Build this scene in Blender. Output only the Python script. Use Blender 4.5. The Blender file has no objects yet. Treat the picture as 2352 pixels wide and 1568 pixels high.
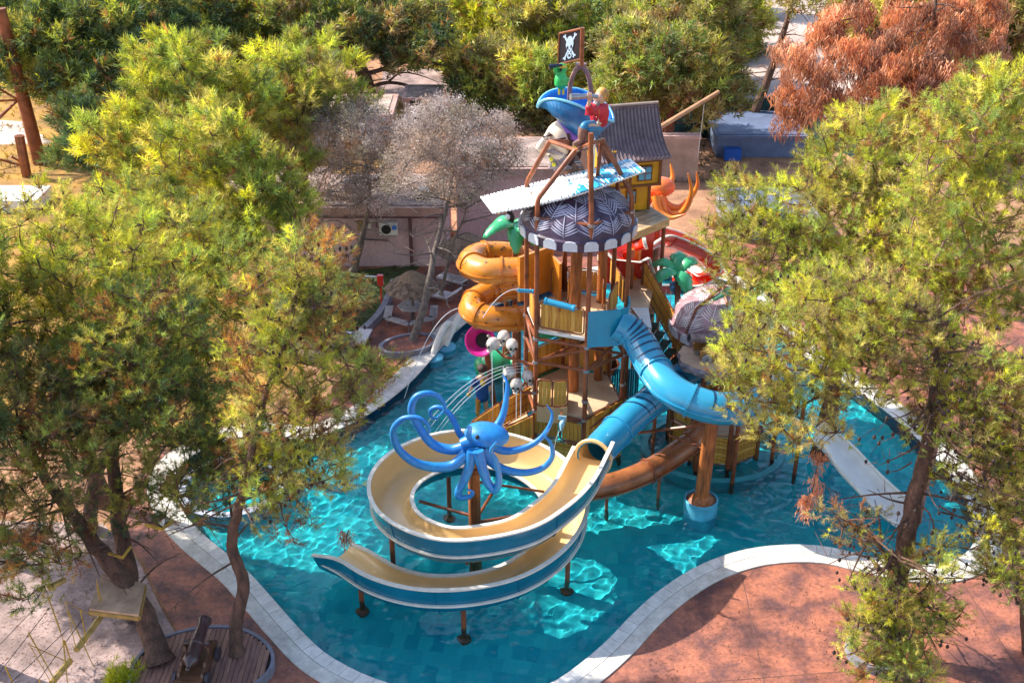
import bpy, bmesh, math, random
import numpy as np
from mathutils import Vector, Matrix, Euler, noise
from mathutils.geometry import tessellate_polygon
R = math.radians
S = bpy.context.scene
COL = S.collection
rnd = random.Random(7)
# ---------------------------------------------------------------- camera, sky, sun, exposure
cam = bpy.data.objects.new('camera', bpy.data.cameras.new('camera')); COL.objects.link(cam); S.camera = cam
PITCH = R(28.5); FP = 2700.0; CH = 25.0
cam.location = (0, 0, CH); cam.rotation_euler = (R(90)-PITCH, 0, 0)
cam.data.sensor_width = 36; cam.data.lens = 36*FP/2352; cam.data.clip_end = 2000
world = bpy.data.worlds.new('World'); S.world = world; world.use_nodes = True
_nt = world.node_tree
_sk = _nt.nodes.new('ShaderNodeTexSky'); _sk.sky_type = 'NISHITA'; _sk.sun_disc = False
SUN_EL = R(40); SUN_AZ = math.atan2(-0.92, 0.40)      # azimuth of the sun, measured from +Y towards +X
_sk.sun_elevation = SUN_EL; _sk.sun_rotation = SUN_AZ
_sk.air_density = 1.0; _sk.dust_density = 1.5
_nt.links.new(_sk.outputs[0], _nt.nodes['Background'].inputs[0])
_nt.nodes['Background'].inputs[1].default_value = 0.15
sun_data = bpy.data.lights.new('sun', 'SUN'); sun_data.energy = 3.8; sun_data.angle = R(0.5); sun_data.color = (1.0, 0.93, 0.82)
sun_data.cycles.is_caustics_light = True
sun = bpy.data.objects.new('sun', sun_data); COL.objects.link(sun)
sun.location = (-60, 60, 60)
_d = Vector((-math.sin(SUN_AZ)*math.cos(SUN_EL), -math.cos(SUN_AZ)*math.cos(SUN_EL), -math.sin(SUN_EL)))
sun.rotation_euler = _d.to_track_quat('-Z', 'Y').to_euler()
S.view_settings.view_transform = 'Standard'; S.view_settings.look = 'None'
S.view_settings.exposure = 1.18; S.view_settings.gamma = 1.0; S.view_settings.use_curve_mapping = False
try:
    S.cycles.max_bounces = 8; S.cycles.diffuse_bounces = 3; S.cycles.transmission_bounces = 6; S.cycles.transparent_max_bounces = 8
    S.cycles.use_denoising = True
    S.cycles.sample_clamp_indirect = 6.0
except Exception: pass
_ct, _st = math.cos(PITCH), math.sin(PITCH)
def W(px, py, z=None, Y=None):
    "the place seen at a spot of the photograph, given its height or its distance"
    dx = (px-1176)/FP; dy = (784-py)/FP
    d = Vector((dx, _ct+dy*_st, -_st+dy*_ct))
    t = (z-CH)/d.z if z is not None else Y/d.y
    return Vector((0, 0, CH))+d*t
# ---------------------------------------------------------------- materials
MATS = {}
def mat(name, col, rough=.5, var=.18, scale=2.0, bump=0.0, bscale=None, spec=.5, col2=None, stretch=(1,1,1), metal=0.0, detail=5, coat=0.0, wear=0.0, fine=0.0, lo=.32, hi=.68):
    if name in MATS: return MATS[name]
    m = bpy.data.materials.new(name); m.use_nodes = True; nt = m.node_tree; b = nt.nodes['Principled BSDF']
    MATS[name] = m
    L = nt.links.new
    tc = nt.nodes.new('ShaderNodeTexCoord'); mp = nt.nodes.new('ShaderNodeMapping'); mp.inputs['Scale'].default_value = stretch
    L(tc.outputs['Object'], mp.inputs['Vector'])
    n = nt.nodes.new('ShaderNodeTexNoise'); n.inputs['Scale'].default_value = scale; n.inputs['Detail'].default_value = detail; n.inputs['Roughness'].default_value = .62
    L(mp.outputs[0], n.inputs['Vector'])
    r = nt.nodes.new('ShaderNodeValToRGB')
    c2 = col2 or tuple(c*(1-var*1.6) for c in col)
    c1 = tuple(min(.95, c*(1+var*.7)) for c in col)
    r.color_ramp.elements[0].position = lo; r.color_ramp.elements[0].color = (*c2, 1)
    r.color_ramp.elements[1].position = hi; r.color_ramp.elements[1].color = (*c1, 1)
    L(n.outputs['Fac'], r.inputs['Fac'])
    out = r.outputs[0]
    if wear > 0:
        n3 = nt.nodes.new('ShaderNodeTexNoise'); n3.inputs['Scale'].default_value = scale*.33; n3.inputs['Detail'].default_value = 8; n3.inputs['Roughness'].default_value = .75
        L(tc.outputs['Object'], n3.inputs['Vector'])
        r3 = nt.nodes.new('ShaderNodeValToRGB'); r3.color_ramp.elements[0].position = .48; r3.color_ramp.elements[1].position = .62
        L(n3.outputs['Fac'], r3.inputs['Fac'])
        mx = nt.nodes.new('ShaderNodeMix'); mx.data_type = 'RGBA'; mx.blend_type = 'MULTIPLY'
        mu = nt.nodes.new('ShaderNodeMath'); mu.operation = 'MULTIPLY'; mu.inputs[1].default_value = wear
        L(r3.outputs[0], mu.inputs[0]); L(mu.outputs[0], mx.inputs[0]); L(out, mx.inputs[6]); mx.inputs[7].default_value = (.45, .36, .28, 1)
        out = mx.outputs[2]
    if fine > 0:
        n4 = nt.nodes.new('ShaderNodeTexNoise'); n4.inputs['Scale'].default_value = 7; n4.inputs['Detail'].default_value = 9; n4.inputs['Roughness'].default_value = .8
        L(tc.outputs['Object'], n4.inputs['Vector'])
        r4 = nt.nodes.new('ShaderNodeValToRGB'); r4.color_ramp.elements[0].position = .38; r4.color_ramp.elements[1].position = .60
        q_ = 1-fine; r4.color_ramp.elements[0].color = (q_, q_, q_, 1); r4.color_ramp.elements[1].color = (1+fine*.5, 1+fine*.5, 1+fine*.5, 1)
        L(n4.outputs['Fac'], r4.inputs['Fac'])
        mx4 = nt.nodes.new('ShaderNodeMix'); mx4.data_type = 'RGBA'; mx4.blend_type = 'MULTIPLY'; mx4.inputs[0].default_value = 1
        L(out, mx4.inputs[6]); L(r4.outputs[0], mx4.inputs[7]); out = mx4.outputs[2]
    L(out, b.inputs['Base Color'])
    b.inputs['Roughness'].default_value = rough; b.inputs['Specular IOR Level'].default_value = spec; b.inputs['Metallic'].default_value = metal
    if coat: b.inputs['Coat Weight'].default_value = coat; b.inputs['Coat Roughness'].default_value = .15
    if bump:
        n2 = nt.nodes.new('ShaderNodeTexNoise'); n2.inputs['Scale'].default_value = bscale or scale*6; n2.inputs['Detail'].default_value = 4
        L(mp.outputs[0], n2.inputs['Vector'])
        bp = nt.nodes.new('ShaderNodeBump'); bp.inputs['Strength'].default_value = bump; bp.inputs['Distance'].default_value = .03 if bump < .9 else .12
        L(n2.outputs['Fac'], bp.inputs['Height']); L(bp.outputs[0], b.inputs['Normal'])
    return m
def foliage_mat(name, rough=.55, transl=.40, boost=1.2, tt=(1.2, 1.2, .5)):
    m = bpy.data.materials.new(name); m.use_nodes = True; nt = m.node_tree; nt.nodes.clear(); L = nt.links.new
    a = nt.nodes.new('ShaderNodeAttribute'); a.attribute_name = 'tint'
    d = nt.nodes.new('ShaderNodeBsdfDiffuse'); t = nt.nodes.new('ShaderNodeBsdfTranslucent'); g = nt.nodes.new('ShaderNodeBsdfGlossy'); g.inputs['Roughness'].default_value = rough
    g.inputs['Color'].default_value = (1, 1, 1, 1)
    mt = nt.nodes.new('ShaderNodeMix'); mt.data_type = 'RGBA'; mt.blend_type = 'MULTIPLY'; mt.inputs[0].default_value = 1; mt.inputs[7].default_value = (tt[0]*boost, tt[1]*boost, tt[2]*boost, 1)
    L(a.outputs['Color'], mt.inputs[6]); L(mt.outputs[2], t.inputs['Color']); L(a.outputs['Color'], d.inputs['Color'])
    mx = nt.nodes.new('ShaderNodeMixShader'); mx.inputs[0].default_value = transl; L(d.outputs[0], mx.inputs[1]); L(t.outputs[0], mx.inputs[2])
    m2 = nt.nodes.new('ShaderNodeMixShader'); m2.inputs[0].default_value = .03; L(mx.outputs[0], m2.inputs[1]); L(g.outputs[0], m2.inputs[2])
    o = nt.nodes.new('ShaderNodeOutputMaterial'); L(m2.outputs[0], o.inputs[0])
    return m
# ---------------------------------------------------------------- mesh building
class MB:
    def __init__(s): s.v = []; s.f = []; s.mi = []; s.cur = 0
    def add(s, vs, fs):
        o = len(s.v); s.v += [tuple(v) for v in vs]; s.f += [tuple(i+o for i in f) for f in fs]; s.mi += [s.cur]*len(fs); return s
    def box(s, c, size, rz=0, M=None):
        x, y, z = [q/2 for q in size]
        m = M or Matrix.Rotation(rz, 3, 'Z')
        vs = [Vector(c)+m@Vector((sx*x, sy*y, sz*z)) for sz in (-1, 1) for sy in (-1, 1) for sx in (-1, 1)]
        return s.add(vs, [(0,2,3,1),(4,5,7,6),(0,1,5,4),(2,6,7,3),(0,4,6,2),(1,3,7,5)])
    def bar(s, a, b, w, h=None):
        a = Vector(a); b = Vector(b); d = b-a; q = d.to_track_quat('X', 'Z').to_matrix()
        return s.box((a+b)/2, (d.length, w, h or w), M=q)
    def tube(s, pts, rad, seg=8, cap=True, closed=False):
        pts = [Vector(p) for p in pts]; n = len(pts)
        if not isinstance(rad, (list, tuple)): rad = [rad]*n
        vs = []; fs = []; up = None
        for i, p in enumerate(pts):
            if closed: t = pts[(i+1) % n]-pts[i-1]
            else: t = pts[min(i+1, n-1)]-pts[max(i-1, 0)]
            if t.length < 1e-9: t = Vector((0, 0, 1))
            t.normalize()
            if up is None:
                up = Vector((0, 0, 1)) if abs(t.z) < .9 else Vector((0, 1, 0))
            u = (up-t*up.dot(t))
            if u.length < 1e-4: u = t.orthogonal()
            u.normalize(); up = u; w = t.cross(u)
            for k in range(seg):
                a = 2*math.pi*k/seg
                vs.append(p+(u*math.cos(a)+w*math.sin(a))*rad[i])
        m = n if closed else n-1
        for i in range(m):
            for k in range(seg):
                a, b = i*seg+k, i*seg+(k+1) % seg; c, d = ((i+1) % n)*seg+(k+1) % seg, ((i+1) % n)*seg+k
                fs.append((a, b, c, d))
        if cap and not closed:
            fs.append(tuple(range(seg-1, -1, -1))); fs.append(tuple(range((n-1)*seg, n*seg)))
        return s.add(vs, fs)
    def lathe(s, prof, c, seg=24, M=None, cap=True, sq=(1, 1)):
        c = Vector(c); vs = []; fs = []; M = M or Matrix.Identity(3)
        for r, z in prof:
            for k in range(seg):
                a = 2*math.pi*k/seg; vs.append(c+M@Vector((r*math.cos(a)*sq[0], r*math.sin(a)*sq[1], z)))
        for i in range(len(prof)-1):
            for k in range(seg):
                fs.append((i*seg+k, i*seg+(k+1) % seg, (i+1)*seg+(k+1) % seg, (i+1)*seg+k))
        if cap:
            fs.append(tuple(range(seg-1, -1, -1))); fs.append(tuple(range((len(prof)-1)*seg, len(prof)*seg)))
        return s.add(vs, fs)
    def ball(s, c, r, seg=12, M=None):
        if not isinstance(r, (tuple, list)): r = (r, r, r)
        n = max(5, seg//2+1); prof = [(max(1e-4, math.sin(math.pi*i/n)), -math.cos(math.pi*i/n)) for i in range(n+1)]
        M = (M or Matrix.Identity(3))@Matrix(((r[0],0,0),(0,r[1],0),(0,0,r[2])))
        return s.lathe(prof, c, seg, M)
    def prism(s, poly, z0, z1):
        n = len(poly); vs = [(p[0], p[1], z0) for p in poly]+[(p[0], p[1], z1) for p in poly]
        fs = [(i, (i+1) % n, n+(i+1) % n, n+i) for i in range(n)]
        for t in tessellate_polygon([[Vector((p[0], p[1], 0)) for p in poly]]):
            fs.append(tuple(n+i for i in t)); fs.append(tuple(reversed(t)))
        return s.add(vs, fs)
    def build(s, name, m=None, parent=None, smooth=False, label=None, fix=True):
        me = bpy.data.meshes.new(name); off = Vector(parent['_w']) if parent is not None else Vector((0, 0, 0))
        me.from_pydata([Vector(v)-off for v in s.v], [], s.f); me.update()
        if fix:
            bm = bmesh.new(); bm.from_mesh(me); bmesh.ops.recalc_face_normals(bm, faces=bm.faces); bm.to_mesh(me); bm.free()
        if m is not None:
            for q in (m if isinstance(m, (list, tuple)) else [m]): me.materials.append(q)
        if isinstance(m, (list, tuple)): me.polygons.foreach_set('material_index', s.mi)
        if smooth:
            me.polygons.foreach_set('use_smooth', [True]*len(me.polygons))
            if smooth != 'all': me.set_sharp_from_angle(angle=R(38))
        o = bpy.data.objects.new(name, me); COL.objects.link(o)
        if parent is not None: o.parent = parent; o['_w'] = tuple(off)
        else: o['_w'] = (0, 0, 0)
        if label: o['label'] = label
        return o
def empty(name, loc, label=None, cat=None, group=None):
    o = bpy.data.objects.new(name, None); COL.objects.link(o); o.location = loc; o['_w'] = tuple(loc); o.empty_display_size = .2
    tag(o, label, cat, group); return o
def tag(o, label=None, cat=None, group=None, kind=None):
    if label: o['label'] = label
    if cat: o['category'] = cat
    if group: o['group'] = group
    if kind: o['kind'] = kind
    return o
def struct(o): o['kind'] = 'structure'; return o
def copy_tree(o, parent=None):
    c = o.copy(); COL.objects.link(c)
    if parent is not None: c.parent = parent
    for ch in list(o.children): copy_tree(ch, c)
    return c
def rehang(src, loc, rz=0, sc=1.0, label=None):
    c = copy_tree(src); c.location = loc; c.rotation_euler = (0, 0, rz); c.scale = (sc, sc, sc)
    if label: c['label'] = label
    return c
def spline(pts, n=8, closed=False):
    P = [Vector(p) for p in pts]; out = []; m = len(P)
    for i in range(m if closed else m-1):
        p0 = P[i-1] if (closed or i) else P[0]*2-P[1]
        p1 = P[i]; p2 = P[(i+1) % m]; p3 = P[(i+2) % m] if (closed or i+2 < m) else P[-1]*2-P[-2]
        for k in range(n):
            t = k/n; out.append(.5*((2*p1)+(p2-p0)*t+(2*p0-5*p1+4*p2-p3)*t*t+(3*p1-p0-3*p2+p3)*t**3))
    if not closed: out.append(P[-1])
    return out
def lerp_list(vals, n): 
    out = []
    for i in range(n):
        t = i/(n-1)*(len(vals)-1); k = min(int(t), len(vals)-2); f = t-k; out.append(vals[k]*(1-f)+vals[k+1]*f)
    return out
def offset_poly(poly, d):
    n = len(poly); out = []
    for i in range(n):
        a, b, c = poly[i-1], poly[i], poly[(i+1) % n]
        t = Vector((c[0]-a[0], c[1]-a[1])); t.normalize(); out.append(Vector((b[0]+t.y*d, b[1]-t.x*d)))
    return out
def inside(poly, x, y):
    c = False; n = len(poly); j = n-1
    for i in range(n):
        xi, yi = poly[i][0], poly[i][1]; xj, yj = poly[j][0], poly[j][1]
        if (yi > y) != (yj > y) and x < (xj-xi)*(y-yi)/(yj-yi)+xi: c = not c
        j = i
    return c
def sheet(name, outer, holes, z, m):
    loops = [[Vector((p[0], p[1], 0)) for p in outer]]+[[Vector((p[0], p[1], 0)) for p in h] for h in holes]
    flat = [p for l in loops for p in l]; mb = MB()
    tris = []
    for t in tessellate_polygon(loops):
        a, b, c = [flat[i] for i in t]
        tris.append(t if (b-a).cross(c-a).z > 0 else tuple(reversed(t)))
    mb.add([(p.x, p.y, z) for p in flat], tris)
    return struct(mb.build(name, m, fix=False))
# ---------------------------------------------------------------- palette
WOOD = [mat('plank_a', (.72,.36,.05), .55, .35, 3, .25, 14, stretch=(6,6,.7), wear=.3), mat('plank_b', (.62,.29,.04), .55, .35, 3, .25, 14, stretch=(6,6,.7), wear=.4), mat('plank_c', (.78,.42,.08), .55, .3, 3, .25, 14, stretch=(6,6,.7))]
POST = mat('rust_brown_steel', (.30,.085,.03), .4, .35, 1.8, .1, spec=.5, wear=.35)
PILLAR = mat('painted_timber_column', (.42,.13,.03), .5, .45, 2.2, .2, 20, stretch=(4,4,.5), wear=.3)
BLUE = mat('sky_blue_fibreglass', (.035,.33,.55), .22, .08, .8, coat=.4, wear=.12)
BLUED = mat('teal_blue_fibreglass', (.005,.17,.28), .25, .12, .8, coat=.3, wear=.12)
CREAM = mat('cream_fibreglass', (.78,.53,.235), .3, .06, .6, coat=.3, wear=.10)
RIM = mat('off_white_gelcoat', (.78,.74,.64), .35, .1, 3, wear=.15)
ORANGE = mat('orange_fibreglass', (.72,.27,.03), .25, .12, 1.0, coat=.4, wear=.25)
ORANGED = mat('orange_seam', (.58,.19,.02), .3, .1, 2)
SPOT = mat('brown_spot_paint', (.22,.10,.04), .5, .2, 3)
BROWNT = mat('brown_fibreglass', (.38,.13,.045), .35, .35, 1.6, .05, coat=.2, wear=.35)
RED = mat('red_fibreglass', (.75,.035,.01), .2, .08, .8, coat=.5)
STRIPE = mat('navy_stripe_paint', (.012,.06,.14), .3, .1, 3)
WHITE = mat('white_paint', (.80,.80,.78), .4, .06, 2, wear=.1)
BEIGE = mat('beige_deck', (.68,.48,.30), .6, .1, 1.5, .05, wear=.15)
STEEL = mat('grey_steel', (.35,.35,.38), .35, .1, 4, metal=.6)
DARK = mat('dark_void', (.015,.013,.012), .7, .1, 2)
OCTO = mat('octopus_blue', (.010,.15,.50), .42, .35, 2.2, .3, 30, coat=.1, col2=(.02,.27,.62), fine=.18)
GREENL = mat('leaf_green_fibreglass', (.03,.30,.11), .3, .3, 1.5, coat=.3, col2=(.06,.42,.20))
TEAL = mat('teal_green_fibreglass', (.01,.27,.24), .3, .3, 1.5, coat=.3)
BARK = mat('pine_bark', (.17,.085,.055), .9, .6, 1.6, 1.0, 9, col2=(.07,.04,.03), stretch=(3,3,1))
BARKG = mat('grey_bark', (.19,.155,.13), .9, .5, 3, .8, 14, col2=(.09,.07,.06), stretch=(3,3,1))
FOL = foliage_mat('pine_needles'); FOLG = foliage_mat('olive_leaves', transl=.3, tt=(1.05, 1.0, .95)); FOLD = foliage_mat('dead_needles', transl=.35, tt=(1.1, .95, .8))
# ---------------------------------------------------------------- pool outline (water edge), ground, deck, coping
_edge = [(1075,738),(1030,778),(985,832),(938,882),(885,925),(835,958),(770,990),(700,1012),(610,1000),(510,1015),(430,1055),(395,1110),(418,1175),(460,1225),(512,1268),(565,1312),(620,1372),(680,1440),(742,1500),(820,1545),(900,1575),(1010,1602),(1130,1606),(1250,1580),(1330,1530),(1400,1470),(1455,1412),(1525,1352),(1610,1300),(1700,1268),(1790,1255),(1880,1256),(1960,1272),(2040,1290),(2120,1300),(2190,1290),(2238,1250),(2232,1180),(2190,1100),(2130,1030),(2060,965),(1980,905),(1900,855),(1830,800),(1790,740),(1740,690),(1680,650),(1600,630),(1500,622),(1400,628),(1300,648),(1200,680),(1130,705)]
WZ = -.14; FZ = -.98
EDGE = [Vector((p.x, p.y)) for p in spline([W(x, y, z=0) for x, y in _edge], 5, True)]
_area = sum(EDGE[i-1].x*EDGE[i].y-EDGE[i].x*EDGE[i-1].y for i in range(len(EDGE)))
if _area < 0: EDGE.reverse()
OUT1 = offset_poly(EDGE, .42); OUT2 = offset_poly(EDGE, .88); OUT3 = offset_poly(EDGE, .70)
DIRT = mat('dry_earth', (.42,.22,.12), .95, .5, .5, .5, 6, col2=(.19,.095,.055), detail=9, fine=.3)
sheet('ground', [(-400,-60),(400,-60),(400,700),(-400,700)], [OUT3], -.02, DIRT)
def deck_material():
    m = mat('stamped_concrete', (.37,.13,.075), .6, .35, .9, .3, 6, col2=(.15,.065,.06), detail=12, wear=.55, fine=.35, lo=.38, hi=.60)
    return m
_dk = [(560,1010),(760,930),(830,830),(800,770),(905,650),(980,575),(1240,540),(1560,560),(1900,560),(2500,640),(2700,900),(2900,1700),(1300,1900),(200,1800),(480,1568),(380,1400),(330,1290),(250,1200),(350,1040)]
sheet('pool_deck', [tuple(W(x, y, z=0))[:2] for x, y in _dk], [OUT2], .004, deck_material())
PALE = mat('pale_stamped_concrete', (.38,.27,.25), .7, .3, .7, .25, 5, col2=(.22,.15,.14), detail=10, wear=.4, fine=.25, lo=.4, hi=.6)
_pp = [(-900,1180),(235,1200),(320,1290),(372,1400),(470,1568),(600,1750),(-900,1900)]
sheet('pale_pavement', [tuple(W(x, y, z=0))[:2] for x, y in _pp], [], .008, PALE)
# coping: an outer plain band with a drain slot and a row of single tiles at the water's edge
COPE = mat('white_coping_stone', (.66,.62,.56), .55, .14, 2.5, .15, 12, wear=.3, fine=.14)
COPT = mat('coping_tile_stone', (.74,.71,.66), .45, .12, 2.5, .1, 12, wear=.3, fine=.12)
cop = struct(MB().build('pool_coping', None)); cop.data.name = 'pool_coping'
mb = MB(); n = len(EDGE)
vs = []
for a, b, c in zip(OUT1, OUT2, EDGE): vs += [(a.x, a.y, .0), (a.x, a.y, .05), (b.x, b.y, .05), (b.x, b.y, -.05)]
fs = []
for i in range(n):
    j = (i+1) % n
    for k in range(3): fs.append((i*4+k, j*4+k, j*4+k+1, i*4+k+1))
mb.add(vs, fs); mb.build('kerb_band', COPE, cop)
mb = MB(); vs = []
for a, c in zip(OUT3, EDGE): vs += [(a.x, a.y, .008), (c.x, c.y, .008), (c.x, c.y, FZ)]
fs = []
for i in range(n):
    j = (i+1) % n
    for k in range(2): fs.append((i*3+k, j*3+k, j*3+k+1, i*3+k+1))
POOLW = mat('dark_blue_mosaic', (.006,.035,.10), .3, .3, 6)
mb.add(vs, fs); struct(mb.build('pool_wall', POOLW))
# even spacing along the edge for the tiles
cum = [0]
for i in range(n): cum.append(cum[-1]+(EDGE[(i+1) % n]-EDGE[i]).length)
TOT = cum[-1]; NT = int(TOT/.50)
def along(s, off):
    s %= TOT; i = max(k for k in range(n) if cum[k] <= s); f = (s-cum[i])/(cum[i+1]-cum[i])
    p = EDGE[i].lerp(EDGE[(i+1) % n], f)
    t0 = (EDGE[(i+1) % n]-EDGE[i-1]).normalized(); t1 = (EDGE[(i+2) % n]-EDGE[i]).normalized(); t = t0.lerp(t1, f)
    t.normalize(); return Vector((p.x+t.y*off, p.y-t.x*off))
for k in range(NT):
    s0 = TOT*k/NT+.008; s1 = TOT*(k+1)/NT-.008; h = .05+rnd.uniform(-.003, .003)
    q = [along(s0, -.03), along(s1, -.03), along(s1, .405), along(s0, .405)]
    mb = MB(); mb.prism([(v.x, v.y) for v in q], .012, h+.008); mb.build('tile', COPT, cop, fix=True)
# pool floor, in large mosaic panels of slightly different blue
def floor_mat():
    m = bpy.data.materials.new('turquoise_mosaic'); m.use_nodes = True; nt = m.node_tree; b = nt.nodes['Principled BSDF']; L = nt.links.new
    tc = nt.nodes.new('ShaderNodeTexCoord'); mp = nt.nodes.new('ShaderNodeMapping'); mp.inputs['Rotation'].default_value = (0, 0, R(8)); L(tc.outputs['Object'], mp.inputs[0])
    br = nt.nodes.new('ShaderNodeTexBrick'); br.inputs['Scale'].default_value = 1.0; br.inputs['Brick Width'].default_value = .42; br.inputs['Row Height'].default_value = .62
    br.inputs['Mortar Size'].default_value = .006; br.inputs['Bias'].default_value = 0; br.inputs['Color1'].default_value = (.05,.56,.56,1); br.inputs['Color2'].default_value = (.012,.32,.40,1); br.inputs['Mortar'].default_value = (.03,.36,.44,1)
    L(mp.outputs[0], br.inputs['Vector'])
    n = nt.nodes.new('ShaderNodeTexNoise'); n.inputs['Scale'].default_value = .35; n.inputs['Detail'].default_value = 4; L(tc.outputs['Object'], n.inputs[0])
    mx = nt.nodes.new('ShaderNodeMix'); mx.data_type = 'RGBA'; mu = nt.nodes.new('ShaderNodeMath'); mu.operation = 'MULTIPLY'; mu.inputs[1].default_value = .5; L(n.outputs['Fac'], mu.inputs[0]); L(mu.outputs[0], mx.inputs[0]); L(br.outputs['Color'], mx.inputs[6]); mx.inputs[7].default_value = (.025,.50,.56,1)
    L(mx.outputs[2], b.inputs['Base Color']); b.inputs['Roughness'].default_value = .8; b.inputs['Specular IOR Level'].default_value = .1
    return m
pf = sheet('pool_floor', offset_poly(EDGE, .01), [], FZ+.001, floor_mat())
pf.cycles.is_caustics_receiver = True
# water: a rippled sheet, its waves real geometry so that the sun draws the light net on the floor
def water():
    xs0 = min(p.x for p in EDGE)-.1; xs1 = max(p.x for p in EDGE)+.1; ys0 = min(p.y for p in EDGE)-.1; ys1 = max(p.y for p in EDGE)+.1
    st = .06; nx = int((xs1-xs0)/st)+1; ny = int((ys1-ys0)/st)+1
    X, Y = np.meshgrid(xs0+np.arange(nx)*st, ys0+np.arange(ny)*st)
    ins = np.zeros(X.shape, bool); P = offset_poly(EDGE, .10); j = len(P)-1
    for i in range(len(P)):
        xi, yi, xj, yj = P[i].x, P[i].y, P[j].x, P[j].y
        if yi != yj: ins ^= ((yi > Y) != (yj > Y)) & (X < (xj-xi)*(Y-yi)/(yj-yi)+xi)
        j = i
    rg = np.random.RandomState(3); Z = np.zeros_like(X)
    for i in range(56):
        lam = rg.uniform(.16, .70); k = 2*math.pi/lam; a = rg.uniform(0, 2*math.pi)
        Z += .0068*lam**1.5*np.sin(k*(X*math.cos(a)+Y*math.sin(a))+rg.uniform(0, 6.28))*(.7+.3*np.sin(X*.45+a)*np.cos(Y*.5+2*a))
    Z += WZ
    ids = np.full(X.shape, -1); q = ins[:-1, :-1] & ins[1:, :-1] & ins[:-1, 1:] & ins[1:, 1:]
    use = np.zeros(X.shape, bool); use[:-1, :-1] |= q; use[1:, :-1] |= q; use[:-1, 1:] |= q; use[1:, 1:] |= q
    ids[use] = np.arange(use.sum())
    v = np.stack([X[use], Y[use], Z[use]], 1); jj, ii = np.nonzero(q)
    f = np.stack([ids[jj, ii], ids[jj, ii+1], ids[jj+1, ii+1], ids[jj+1, ii]], 1)
    me = bpy.data.meshes.new('pool_water'); me.vertices.add(len(v)); me.vertices.foreach_set('co', v.ravel()); me.loops.add(f.size); me.loops.foreach_set('vertex_index', f.ravel().astype(np.int32))
    me.polygons.add(len(f)); me.polygons.foreach_set('loop_start', np.arange(0, f.size, 4, dtype=np.int32)); me.polygons.foreach_set('use_smooth', np.ones(len(f), bool)); me.update(); me.validate()
    m = bpy.data.materials.new('clear_pool_water'); m.use_nodes = True; b = m.node_tree.nodes['Principled BSDF']
    b.inputs['Base Color'].default_value = (.62, .95, 1.0, 1); b.inputs['Roughness'].default_value = 0; b.inputs['IOR'].default_value = 1.33; b.inputs['Transmission Weight'].default_value = 1
    me.materials.append(m); o = bpy.data.objects.new('pool_water', me); COL.objects.link(o); o['kind'] = 'structure'; o['_w'] = (0, 0, 0)
    o.cycles.is_caustics_caster = True
water()
# saw-cut joints in the deck at lower right
JT = mat('dark_joint', (.17,.08,.06), .9, .2, 3)
for a, b in (((1600,1568),(2400,1505)), ((1755,1568),(1700,1300)), ((2180,1290),(2360,1568))):
    a = W(*a, z=0); b = W(*b, z=0); t = (b-a).normalized(); nn = Vector((-t.y, t.x, 0))*.015
    mb = MB(); mb.add([(p.x, p.y, .0085) for p in (a-nn, b-nn, b+nn, a+nn)], [(0, 1, 2, 3)]); struct(mb.build('deck_joint', JT, fix=False))
# lawns and far ground
LAWNY = mat('dry_yellow_lawn', (.42,.22,.035), .95, .4, .5, .6, 9, col2=(.20,.11,.04), detail=9, fine=.3)
LAWN = mat('dark_lawn', (.07,.085,.025), .95, .5, .8, .8, 12, col2=(.03,.045,.012), detail=9)
PLAZA = mat('bright_plaza_paving', (.56,.44,.38), .8, .3, .25, .2, 4, col2=(.32,.24,.21), fine=.25)
sheet('lawn', [tuple(W(x, y, z=0))[:2] for x, y in ((-500,1000),(300,1000),(560,960),(700,860),(680,760),(700,560),(760,430),(1000,330),(1000,250),(760,200),(300,90),(-500,90))], [], .002, LAWNY)
sheet('lawn', [tuple(W(x, y, z=0))[:2] for x, y in ((640,640),(905,612),(985,600),(900,660),(868,735),(800,765),(700,800),(600,800))], [], .006, LAWN)
sheet('plaza', [tuple(W(x, y, z=0))[:2] for x, y in ((1640,225),(1700,230),(2050,300),(2700,330),(2700,-60),(1640,-60))], [], .0, PLAZA)
sheet('plaza', [tuple(W(x, y, z=0))[:2] for x, y in ((880,165),(1060,150),(1080,200),(940,225),(870,215))], [], .004, PALE)
sheet('plaza', [tuple(W(x, y, z=0))[:2] for x, y in ((1010,215),(1130,150),(1290,165),(1270,225),(1090,250))], [], .006, mat('pale_earth', (.44,.27,.19), .95, .5, .4, .4, 6, col2=(.26,.15,.10), fine=.3))
sheet('path', [tuple(W(x, y, z=0))[:2] for x, y in ((-400,350),(60,330),(120,330),(60,280),(-400,250))], [], .006, PLAZA)
# ---------------------------------------------------------------- the play tower
TC = Vector((2.29, 37.9, 0)); HR = 1.88
def hexv(k, r=HR, z=0): a = R(40+60*k); return Vector((TC.x+r*math.cos(a), TC.y+r*math.sin(a), z))
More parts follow.
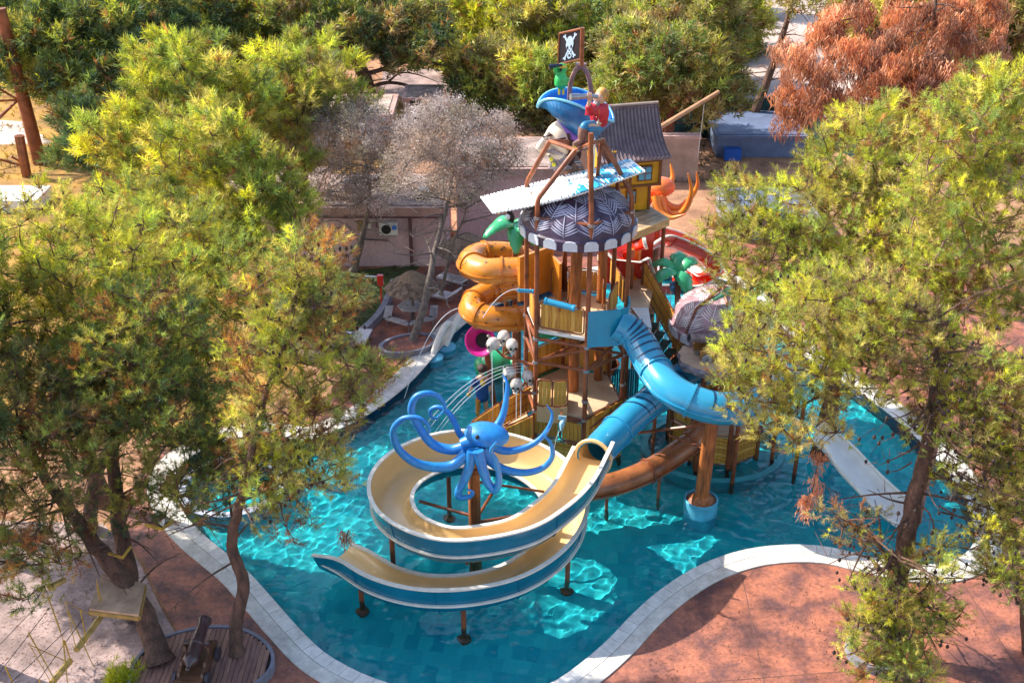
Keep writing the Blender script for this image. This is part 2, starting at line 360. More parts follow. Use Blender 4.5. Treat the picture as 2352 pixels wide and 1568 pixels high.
# k: 0 right-back, 1 back, 2 left-back, 3 front-left, 4 front-right, 5 right
tower = empty('play_tower', (TC.x, TC.y, -.2), 'tall brown-framed hexagonal water-play tower with plank panels in the pool centre', 'play tower')
ZB, ZD, ZT = 10.45, 5.6, 11.95
for k in range(6):
    top = (W(1376,332,Y=38.6), W(1302,326,Y=38.9), W(1263,324,Y=38.6), W(1322,345,Y=37.2), W(1357,306,Y=36.25), W(1384,321,Y=37.6))[k]
    MB().tube([hexv(k, z=FZ), hexv(k, z=ZB-.12), hexv(k, 1.82, ZB+.05), top], .088, 10).build('post', POST, tower, True)
    b = MB()
    for z in (9.05, 9.8, 5.2, 4.25, 3.0, 2.2):
        b = MB(); b.lathe([(.12,-.05),(.12,.05)], hexv(k, z=z), 10); b.build('clamp', STEEL, tower)
for k in range(6):
    a, c = hexv(k), hexv((k+1) % 6)
    for z in (9.8, 4.25, 5.2, 2.15):
        MB().tube([a+Vector((0,0,z)), c+Vector((0,0,z))], .065, 8).build('brace', POST, tower, True)
for k, z0, z1 in ((2, 5.2, 4.3), (3, 4.3, 5.1), (4, 4.2, 5.1), (1, 5.2, 4.2), (5, 4.3, 5.1)):
    MB().tube([hexv(k, z=z0), hexv((k+1) % 6, z=z1)], .06, 8).build('brace', POST, tower, True)
for k in (0, 2, 3, 5):
    MB().tube([hexv(k, z=4.25), TC+Vector((0,0,4.25))], .055, 8).build('brace', POST, tower, True)
for a_, b_ in ((W(1322,345,Y=37.2), W(1376,332,Y=38.6)), (W(1263,324,Y=38.6), W(1322,345,Y=37.2)), (W(1263,324,Y=38.6), W(1302,326,Y=38.9)), (W(1322,345,Y=37.2), W(1357,330,Y=36.3)), (W(1384,321,Y=37.6), W(1357,330,Y=36.3))): MB().tube([a_, b_], .07, 8).build('top_ring', POST, tower, True)
MB().tube([(TC.x, TC.y+.1, FZ), (TC.x, TC.y+.1, 9.2)], .21, 12).build('column', PILLAR, tower, True)
MB().tube([(TC.x+1.0, TC.y+.9, FZ), (TC.x+1.0, TC.y+.9, 9.1)], .17, 12).build('column', PILLAR, tower, True)
# upper floor
pl = [tuple(hexv(k, 1.80))[:2] for k in range(6)]
MB().prism(pl, ZD-.2, ZD).build('floor_plate', BEIGE, tower)
pl = [tuple(hexv(k, 1.86))[:2] for k in range(6)]
MB().prism(pl, ZD-.16, ZD-.05).build('floor_edge', WHITE, tower)
# lower floors
pl = [tuple(hexv(k, 1.8))[:2] for k in range(6)]
MB().prism(pl, 2.13, 2.30).build('floor_plate', BEIGE, tower)
PL = []
for m_ in WOOD:
    q = MB(); q.box((0, 0, 0), (1, .035, 1)); o = q.build('plank', m_); PL.append(o.data); bpy.data.objects.remove(o)
def panel(root, A, B, h, gap=.06, frame=True, nplank=None, drop=.0, foot=.08, rails=0, hor=False):
    "a plank panel with a bent tube frame between two foot points"
    A = Vector(A); B = Vector(B); d = B-A; L = math.hypot(d.x, d.y); u = Vector((d.x/L, d.y/L, 0)); rz = math.atan2(d.y, d.x); sl = d.z/L
    fr = MB(); r = .028; c = .10; ex = []
    P = lambda s, z: A+u*s+Vector((0, 0, z+sl*s))
    if frame:
        loop = [P(c, foot), P(L-c, foot), P(L-.03, foot+.03), P(L, foot+c), P(L, h-c), P(L-.03, h-.03), P(L-c, h), P(c, h), P(.03, h-.03), P(0, h-c), P(0, foot+c), P(.03, foot+.03)]
        fr.tube(loop, r, 6, closed=True)
    else: fr.tube([P(0, h), P(L, h)], r, 6); ex.append(MB().tube([P(0, foot), P(L, foot)], r, 6))
    for k in range(rails): z = foot+(h-foot)*(k+1)/(rails+1); ex.append(MB().tube([P(0, z)+Vector((u.y,-u.x,0))*.03, P(L, z)+Vector((u.y,-u.x,0))*.03], .012, 5))
    po = fr.build('plank_panel', POST, root, True)
    for q_ in ex:
        o_ = q_.build('rail', POST, root, True); o_.parent = po
    x0, x1 = gap, L-gap; hh = h-foot-2*gap
    if not hor:
        npk = nplank or max(3, int((x1-x0)/.135)); w = (x1-x0)/npk
        for i in range(npk):
            o = bpy.data.objects.new('plank', rnd.choice(PL)); COL.objects.link(o); o.parent = po
            s = x0+w*(i+.5); p = P(s, foot+gap+hh/2)+Vector((u.y,-u.x,0))*rnd.uniform(-.006,.006)
            o.location = p-Vector(root['_w']); o.rotation_euler = (0, 0, rz); o.scale = (w-.012, 1, hh)
    else:
        npk = nplank or max(2, int(hh/.14)); w = hh/npk
        for i in range(npk):
            o = bpy.data.objects.new('plank', rnd.choice(PL)); COL.objects.link(o); o.parent = po
            o.location = P(L/2, foot+gap+w*(i+.5))-Vector(root['_w']); o.rotation_euler = (0, -math.atan(sl), rz); o.scale = (x1-x0, 1, w-.012)
    return po
def z_(v, z): return Vector((v.x, v.y, z))
# upper deck panels
f = lambda k, r=1.9, z=ZD: hexv(k, r, z)
panel(tower, f(3).lerp(f(4), .07), f(3).lerp(f(4), .93), 1.08)
panel(tower, f(2).lerp(f(3), .42), f(2).lerp(f(3), .95), 1.08)
panel(tower, f(1).lerp(f(2), .05), f(1).lerp(f(2), .35), 1.1)
panel(tower, f(0).lerp(f(1), .3), f(0).lerp(f(1), .95), 1.0, frame=True)
# inner dividers
panel(tower, TC+Vector((-.25,.7,ZD)), TC+Vector((-.15,1.6,ZD)), 1.0, frame=False)
panel(tower, TC+Vector((1.0,.1,ZD)), TC+Vector((1.05,1.0,ZD)), 1.0, frame=True)
panel(tower, TC+Vector((1.15,-.6,ZD)), TC+Vector((1.55,.6,ZD)), 1.0, frame=True)
panel(tower, W(1288,672,z=ZD), W(1300,640,z=ZD), 1.1)
panel(tower, W(1400,648,z=ZD), W(1432,700,z=ZD), 1.0)
panel(tower, W(1302,700,z=ZD)+Vector((0,.9,0)), W(1335,700,z=ZD)+Vector((0,.9,0)), 1.0)
# lower deck panels: rounded front bay and panels below it
LF = 2.30
bay = [W(1233,936,z=2.6), W(1268,940,z=2.6), W(1303,938,z=2.6)]
bay = [Vector((p.x, p.y-.02, 0)) for p in bay]
MB().prism([tuple(p)[:2] for p in bay]+[(bay[2].x+.05, TC.y-.6), (TC.x-1.2, TC.y-.5)], 2.02, 2.66).build('curved_fascia', mat('fascia_beige', (.66,.40,.20), .45, .1, 2), tower)
for a, b in ((0, 1), (1, 2)): panel(tower, z_(bay[a], 2.68), z_(bay[b], 2.68), 1.13, frame=True, foot=.04)
panel(tower, hexv(0, 1.9, LF), hexv(1, 1.9, LF), 1.35)
panel(tower, hexv(1, 1.9, LF), hexv(2, 1.9, LF), 1.35)
panel(tower, hexv(3, 1.98, 1.15), hexv(3, 1.98, 1.15).lerp(hexv(4, 1.98, 1.15), .52), 1.15)
panel(tower, hexv(3, 1.98, 1.15).lerp(hexv(4, 1.98, 1.15), .54), hexv(4, 1.98, 1.15).lerp(hexv(3, 1.98, 1.15), .03), .95)
panel(tower, hexv(4, 1.98, 1.1), hexv(5, 1.98, 1.3), 1.15)
panel(tower, hexv(3, 2.0, -.25), hexv(4, 2.0, -.25), 1.42, hor=True, frame=False)
panel(tower, hexv(4, 2.0, -.25), hexv(5, 2.0, -.25), 1.40, hor=True, frame=False)
# walkway to the left of the tower: two rows of panels climbing to the right
wl = [W(1150,985,Y=35.9), W(1228,930,Y=36.7)]
panel(tower, W(1160,1040,Y=35.6), W(1226,1008,Y=36.6), 1.1, nplank=10)
panel(tower, W(1085,1030,Y=36.3), W(1150,985,Y=37.3), 1.2)
panel(tower, W(1152,984,Y=37.3), W(1222,945,Y=38.2), 1.2, frame=True, rails=2)
a_, b_ = W(1160,1040,Y=35.6), W(1226,1008,Y=36.6)
mb = MB(); mb.prism([(a_.x, a_.y), (b_.x, b_.y), (hexv(2).x, hexv(2).y), (hexv(2).x-1.0, hexv(2).y-.3)], .95, 1.1); mb.build('floor_plate', BEIGE, tower)
# wooden lower walls all the way to the water on the left
panel(tower, z_(a_, -.2), z_(b_, -.2), 1.25, hor=True, frame=False)
# side platform and stairs on the right
sp = [W(1372,585,z=ZD), W(1462,612,z=ZD), W(1500,668,z=ZD), W(1487,712,z=ZD), W(1440,716,z=ZD), W(1428,650,z=ZD)]
MB().prism([tuple(p)[:2] for p in sp], ZD-.22, ZD+.01).build('floor_plate', BEIGE, tower)
MB().prism([tuple(p)[:2] for p in (W(1435,690,z=ZD+.3), W(1490,690,z=ZD+.3), W(1498,735,z=ZD+.3), W(1440,728,z=ZD+.3))], ZD-.1, ZD+.012).build('floor_plate', WHITE, tower)
TREAD = mat('dark_green_tread', (.03,.07,.05), .6, .3, 4)
s0 = W(1475,668,Y=40.2); s1 = W(1568,835,Y=38.0)
panel(tower, s0, s1, 1.35, nplank=17, rails=2, frame=True)
s2 = W(1443,775,Y=37.6); s3 = W(1512,868,Y=36.2)
panel(tower, s2, s3, 1.25, nplank=11, rails=1)
for k in range(7):
    t = (k+.5)/7; p = s0.lerp(s1, t); q = s2.lerp(s3, t)
    m2 = MB(); c = (p+q)/2; d = p-q; z = (p.z+q.z)/2-.1
    m2.box((c.x, c.y, z), (Vector((d.x, d.y)).length*.9, .33, .05), math.atan2(d.y, d.x)); m2.build('stair_tread', TREAD, tower)
for p in (s0, s1, s2.lerp(s3, .98)): MB().tube([(p.x, p.y, FZ), (p.x, p.y, p.z+1.2)], .07, 8).build('post', POST, tower, True)
e0 = W(1560,870,Y=37.0)
panel(tower, W(1522,925,Y=36.4), W(1570,905,Y=37.4), 1.3)
for px, py, Y in ((1525,520,42.0),(1468,560,41.2),(1390,470,40.6),(1452,600,39.9)):
    p = W(px, py, Y=Y); MB().tube([(p.x, p.y, FZ), (p.x, p.y, 7.2)], .08, 8).build('post', POST, tower, True)
# diagonal tubes right of the base
MB().tube([W(1505,960,Y=35.8), W(1455,995,Y=35.2), W(1400,1020,Y=35)], .05, 6).build('brace', POST, tower, True)
MB().tube([W(1455,995,Y=35), W(1620,975,Y=33.8)], .055, 6).build('brace', POST, tower, True)
MB().tube([W(1350,985,Y=36.1), W(1440,925,Y=37)], .05, 6).build('brace', POST, tower, True)
MB().tube([W(1350,1000,Y=36.1), W(1440,940,Y=37)], .03, 6).build('hand_rail', POST, tower, True)
# orange slide entrance box on the back-left side of the upper deck
bx = [hexv(2, 1.5, 0), hexv(1, 1.5, 0)]
mb = MB(); c = hexv(2, 1.95).lerp(hexv(1, 1.95), .45); rz_ = R(130)+R(90)
mb.box((c.x-.25, c.y+.30, ZD+.85), (1.65, .12, 1.8), rz_)
mb.box((c.x+.45, c.y+.25, ZD+.75), (.1, 1.1, 1.5), R(20)); mb.build('slide_entrance', ORANGE, tower)
# blue entrance box of the tube slide, on the right-front side
a = hexv(4, 1.95, ZD); b = hexv(5, 1.95, ZD)
dd = (b-a).normalized(); no = Vector((dd.y, -dd.x, 0)); o3 = [tuple((a.lerp(b, q/6)+no*(.62*math.sin(math.pi*(q/6)**1.35)))[:2]) for q in range(7)]
mb = MB()
for (p, q) in zip(o3, o3[1:]):
    mb.box(((p[0]+q[0])/2, (p[1]+q[1])/2, ZD+.32), (math.hypot(q[0]-p[0], q[1]-p[1])+.03, .05, 1.4), math.atan2(q[1]-p[1], q[0]-p[0]))
mb.prism(o3, ZD-.38, ZD-.3)
eb = mb.build('slide_entrance', mat('azure_fibreglass', (.01,.30,.48), .3, .08, 1, coat=.3), tower)
# thatched dome over the upper deck
NAVY = mat('navy_thatch_paint', (.075,.045,.085), .45, .35, 3, .1, 12)
LEAFW = mat('pale_leaf_paint', (.46,.44,.55), .45, .12, 4)
MAUVE = mat('mauve_thatch_paint', (.42,.24,.27), .45, .25, 3, .1, 12)
TAB = mat('white_tab', (.66,.69,.74), .4, .08, 3)
def dome(root, C, Rd, H, base, leafm, tabm, z0, seed=1, nf=13):
    N = 14; prof = [(Rd+.06, -.40), (Rd+.09, -.05), (Rd+.02, .0)]
    prof += [(Rd*math.cos(math.pi/2*i/N)**.9 if i < N else .02, H*math.sin(math.pi/2*i/N)) for i in range(1, N+1)]
    def pt(a, e, up=0.0):   # e from 0 at the rim to 1 at the top
        an = math.pi/2*e; r = Rd*max(.02, math.cos(an))**.9; z = H*math.sin(an)
        return Vector((C.x+(r+up*.8)*math.cos(a), C.y+(r+up*.8)*math.sin(a), z0+z+up*.6))
    d = MB().lathe(prof, (C.x, C.y, z0), 36, cap=False).build('thatch_dome', base, root, True)
    nt = 18
    for k in range(nt):
        a = 2*math.pi*k/nt; w = .118
        pts = [(-w,-.36),(w,-.36),(w,-.14),(w*.7,-.04),(0,-.01),(-w*.7,-.04),(-w,-.14)]
        v0 = [Vector((C.x+(Rd+.115)*math.cos(a+s), C.y+(Rd+.115)*math.sin(a+s), z0+t)) for s, t in pts]
        v1 = [Vector((C.x+(Rd+.06)*math.cos(a+s), C.y+(Rd+.06)*math.sin(a+s), z0+t)) for s, t in pts]
        m = len(pts); mb = MB(); mb.add(v0+v1, [tuple(range(m))]+[(i, (i+1) % m, m+(i+1) % m, m+i) for i in range(m)]); mb.build('scallop_tab', tabm, d)
    rr = random.Random(seed); mb = MB()
    def stroke(p0, p3, bow, w, col=0):
        (a0, e0), (a3, e3) = p0, p3; vs = []; K = 5
        for i in range(K+1):
            f = i/K; a = a0+(a3-a0)*f+bow*math.sin(math.pi*f); e = e0+(e3-e0)*f; q = pt(a, e, .016)
            q2 = pt(a+(a3-a0)*.02+.001, e+(e3-e0)*.02+.001, .016); t = (q2-q); nrm = (q-Vector((C.x, C.y, z0-.6))).normalized(); sd = t.cross(nrm)
            sd = sd.normalized()*w*math.sin(math.pi*min(.97, .08+f*.9))**.8; vs += [q-sd, q+sd]
        mb.add(vs, [(2*i, 2*i+1, 2*i+3, 2*i+2) for i in range(K)])
    for row, (nk, e0, span) in enumerate(((nf, .02, .46), (nf-3, .32, .44), (8, .60, .36))):
        for k in range(nk):
            ac = 2*math.pi*(k+.5*(row % 2)+rr.uniform(-.22,.22))/nk; hw = math.pi/nk
            span_ = span; span = span*rr.uniform(.8,1.15); stroke((ac, e0), (ac+rr.uniform(-.06,.06), min(.95, e0+span)), 0, .022)
            for j in range(1, 6):
                f = j/6
                for sg in (-1, 1):
                    eb = e0+span*f*.62; stroke((ac+sg*hw*.07, eb), (ac+sg*hw*(1.12-.45*f+rr.uniform(-.1,.1)), min(.96, eb+span*(.30-.08*f))), 0, .019+.010*rr.random())
            span = span_
    lv = mb.build('painted_frond', leafm, d); lv['kind'] = 'stuff'
    return d
dome(tower, TC, 1.96, 1.18, NAVY, LEAFW, TAB, 9.28)
for k in range(6):
    a = hexv(k, 1.86, 9.62); MB().tube([a, Vector((TC.x, TC.y, 10.56))+(a-TC).normalized()*.0+Vector(((a.x-TC.x)*.2, (a.y-TC.y)*.2, 0))], .05, 6).build('roof_rib', POST, tower, True)
# blue water shooter on the front panel; a small one on the left
def shooter(a, b, r, root_label):
    a = Vector(a); b = Vector(b); rt = empty('water_cannon', (a+b)/2, root_label, 'water cannon', 'blue water cannons on the tower')
    MB().tube([a, a.lerp(b, .06), a.lerp(b, .08), a.lerp(b, .92), a.lerp(b, .94), b], [r*1.2, r*1.2, r, r, r*1.25, r*1.25], 14).build('barrel', BLUE, rt, True)
    MB().tube([(a+b)/2, (a+b)/2+Vector((0, 0, -.28))], .035, 6).build('bracket', POST, rt)
    MB().tube([b, b+(b-a).normalized()*.08], r*.5, 8).build('nozzle', STEEL, rt)
fp = f(3).lerp(f(4), .2)+Vector((-.06,-.12,1.22)); fq = f(3).lerp(f(4), .78)+Vector((-.06,-.12,1.12))
shooter(fp, fq, .115, 'long light blue water cannon resting on the front plank panel of the upper deck')
shooter(f(2).lerp(f(3), .75)+Vector((0,-.05,1.25)), f(2).lerp(f(3), .75)+Vector((-.55,-.1,1.32)), .07, 'short light blue water cannon on the left plank panel, squirting towards the orange tube')
# ---------------------------------------------------------------- slides
def frames(pts):
    out = []
    for i, p in enumerate(pts):
        t = pts[min(i+1, len(pts)-1)]-pts[max(i-1, 0)]; t.normalize()
        s = Vector((t.y, -t.x, 0)); s.normalize(); out.append((p, t, s, s.cross(t)))
    return out
def sweep(mb, fr, prof, closed=False):
    "prof: list (one per frame, or one for all) of (u, v)"
    m = len(prof[0]) if isinstance(prof[0], list) else len(prof); vs = []
    for i, (p, t, s, n) in enumerate(fr):
        pr = prof[i] if isinstance(prof[0], list) else prof
        vs += [p+s*u+n*v for u, v in pr]
    fs = []
    for i in range(len(fr)-1):
        for k in range(m if closed else m-1):
            k2 = (k+1) % m; fs.append((i*m+k, (i+1)*m+k, (i+1)*m+k2, i*m+k2))
    return mb.add(vs, fs)
def flume(name, label, cat, ctrl, prof_l, prof_r, ninterp=9, m_in=CREAM, m_out=BLUED, flare=None, seams=8, group=None, open_w=None, stripe=True, lows=None):
    "open slide: ctrl = world points along the floor; inner side low rim, outer side high wall"
    pts = spline(ctrl, ninterp); fr = frames(pts); N = len(fr)
    rt = empty(name, (pts[0].x, pts[0].y, -.2), label, cat, group)
    def P(i, off):
        f = i/(N-1); wsc = open_w(f) if open_w else (1, 1, 1); L_, R_ = prof_l, prof_r
        wl, hl, hr = wsc
        out = []
        for k in range(9):      # from left rim to the floor centre
            a = math.pi/2*k/8; out.append((-(L_[0]*wl+off)*math.cos(a)**.40 if k < 8 else 0, (L_[1]*hl)*(1-math.sin(a)**1.55)-off*math.sin(a)))
        for k in range(1, 9):
            a = math.pi/2*k/8; out.append(((R_[0]*wl+off)*math.sin(a)**.50, (R_[1]*hr)*(1-math.cos(a)**1.35)-off*math.cos(a)))
        return out
    inn = [P(i, 0) for i in range(N)]; outp = [[(u, v-(.16*max(0, 1-abs(u)/(prof_l[0]+.05))**.35 if stripe is False and m_out is BLUED else 0)) for u, v in P(i, .045)] for i in range(N)]
    mb = MB(); sweep(mb, fr, inn); mb.build('trough', m_in, rt, 'all', fix=False)
    mb = MB(); sweep(mb, fr, [list(reversed(q)) for q in outp]); mb.build('shell', m_out, rt, 'all', fix=False)
    for side in (0, -1):
        mb = MB(); sg = -1 if side == 0 else 1
        pr = []
        for i in range(N): u, v = inn[i][side]; pr.append([(u-sg*.015, v-.03), (u-sg*.015, v+.035), (u+sg*.11, v+.035), (u+sg*.11, v-.02), (u+sg*.055, v-.02), (u+sg*.05, v-.03)])
        sweep(mb, fr, pr, True); m = 6
        mb.f.append(tuple(range(m))); mb.mi.append(0); mb.f.append(tuple((N-1)*m+k for k in range(m))); mb.mi.append(0)
        mb.build('rim', RIM, rt)
    if stripe:
        for side, kk in ((1, 12),):
            mb = MB(); pr = []
            for i in range(N):
                u, v = outp[i][kk]; pr.append([(u-.01, v-.03), (u+.05, v-.03), (u+.05, v+.03), (u-.01, v+.03)])
            sweep(mb, fr, pr, True); mb.build('moulding', RIM, rt)
    for k in range(1, seams):
        i = int(k*(N-1)/seams); p, t, s, n = fr[i]; pr = outp[i]; mb = MB()
        a = [p+s*u*1.0+n*v-t*.02 for u, v in outp[i]]; b = [p+s*(u*1.035)+n*(v-.02)-t*.02 for u, v in outp[i]]
        m = len(a); vs = a+b+[q+t*.04 for q in a]+[q+t*.04 for q in b]; fs = []
        for j in range(m-1): fs += [(j, j+1, m+j+1, m+j), (m+j, m+j+1, 3*m+j+1, 3*m+j), (2*m+j, 3*m+j, 3*m+j+1, 2*m+j+1)]
        mb.add(vs, fs); mb.build('seam_flange', m_out, rt)
    return rt, fr
# ring: centre RC, the upper pass then the lower pass, seen from above clockwise
RC = Vector((-1.2, 31.1, 0))
ctrl = [W(1362,1055,z=2.98), W(1345,1090,z=2.85), W(1312,1150,z=2.66), W(1262,1200,z=2.5), W(1185,1245,z=2.34)]
def ringp(deg, r, z): return Vector((RC.x+r*math.cos(R(deg)), RC.y+r*math.sin(R(deg)), z))
for deg, r, z in ((262,2.62,2.22),(235,2.62,2.12),(205,2.66,2.02),(175,2.7,1.95),(145,2.7,1.88),(112,2.72,1.80),(80,2.72,1.72),(48,2.78,1.62),(18,2.9,1.5),(-10,2.95,1.38),(-38,3.0,1.22),(-65,3.1,1.06),(-90,3.2,.92),(-115,3.42,.78),(-138,3.72,.66)):
    ctrl.append(ringp(deg, r, z))
ctrl += [W(812,1308,z=.52), W(768,1285,z=.45)]
def ow(f):
    g = max(0, (f-.93)/.07); return (1+.18*g, 1-.3*g, 1-.55*g)
# walking clockwise the side vector points to the ring's outside?  s=(t.y,-t.x): right of travel = inside; so the left side is the outer wall
spiral, sfr = flume('spiral_flume_slide', 'open spiral slide, cream inside and teal blue outside, circling the blue octopus', 'water slide', ctrl, (.66,.98), (.60,.40), open_w=ow, seams=13, stripe=False)
mb = MB()
for i, (p, t, s, n) in enumerate(sfr): pass
pr = [(-.735,.10),(-.685,.10),(-.685,.16),(-.735,.16)]
sweep(mb, sfr, [(-.64,.30),(-.72,.30),(-.72,.365),(-.64,.365)], True); mb.build('moulding', RIM, spiral)
for px, py, z in ((770,1340,.45),(1066,1425,.85)):
    q = W(px, py+30, z=FZ*.3); 
for deg, r, z in ((-95,3.35,.80),(-150,4.15,.45),(-20,3.2,1.2),(205,2.9,1.85),(110,3.0,1.6)):
    q = ringp(deg, r, 0); mb = MB(); mb.tube([z_(q, FZ), z_(q, z)], .085, 10); mb.build('post', POST, spiral, True)
    mb = MB(); mb.lathe([(.22, FZ), (.22, FZ+.12), (.1, FZ+.2)], (q.x, q.y, 0), 12); mb.build('base', POST, spiral)
# pillar in the ring with spokes, carrying the octopus
PC = Vector((-1.22, 31.1, 0))
pil = empty('octopus_column', (PC.x, PC.y, FZ), 'orange brown painted column with steel spokes standing inside the spiral slide', 'column')
MB().tube([z_(PC, FZ), z_(PC, 3.95)], [.22, .19], 14).build('shaft', PILLAR, pil, True)
MB().lathe([(.26,-.1),(.26,.1)], (PC.x, PC.y, 3.5), 14).build('collar', POST, pil)
for deg, r, z0, z1 in ((200,2.1,1.05,1.1),(330,2.2,1.15,1.0),(15,2.3,1.35,1.35),(150,2.2,1.6,1.4),(70,2.4,1.4,1.5),(265,2.3,1.2,1.5)):
    MB().tube([z_(PC, z0), ringp(deg, r, z1)], .055, 8).build('spoke', POST, pil, True)
MB().tube([z_(PC, 3.0), ringp(20, 2.4, 2.0)], .045, 8).build('spoke', POST, pil, True)
# closed tubes
def tube_slide(name, label, ctrl, r, m, m_flange, flange_at, nint=10, seg=20, lip=True, group=None, stripes=(), sm=STRIPE, ends=(None, None), cut=None, ridge=True):
    pts = spline(ctrl, nint); N = len(pts)
    rt = empty(name, (pts[0].x, pts[0].y, 0), label, 'tube slide', group)
    fr = frames(pts)
    def ring(i, rad, a0=0, a1=2*math.pi, k=seg, t_off=0):
        p, t, s, n = fr[i]; return [p+t*t_off+s*rad*math.cos(a0+(a1-a0)*j/k)+n*rad*math.sin(a0+(a1-a0)*j/k) for j in range(k)]
    mb = MB(); vs = []
    for rad in (r, r-.04):
        for i in range(N): vs += ring(i, rad)
    fs = []
    for q in range(2):
        o = q*N*seg
        for i in range(N-1):
            for k in range(seg):
                f_ = (o+i*seg+k, o+i*seg+(k+1) % seg, o+(i+1)*seg+(k+1) % seg, o+(i+1)*seg+k); fs.append(f_)
    for i in (0, N-1):
        for k in range(seg): fs.append((i*seg+k, i*seg+(k+1) % seg, N*seg+i*seg+(k+1) % seg, N*seg+i*seg+k))
    mb.add(vs, fs); body = mb.build('tube', m, rt, 'all', fix=True)
    for f_ in flange_at:
        i = min(N-2, max(1, int(f_*(N-1)))); p, t, s, n = fr[i]; mb = MB(); k = seg
        vs = []
        for rr, tt in ((r, -.04), (r+.055, -.04), (r+.055, .04), (r, .04)): vs += [p+t*tt+(s*math.cos(2*math.pi*j/k)+n*math.sin(2*math.pi*j/k))*rr for j in range(k)]
        mb.add(vs, [(a*k+j, a*k+(j+1) % k, (a+1)*k+(j+1) % k, (a+1)*k+j) for a in range(3) for j in range(k)]); mb.build('flange', m_flange, rt, True)
    if ridge:
        for sg in (-1, 1):
            mb = MB(); sweep(mb, fr, [(sg*(r-.01), -.08), (sg*(r+.05), -.08), (sg*(r+.05), -.03), (sg*(r-.01), -.03)], True); mb.build('side_ridge', m_flange, rt)
    for (fa, fb, ne) in stripes:
        for q in range(ne):
            fc = fa+(fb-fa)*(q+.5)/ne; i0 = fc*(N-1); mb = MB(); vs = []; K = 16
            for j in range(K+1):
                a = R(20)+R(150)*j/K; wv = .042*math.sin(math.pi*j/K)**.6+.003
                for sgn in (-1, 1):
                    x = min(N-1.01, max(0, i0+ (.9*math.sin(a*1.5))/1)); i = int(x); f2 = x-i
                    p = fr[i][0].lerp(fr[i+1][0], f2); t = fr[i][1].lerp(fr[i+1][1], f2).normalized(); s = fr[i][2].lerp(fr[i+1][2], f2); n = fr[i][3].lerp(fr[i+1][3], f2)
                    vs.append(p+t*sgn*wv+(s*math.cos(a)+n*math.sin(a))*(r+.006))
            mb.add(vs, [(2*j, 2*j+1, 2*j+3, 2*j+2) for j in range(K)]); mb.build('painted_stripe', sm, rt)
    return rt, fr
tp = [W(1414,742,z=5.95), W(1442,757,z=5.72), W(1472,790,z=5.35), W(1500,842,z=5.0), W(1535,890,z=4.75), W(1592,922,z=4.5), W(1660,938,z=4.3), W(1735,925,z=4.12), W(1785,885,z=3.95), W(1765,845,z=3.8), W(1700,830,z=3.68), W(1630,842,z=3.55), W(1560,872,z=3.42), W(1495,922,z=3.30), W(1440,968,z=3.2), W(1388,1020,z=3.1), W(1362,1050,z=3.22)]
tube1, tfr = tube_slide('blue_tube_slide', 'big sky blue tube slide looping down from the upper deck to the cream flume', tp, .56, BLUE, BLUE, (.08,.2,.31,.40,.5,.6,.7,.80,.90), stripes=((.05,.20,7),(.335,.42,4),(.75,.86,7)))
# cream lip where the tube opens into the flume
p, t, s, n = tfr[-1]
mb = MB(); K = 22; vs = []
pr_ = [(r_, tt) for r_, tt in ((.60,-.05),(.68,-.05),(.68,.05),(.60,.05))]
mb.tube([p+t*.02+(s*math.cos(2*math.pi*j/K)+n*math.sin(2*math.pi*j/K))*.62 for j in range(K)], .06, 8, closed=True); mb.build('mouth_ring', CREAM, spiral, True)
mb = MB(); sweep(mb, tfr[-9:], [(.50*math.cos(2*math.pi*j/24), .50*math.sin(2*math.pi*j/24)) for j in range(24)], True); mb.build('mouth_sleeve', CREAM, spiral, 'all', fix=False)
for px, py, Y in ((1735,960,34.2),(1420,1060,34.3)):
    pass
q = [W(1215,620,z=6.5), W(1165,621,z=6.5), W(1112,622,z=6.42), W(1080,604,z=6.33), W(1100,586,z=6.25), W(1150,583,z=6.15), W(1195,592,z=5.95), W(1222,614,z=5.6), W(1212,642,z=5.2), W(1178,660,z=4.9), W(1130,670,z=4.7), W(1090,692,z=4.6), W(1090,718,z=4.5), W(1132,732,z=4.42), W(1190,732,z=4.3), W(1250,728,z=4.1), W(1300,732,z=3.9)]
tube2, ofr = tube_slide('orange_tube_slide', 'orange tube slide with brown spots coiling twice left of the tower', q, .49, ORANGE, ORANGED, (.08,.17,.27,.36,.5,.6,.69,.78,.87))
mb = MB(); rr = random.Random(5)
for i in range(2, len(ofr)-20):
    if rr.random() < .75:
        p, t, s, n = ofr[i]
        for c in range(2):
            a = R(rr.uniform(-10, 190)); w = rr.uniform(.03, .06); c0 = (s*math.cos(a)+n*math.sin(a)); e = t.cross(c0); b = p+t*rr.uniform(-.1,.1)+c0*.497
            mb.add([b+t*w*math.cos(k*math.pi/3)+e*w*math.sin(k*math.pi/3) for k in range(6)], [tuple(range(6))])
o_ = mb.build('painted_spot', SPOT, tube2); o_['kind'] = 'stuff'
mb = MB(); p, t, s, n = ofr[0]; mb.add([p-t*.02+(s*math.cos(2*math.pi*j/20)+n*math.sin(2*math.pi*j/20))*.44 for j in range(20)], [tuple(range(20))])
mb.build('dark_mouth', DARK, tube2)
for px, py in ((1190,690),(1165,640)):
    g = W(px, py, z=4.6); MB().tube([z_(g, FZ), z_(g, 4.2)], .14, 10).build('support', POST, tube2, True)
b = [W(1300,1128,z=.85), W(1360,1122,z=.9), W(1425,1108,z=1.0), W(1495,1078,z=1.15), W(1555,1040,z=1.4), W(1600,1005,z=1.75), W(1618,965,z=2.2), W(1610,935,z=2.6)]
tube3, bfr = tube_slide('brown_tube_slide', 'rust brown tube slide curving low over the water behind the cream flume', b, .43, BROWNT, POST, (.12,.42,.68,.86))
for px, py in ((1515,1095),(1395,1120)):
    g = W(px, py, z=.8); MB().tube([z_(g, FZ), z_(g, .8)], .06, 8).build('support', POST, tube3, True)
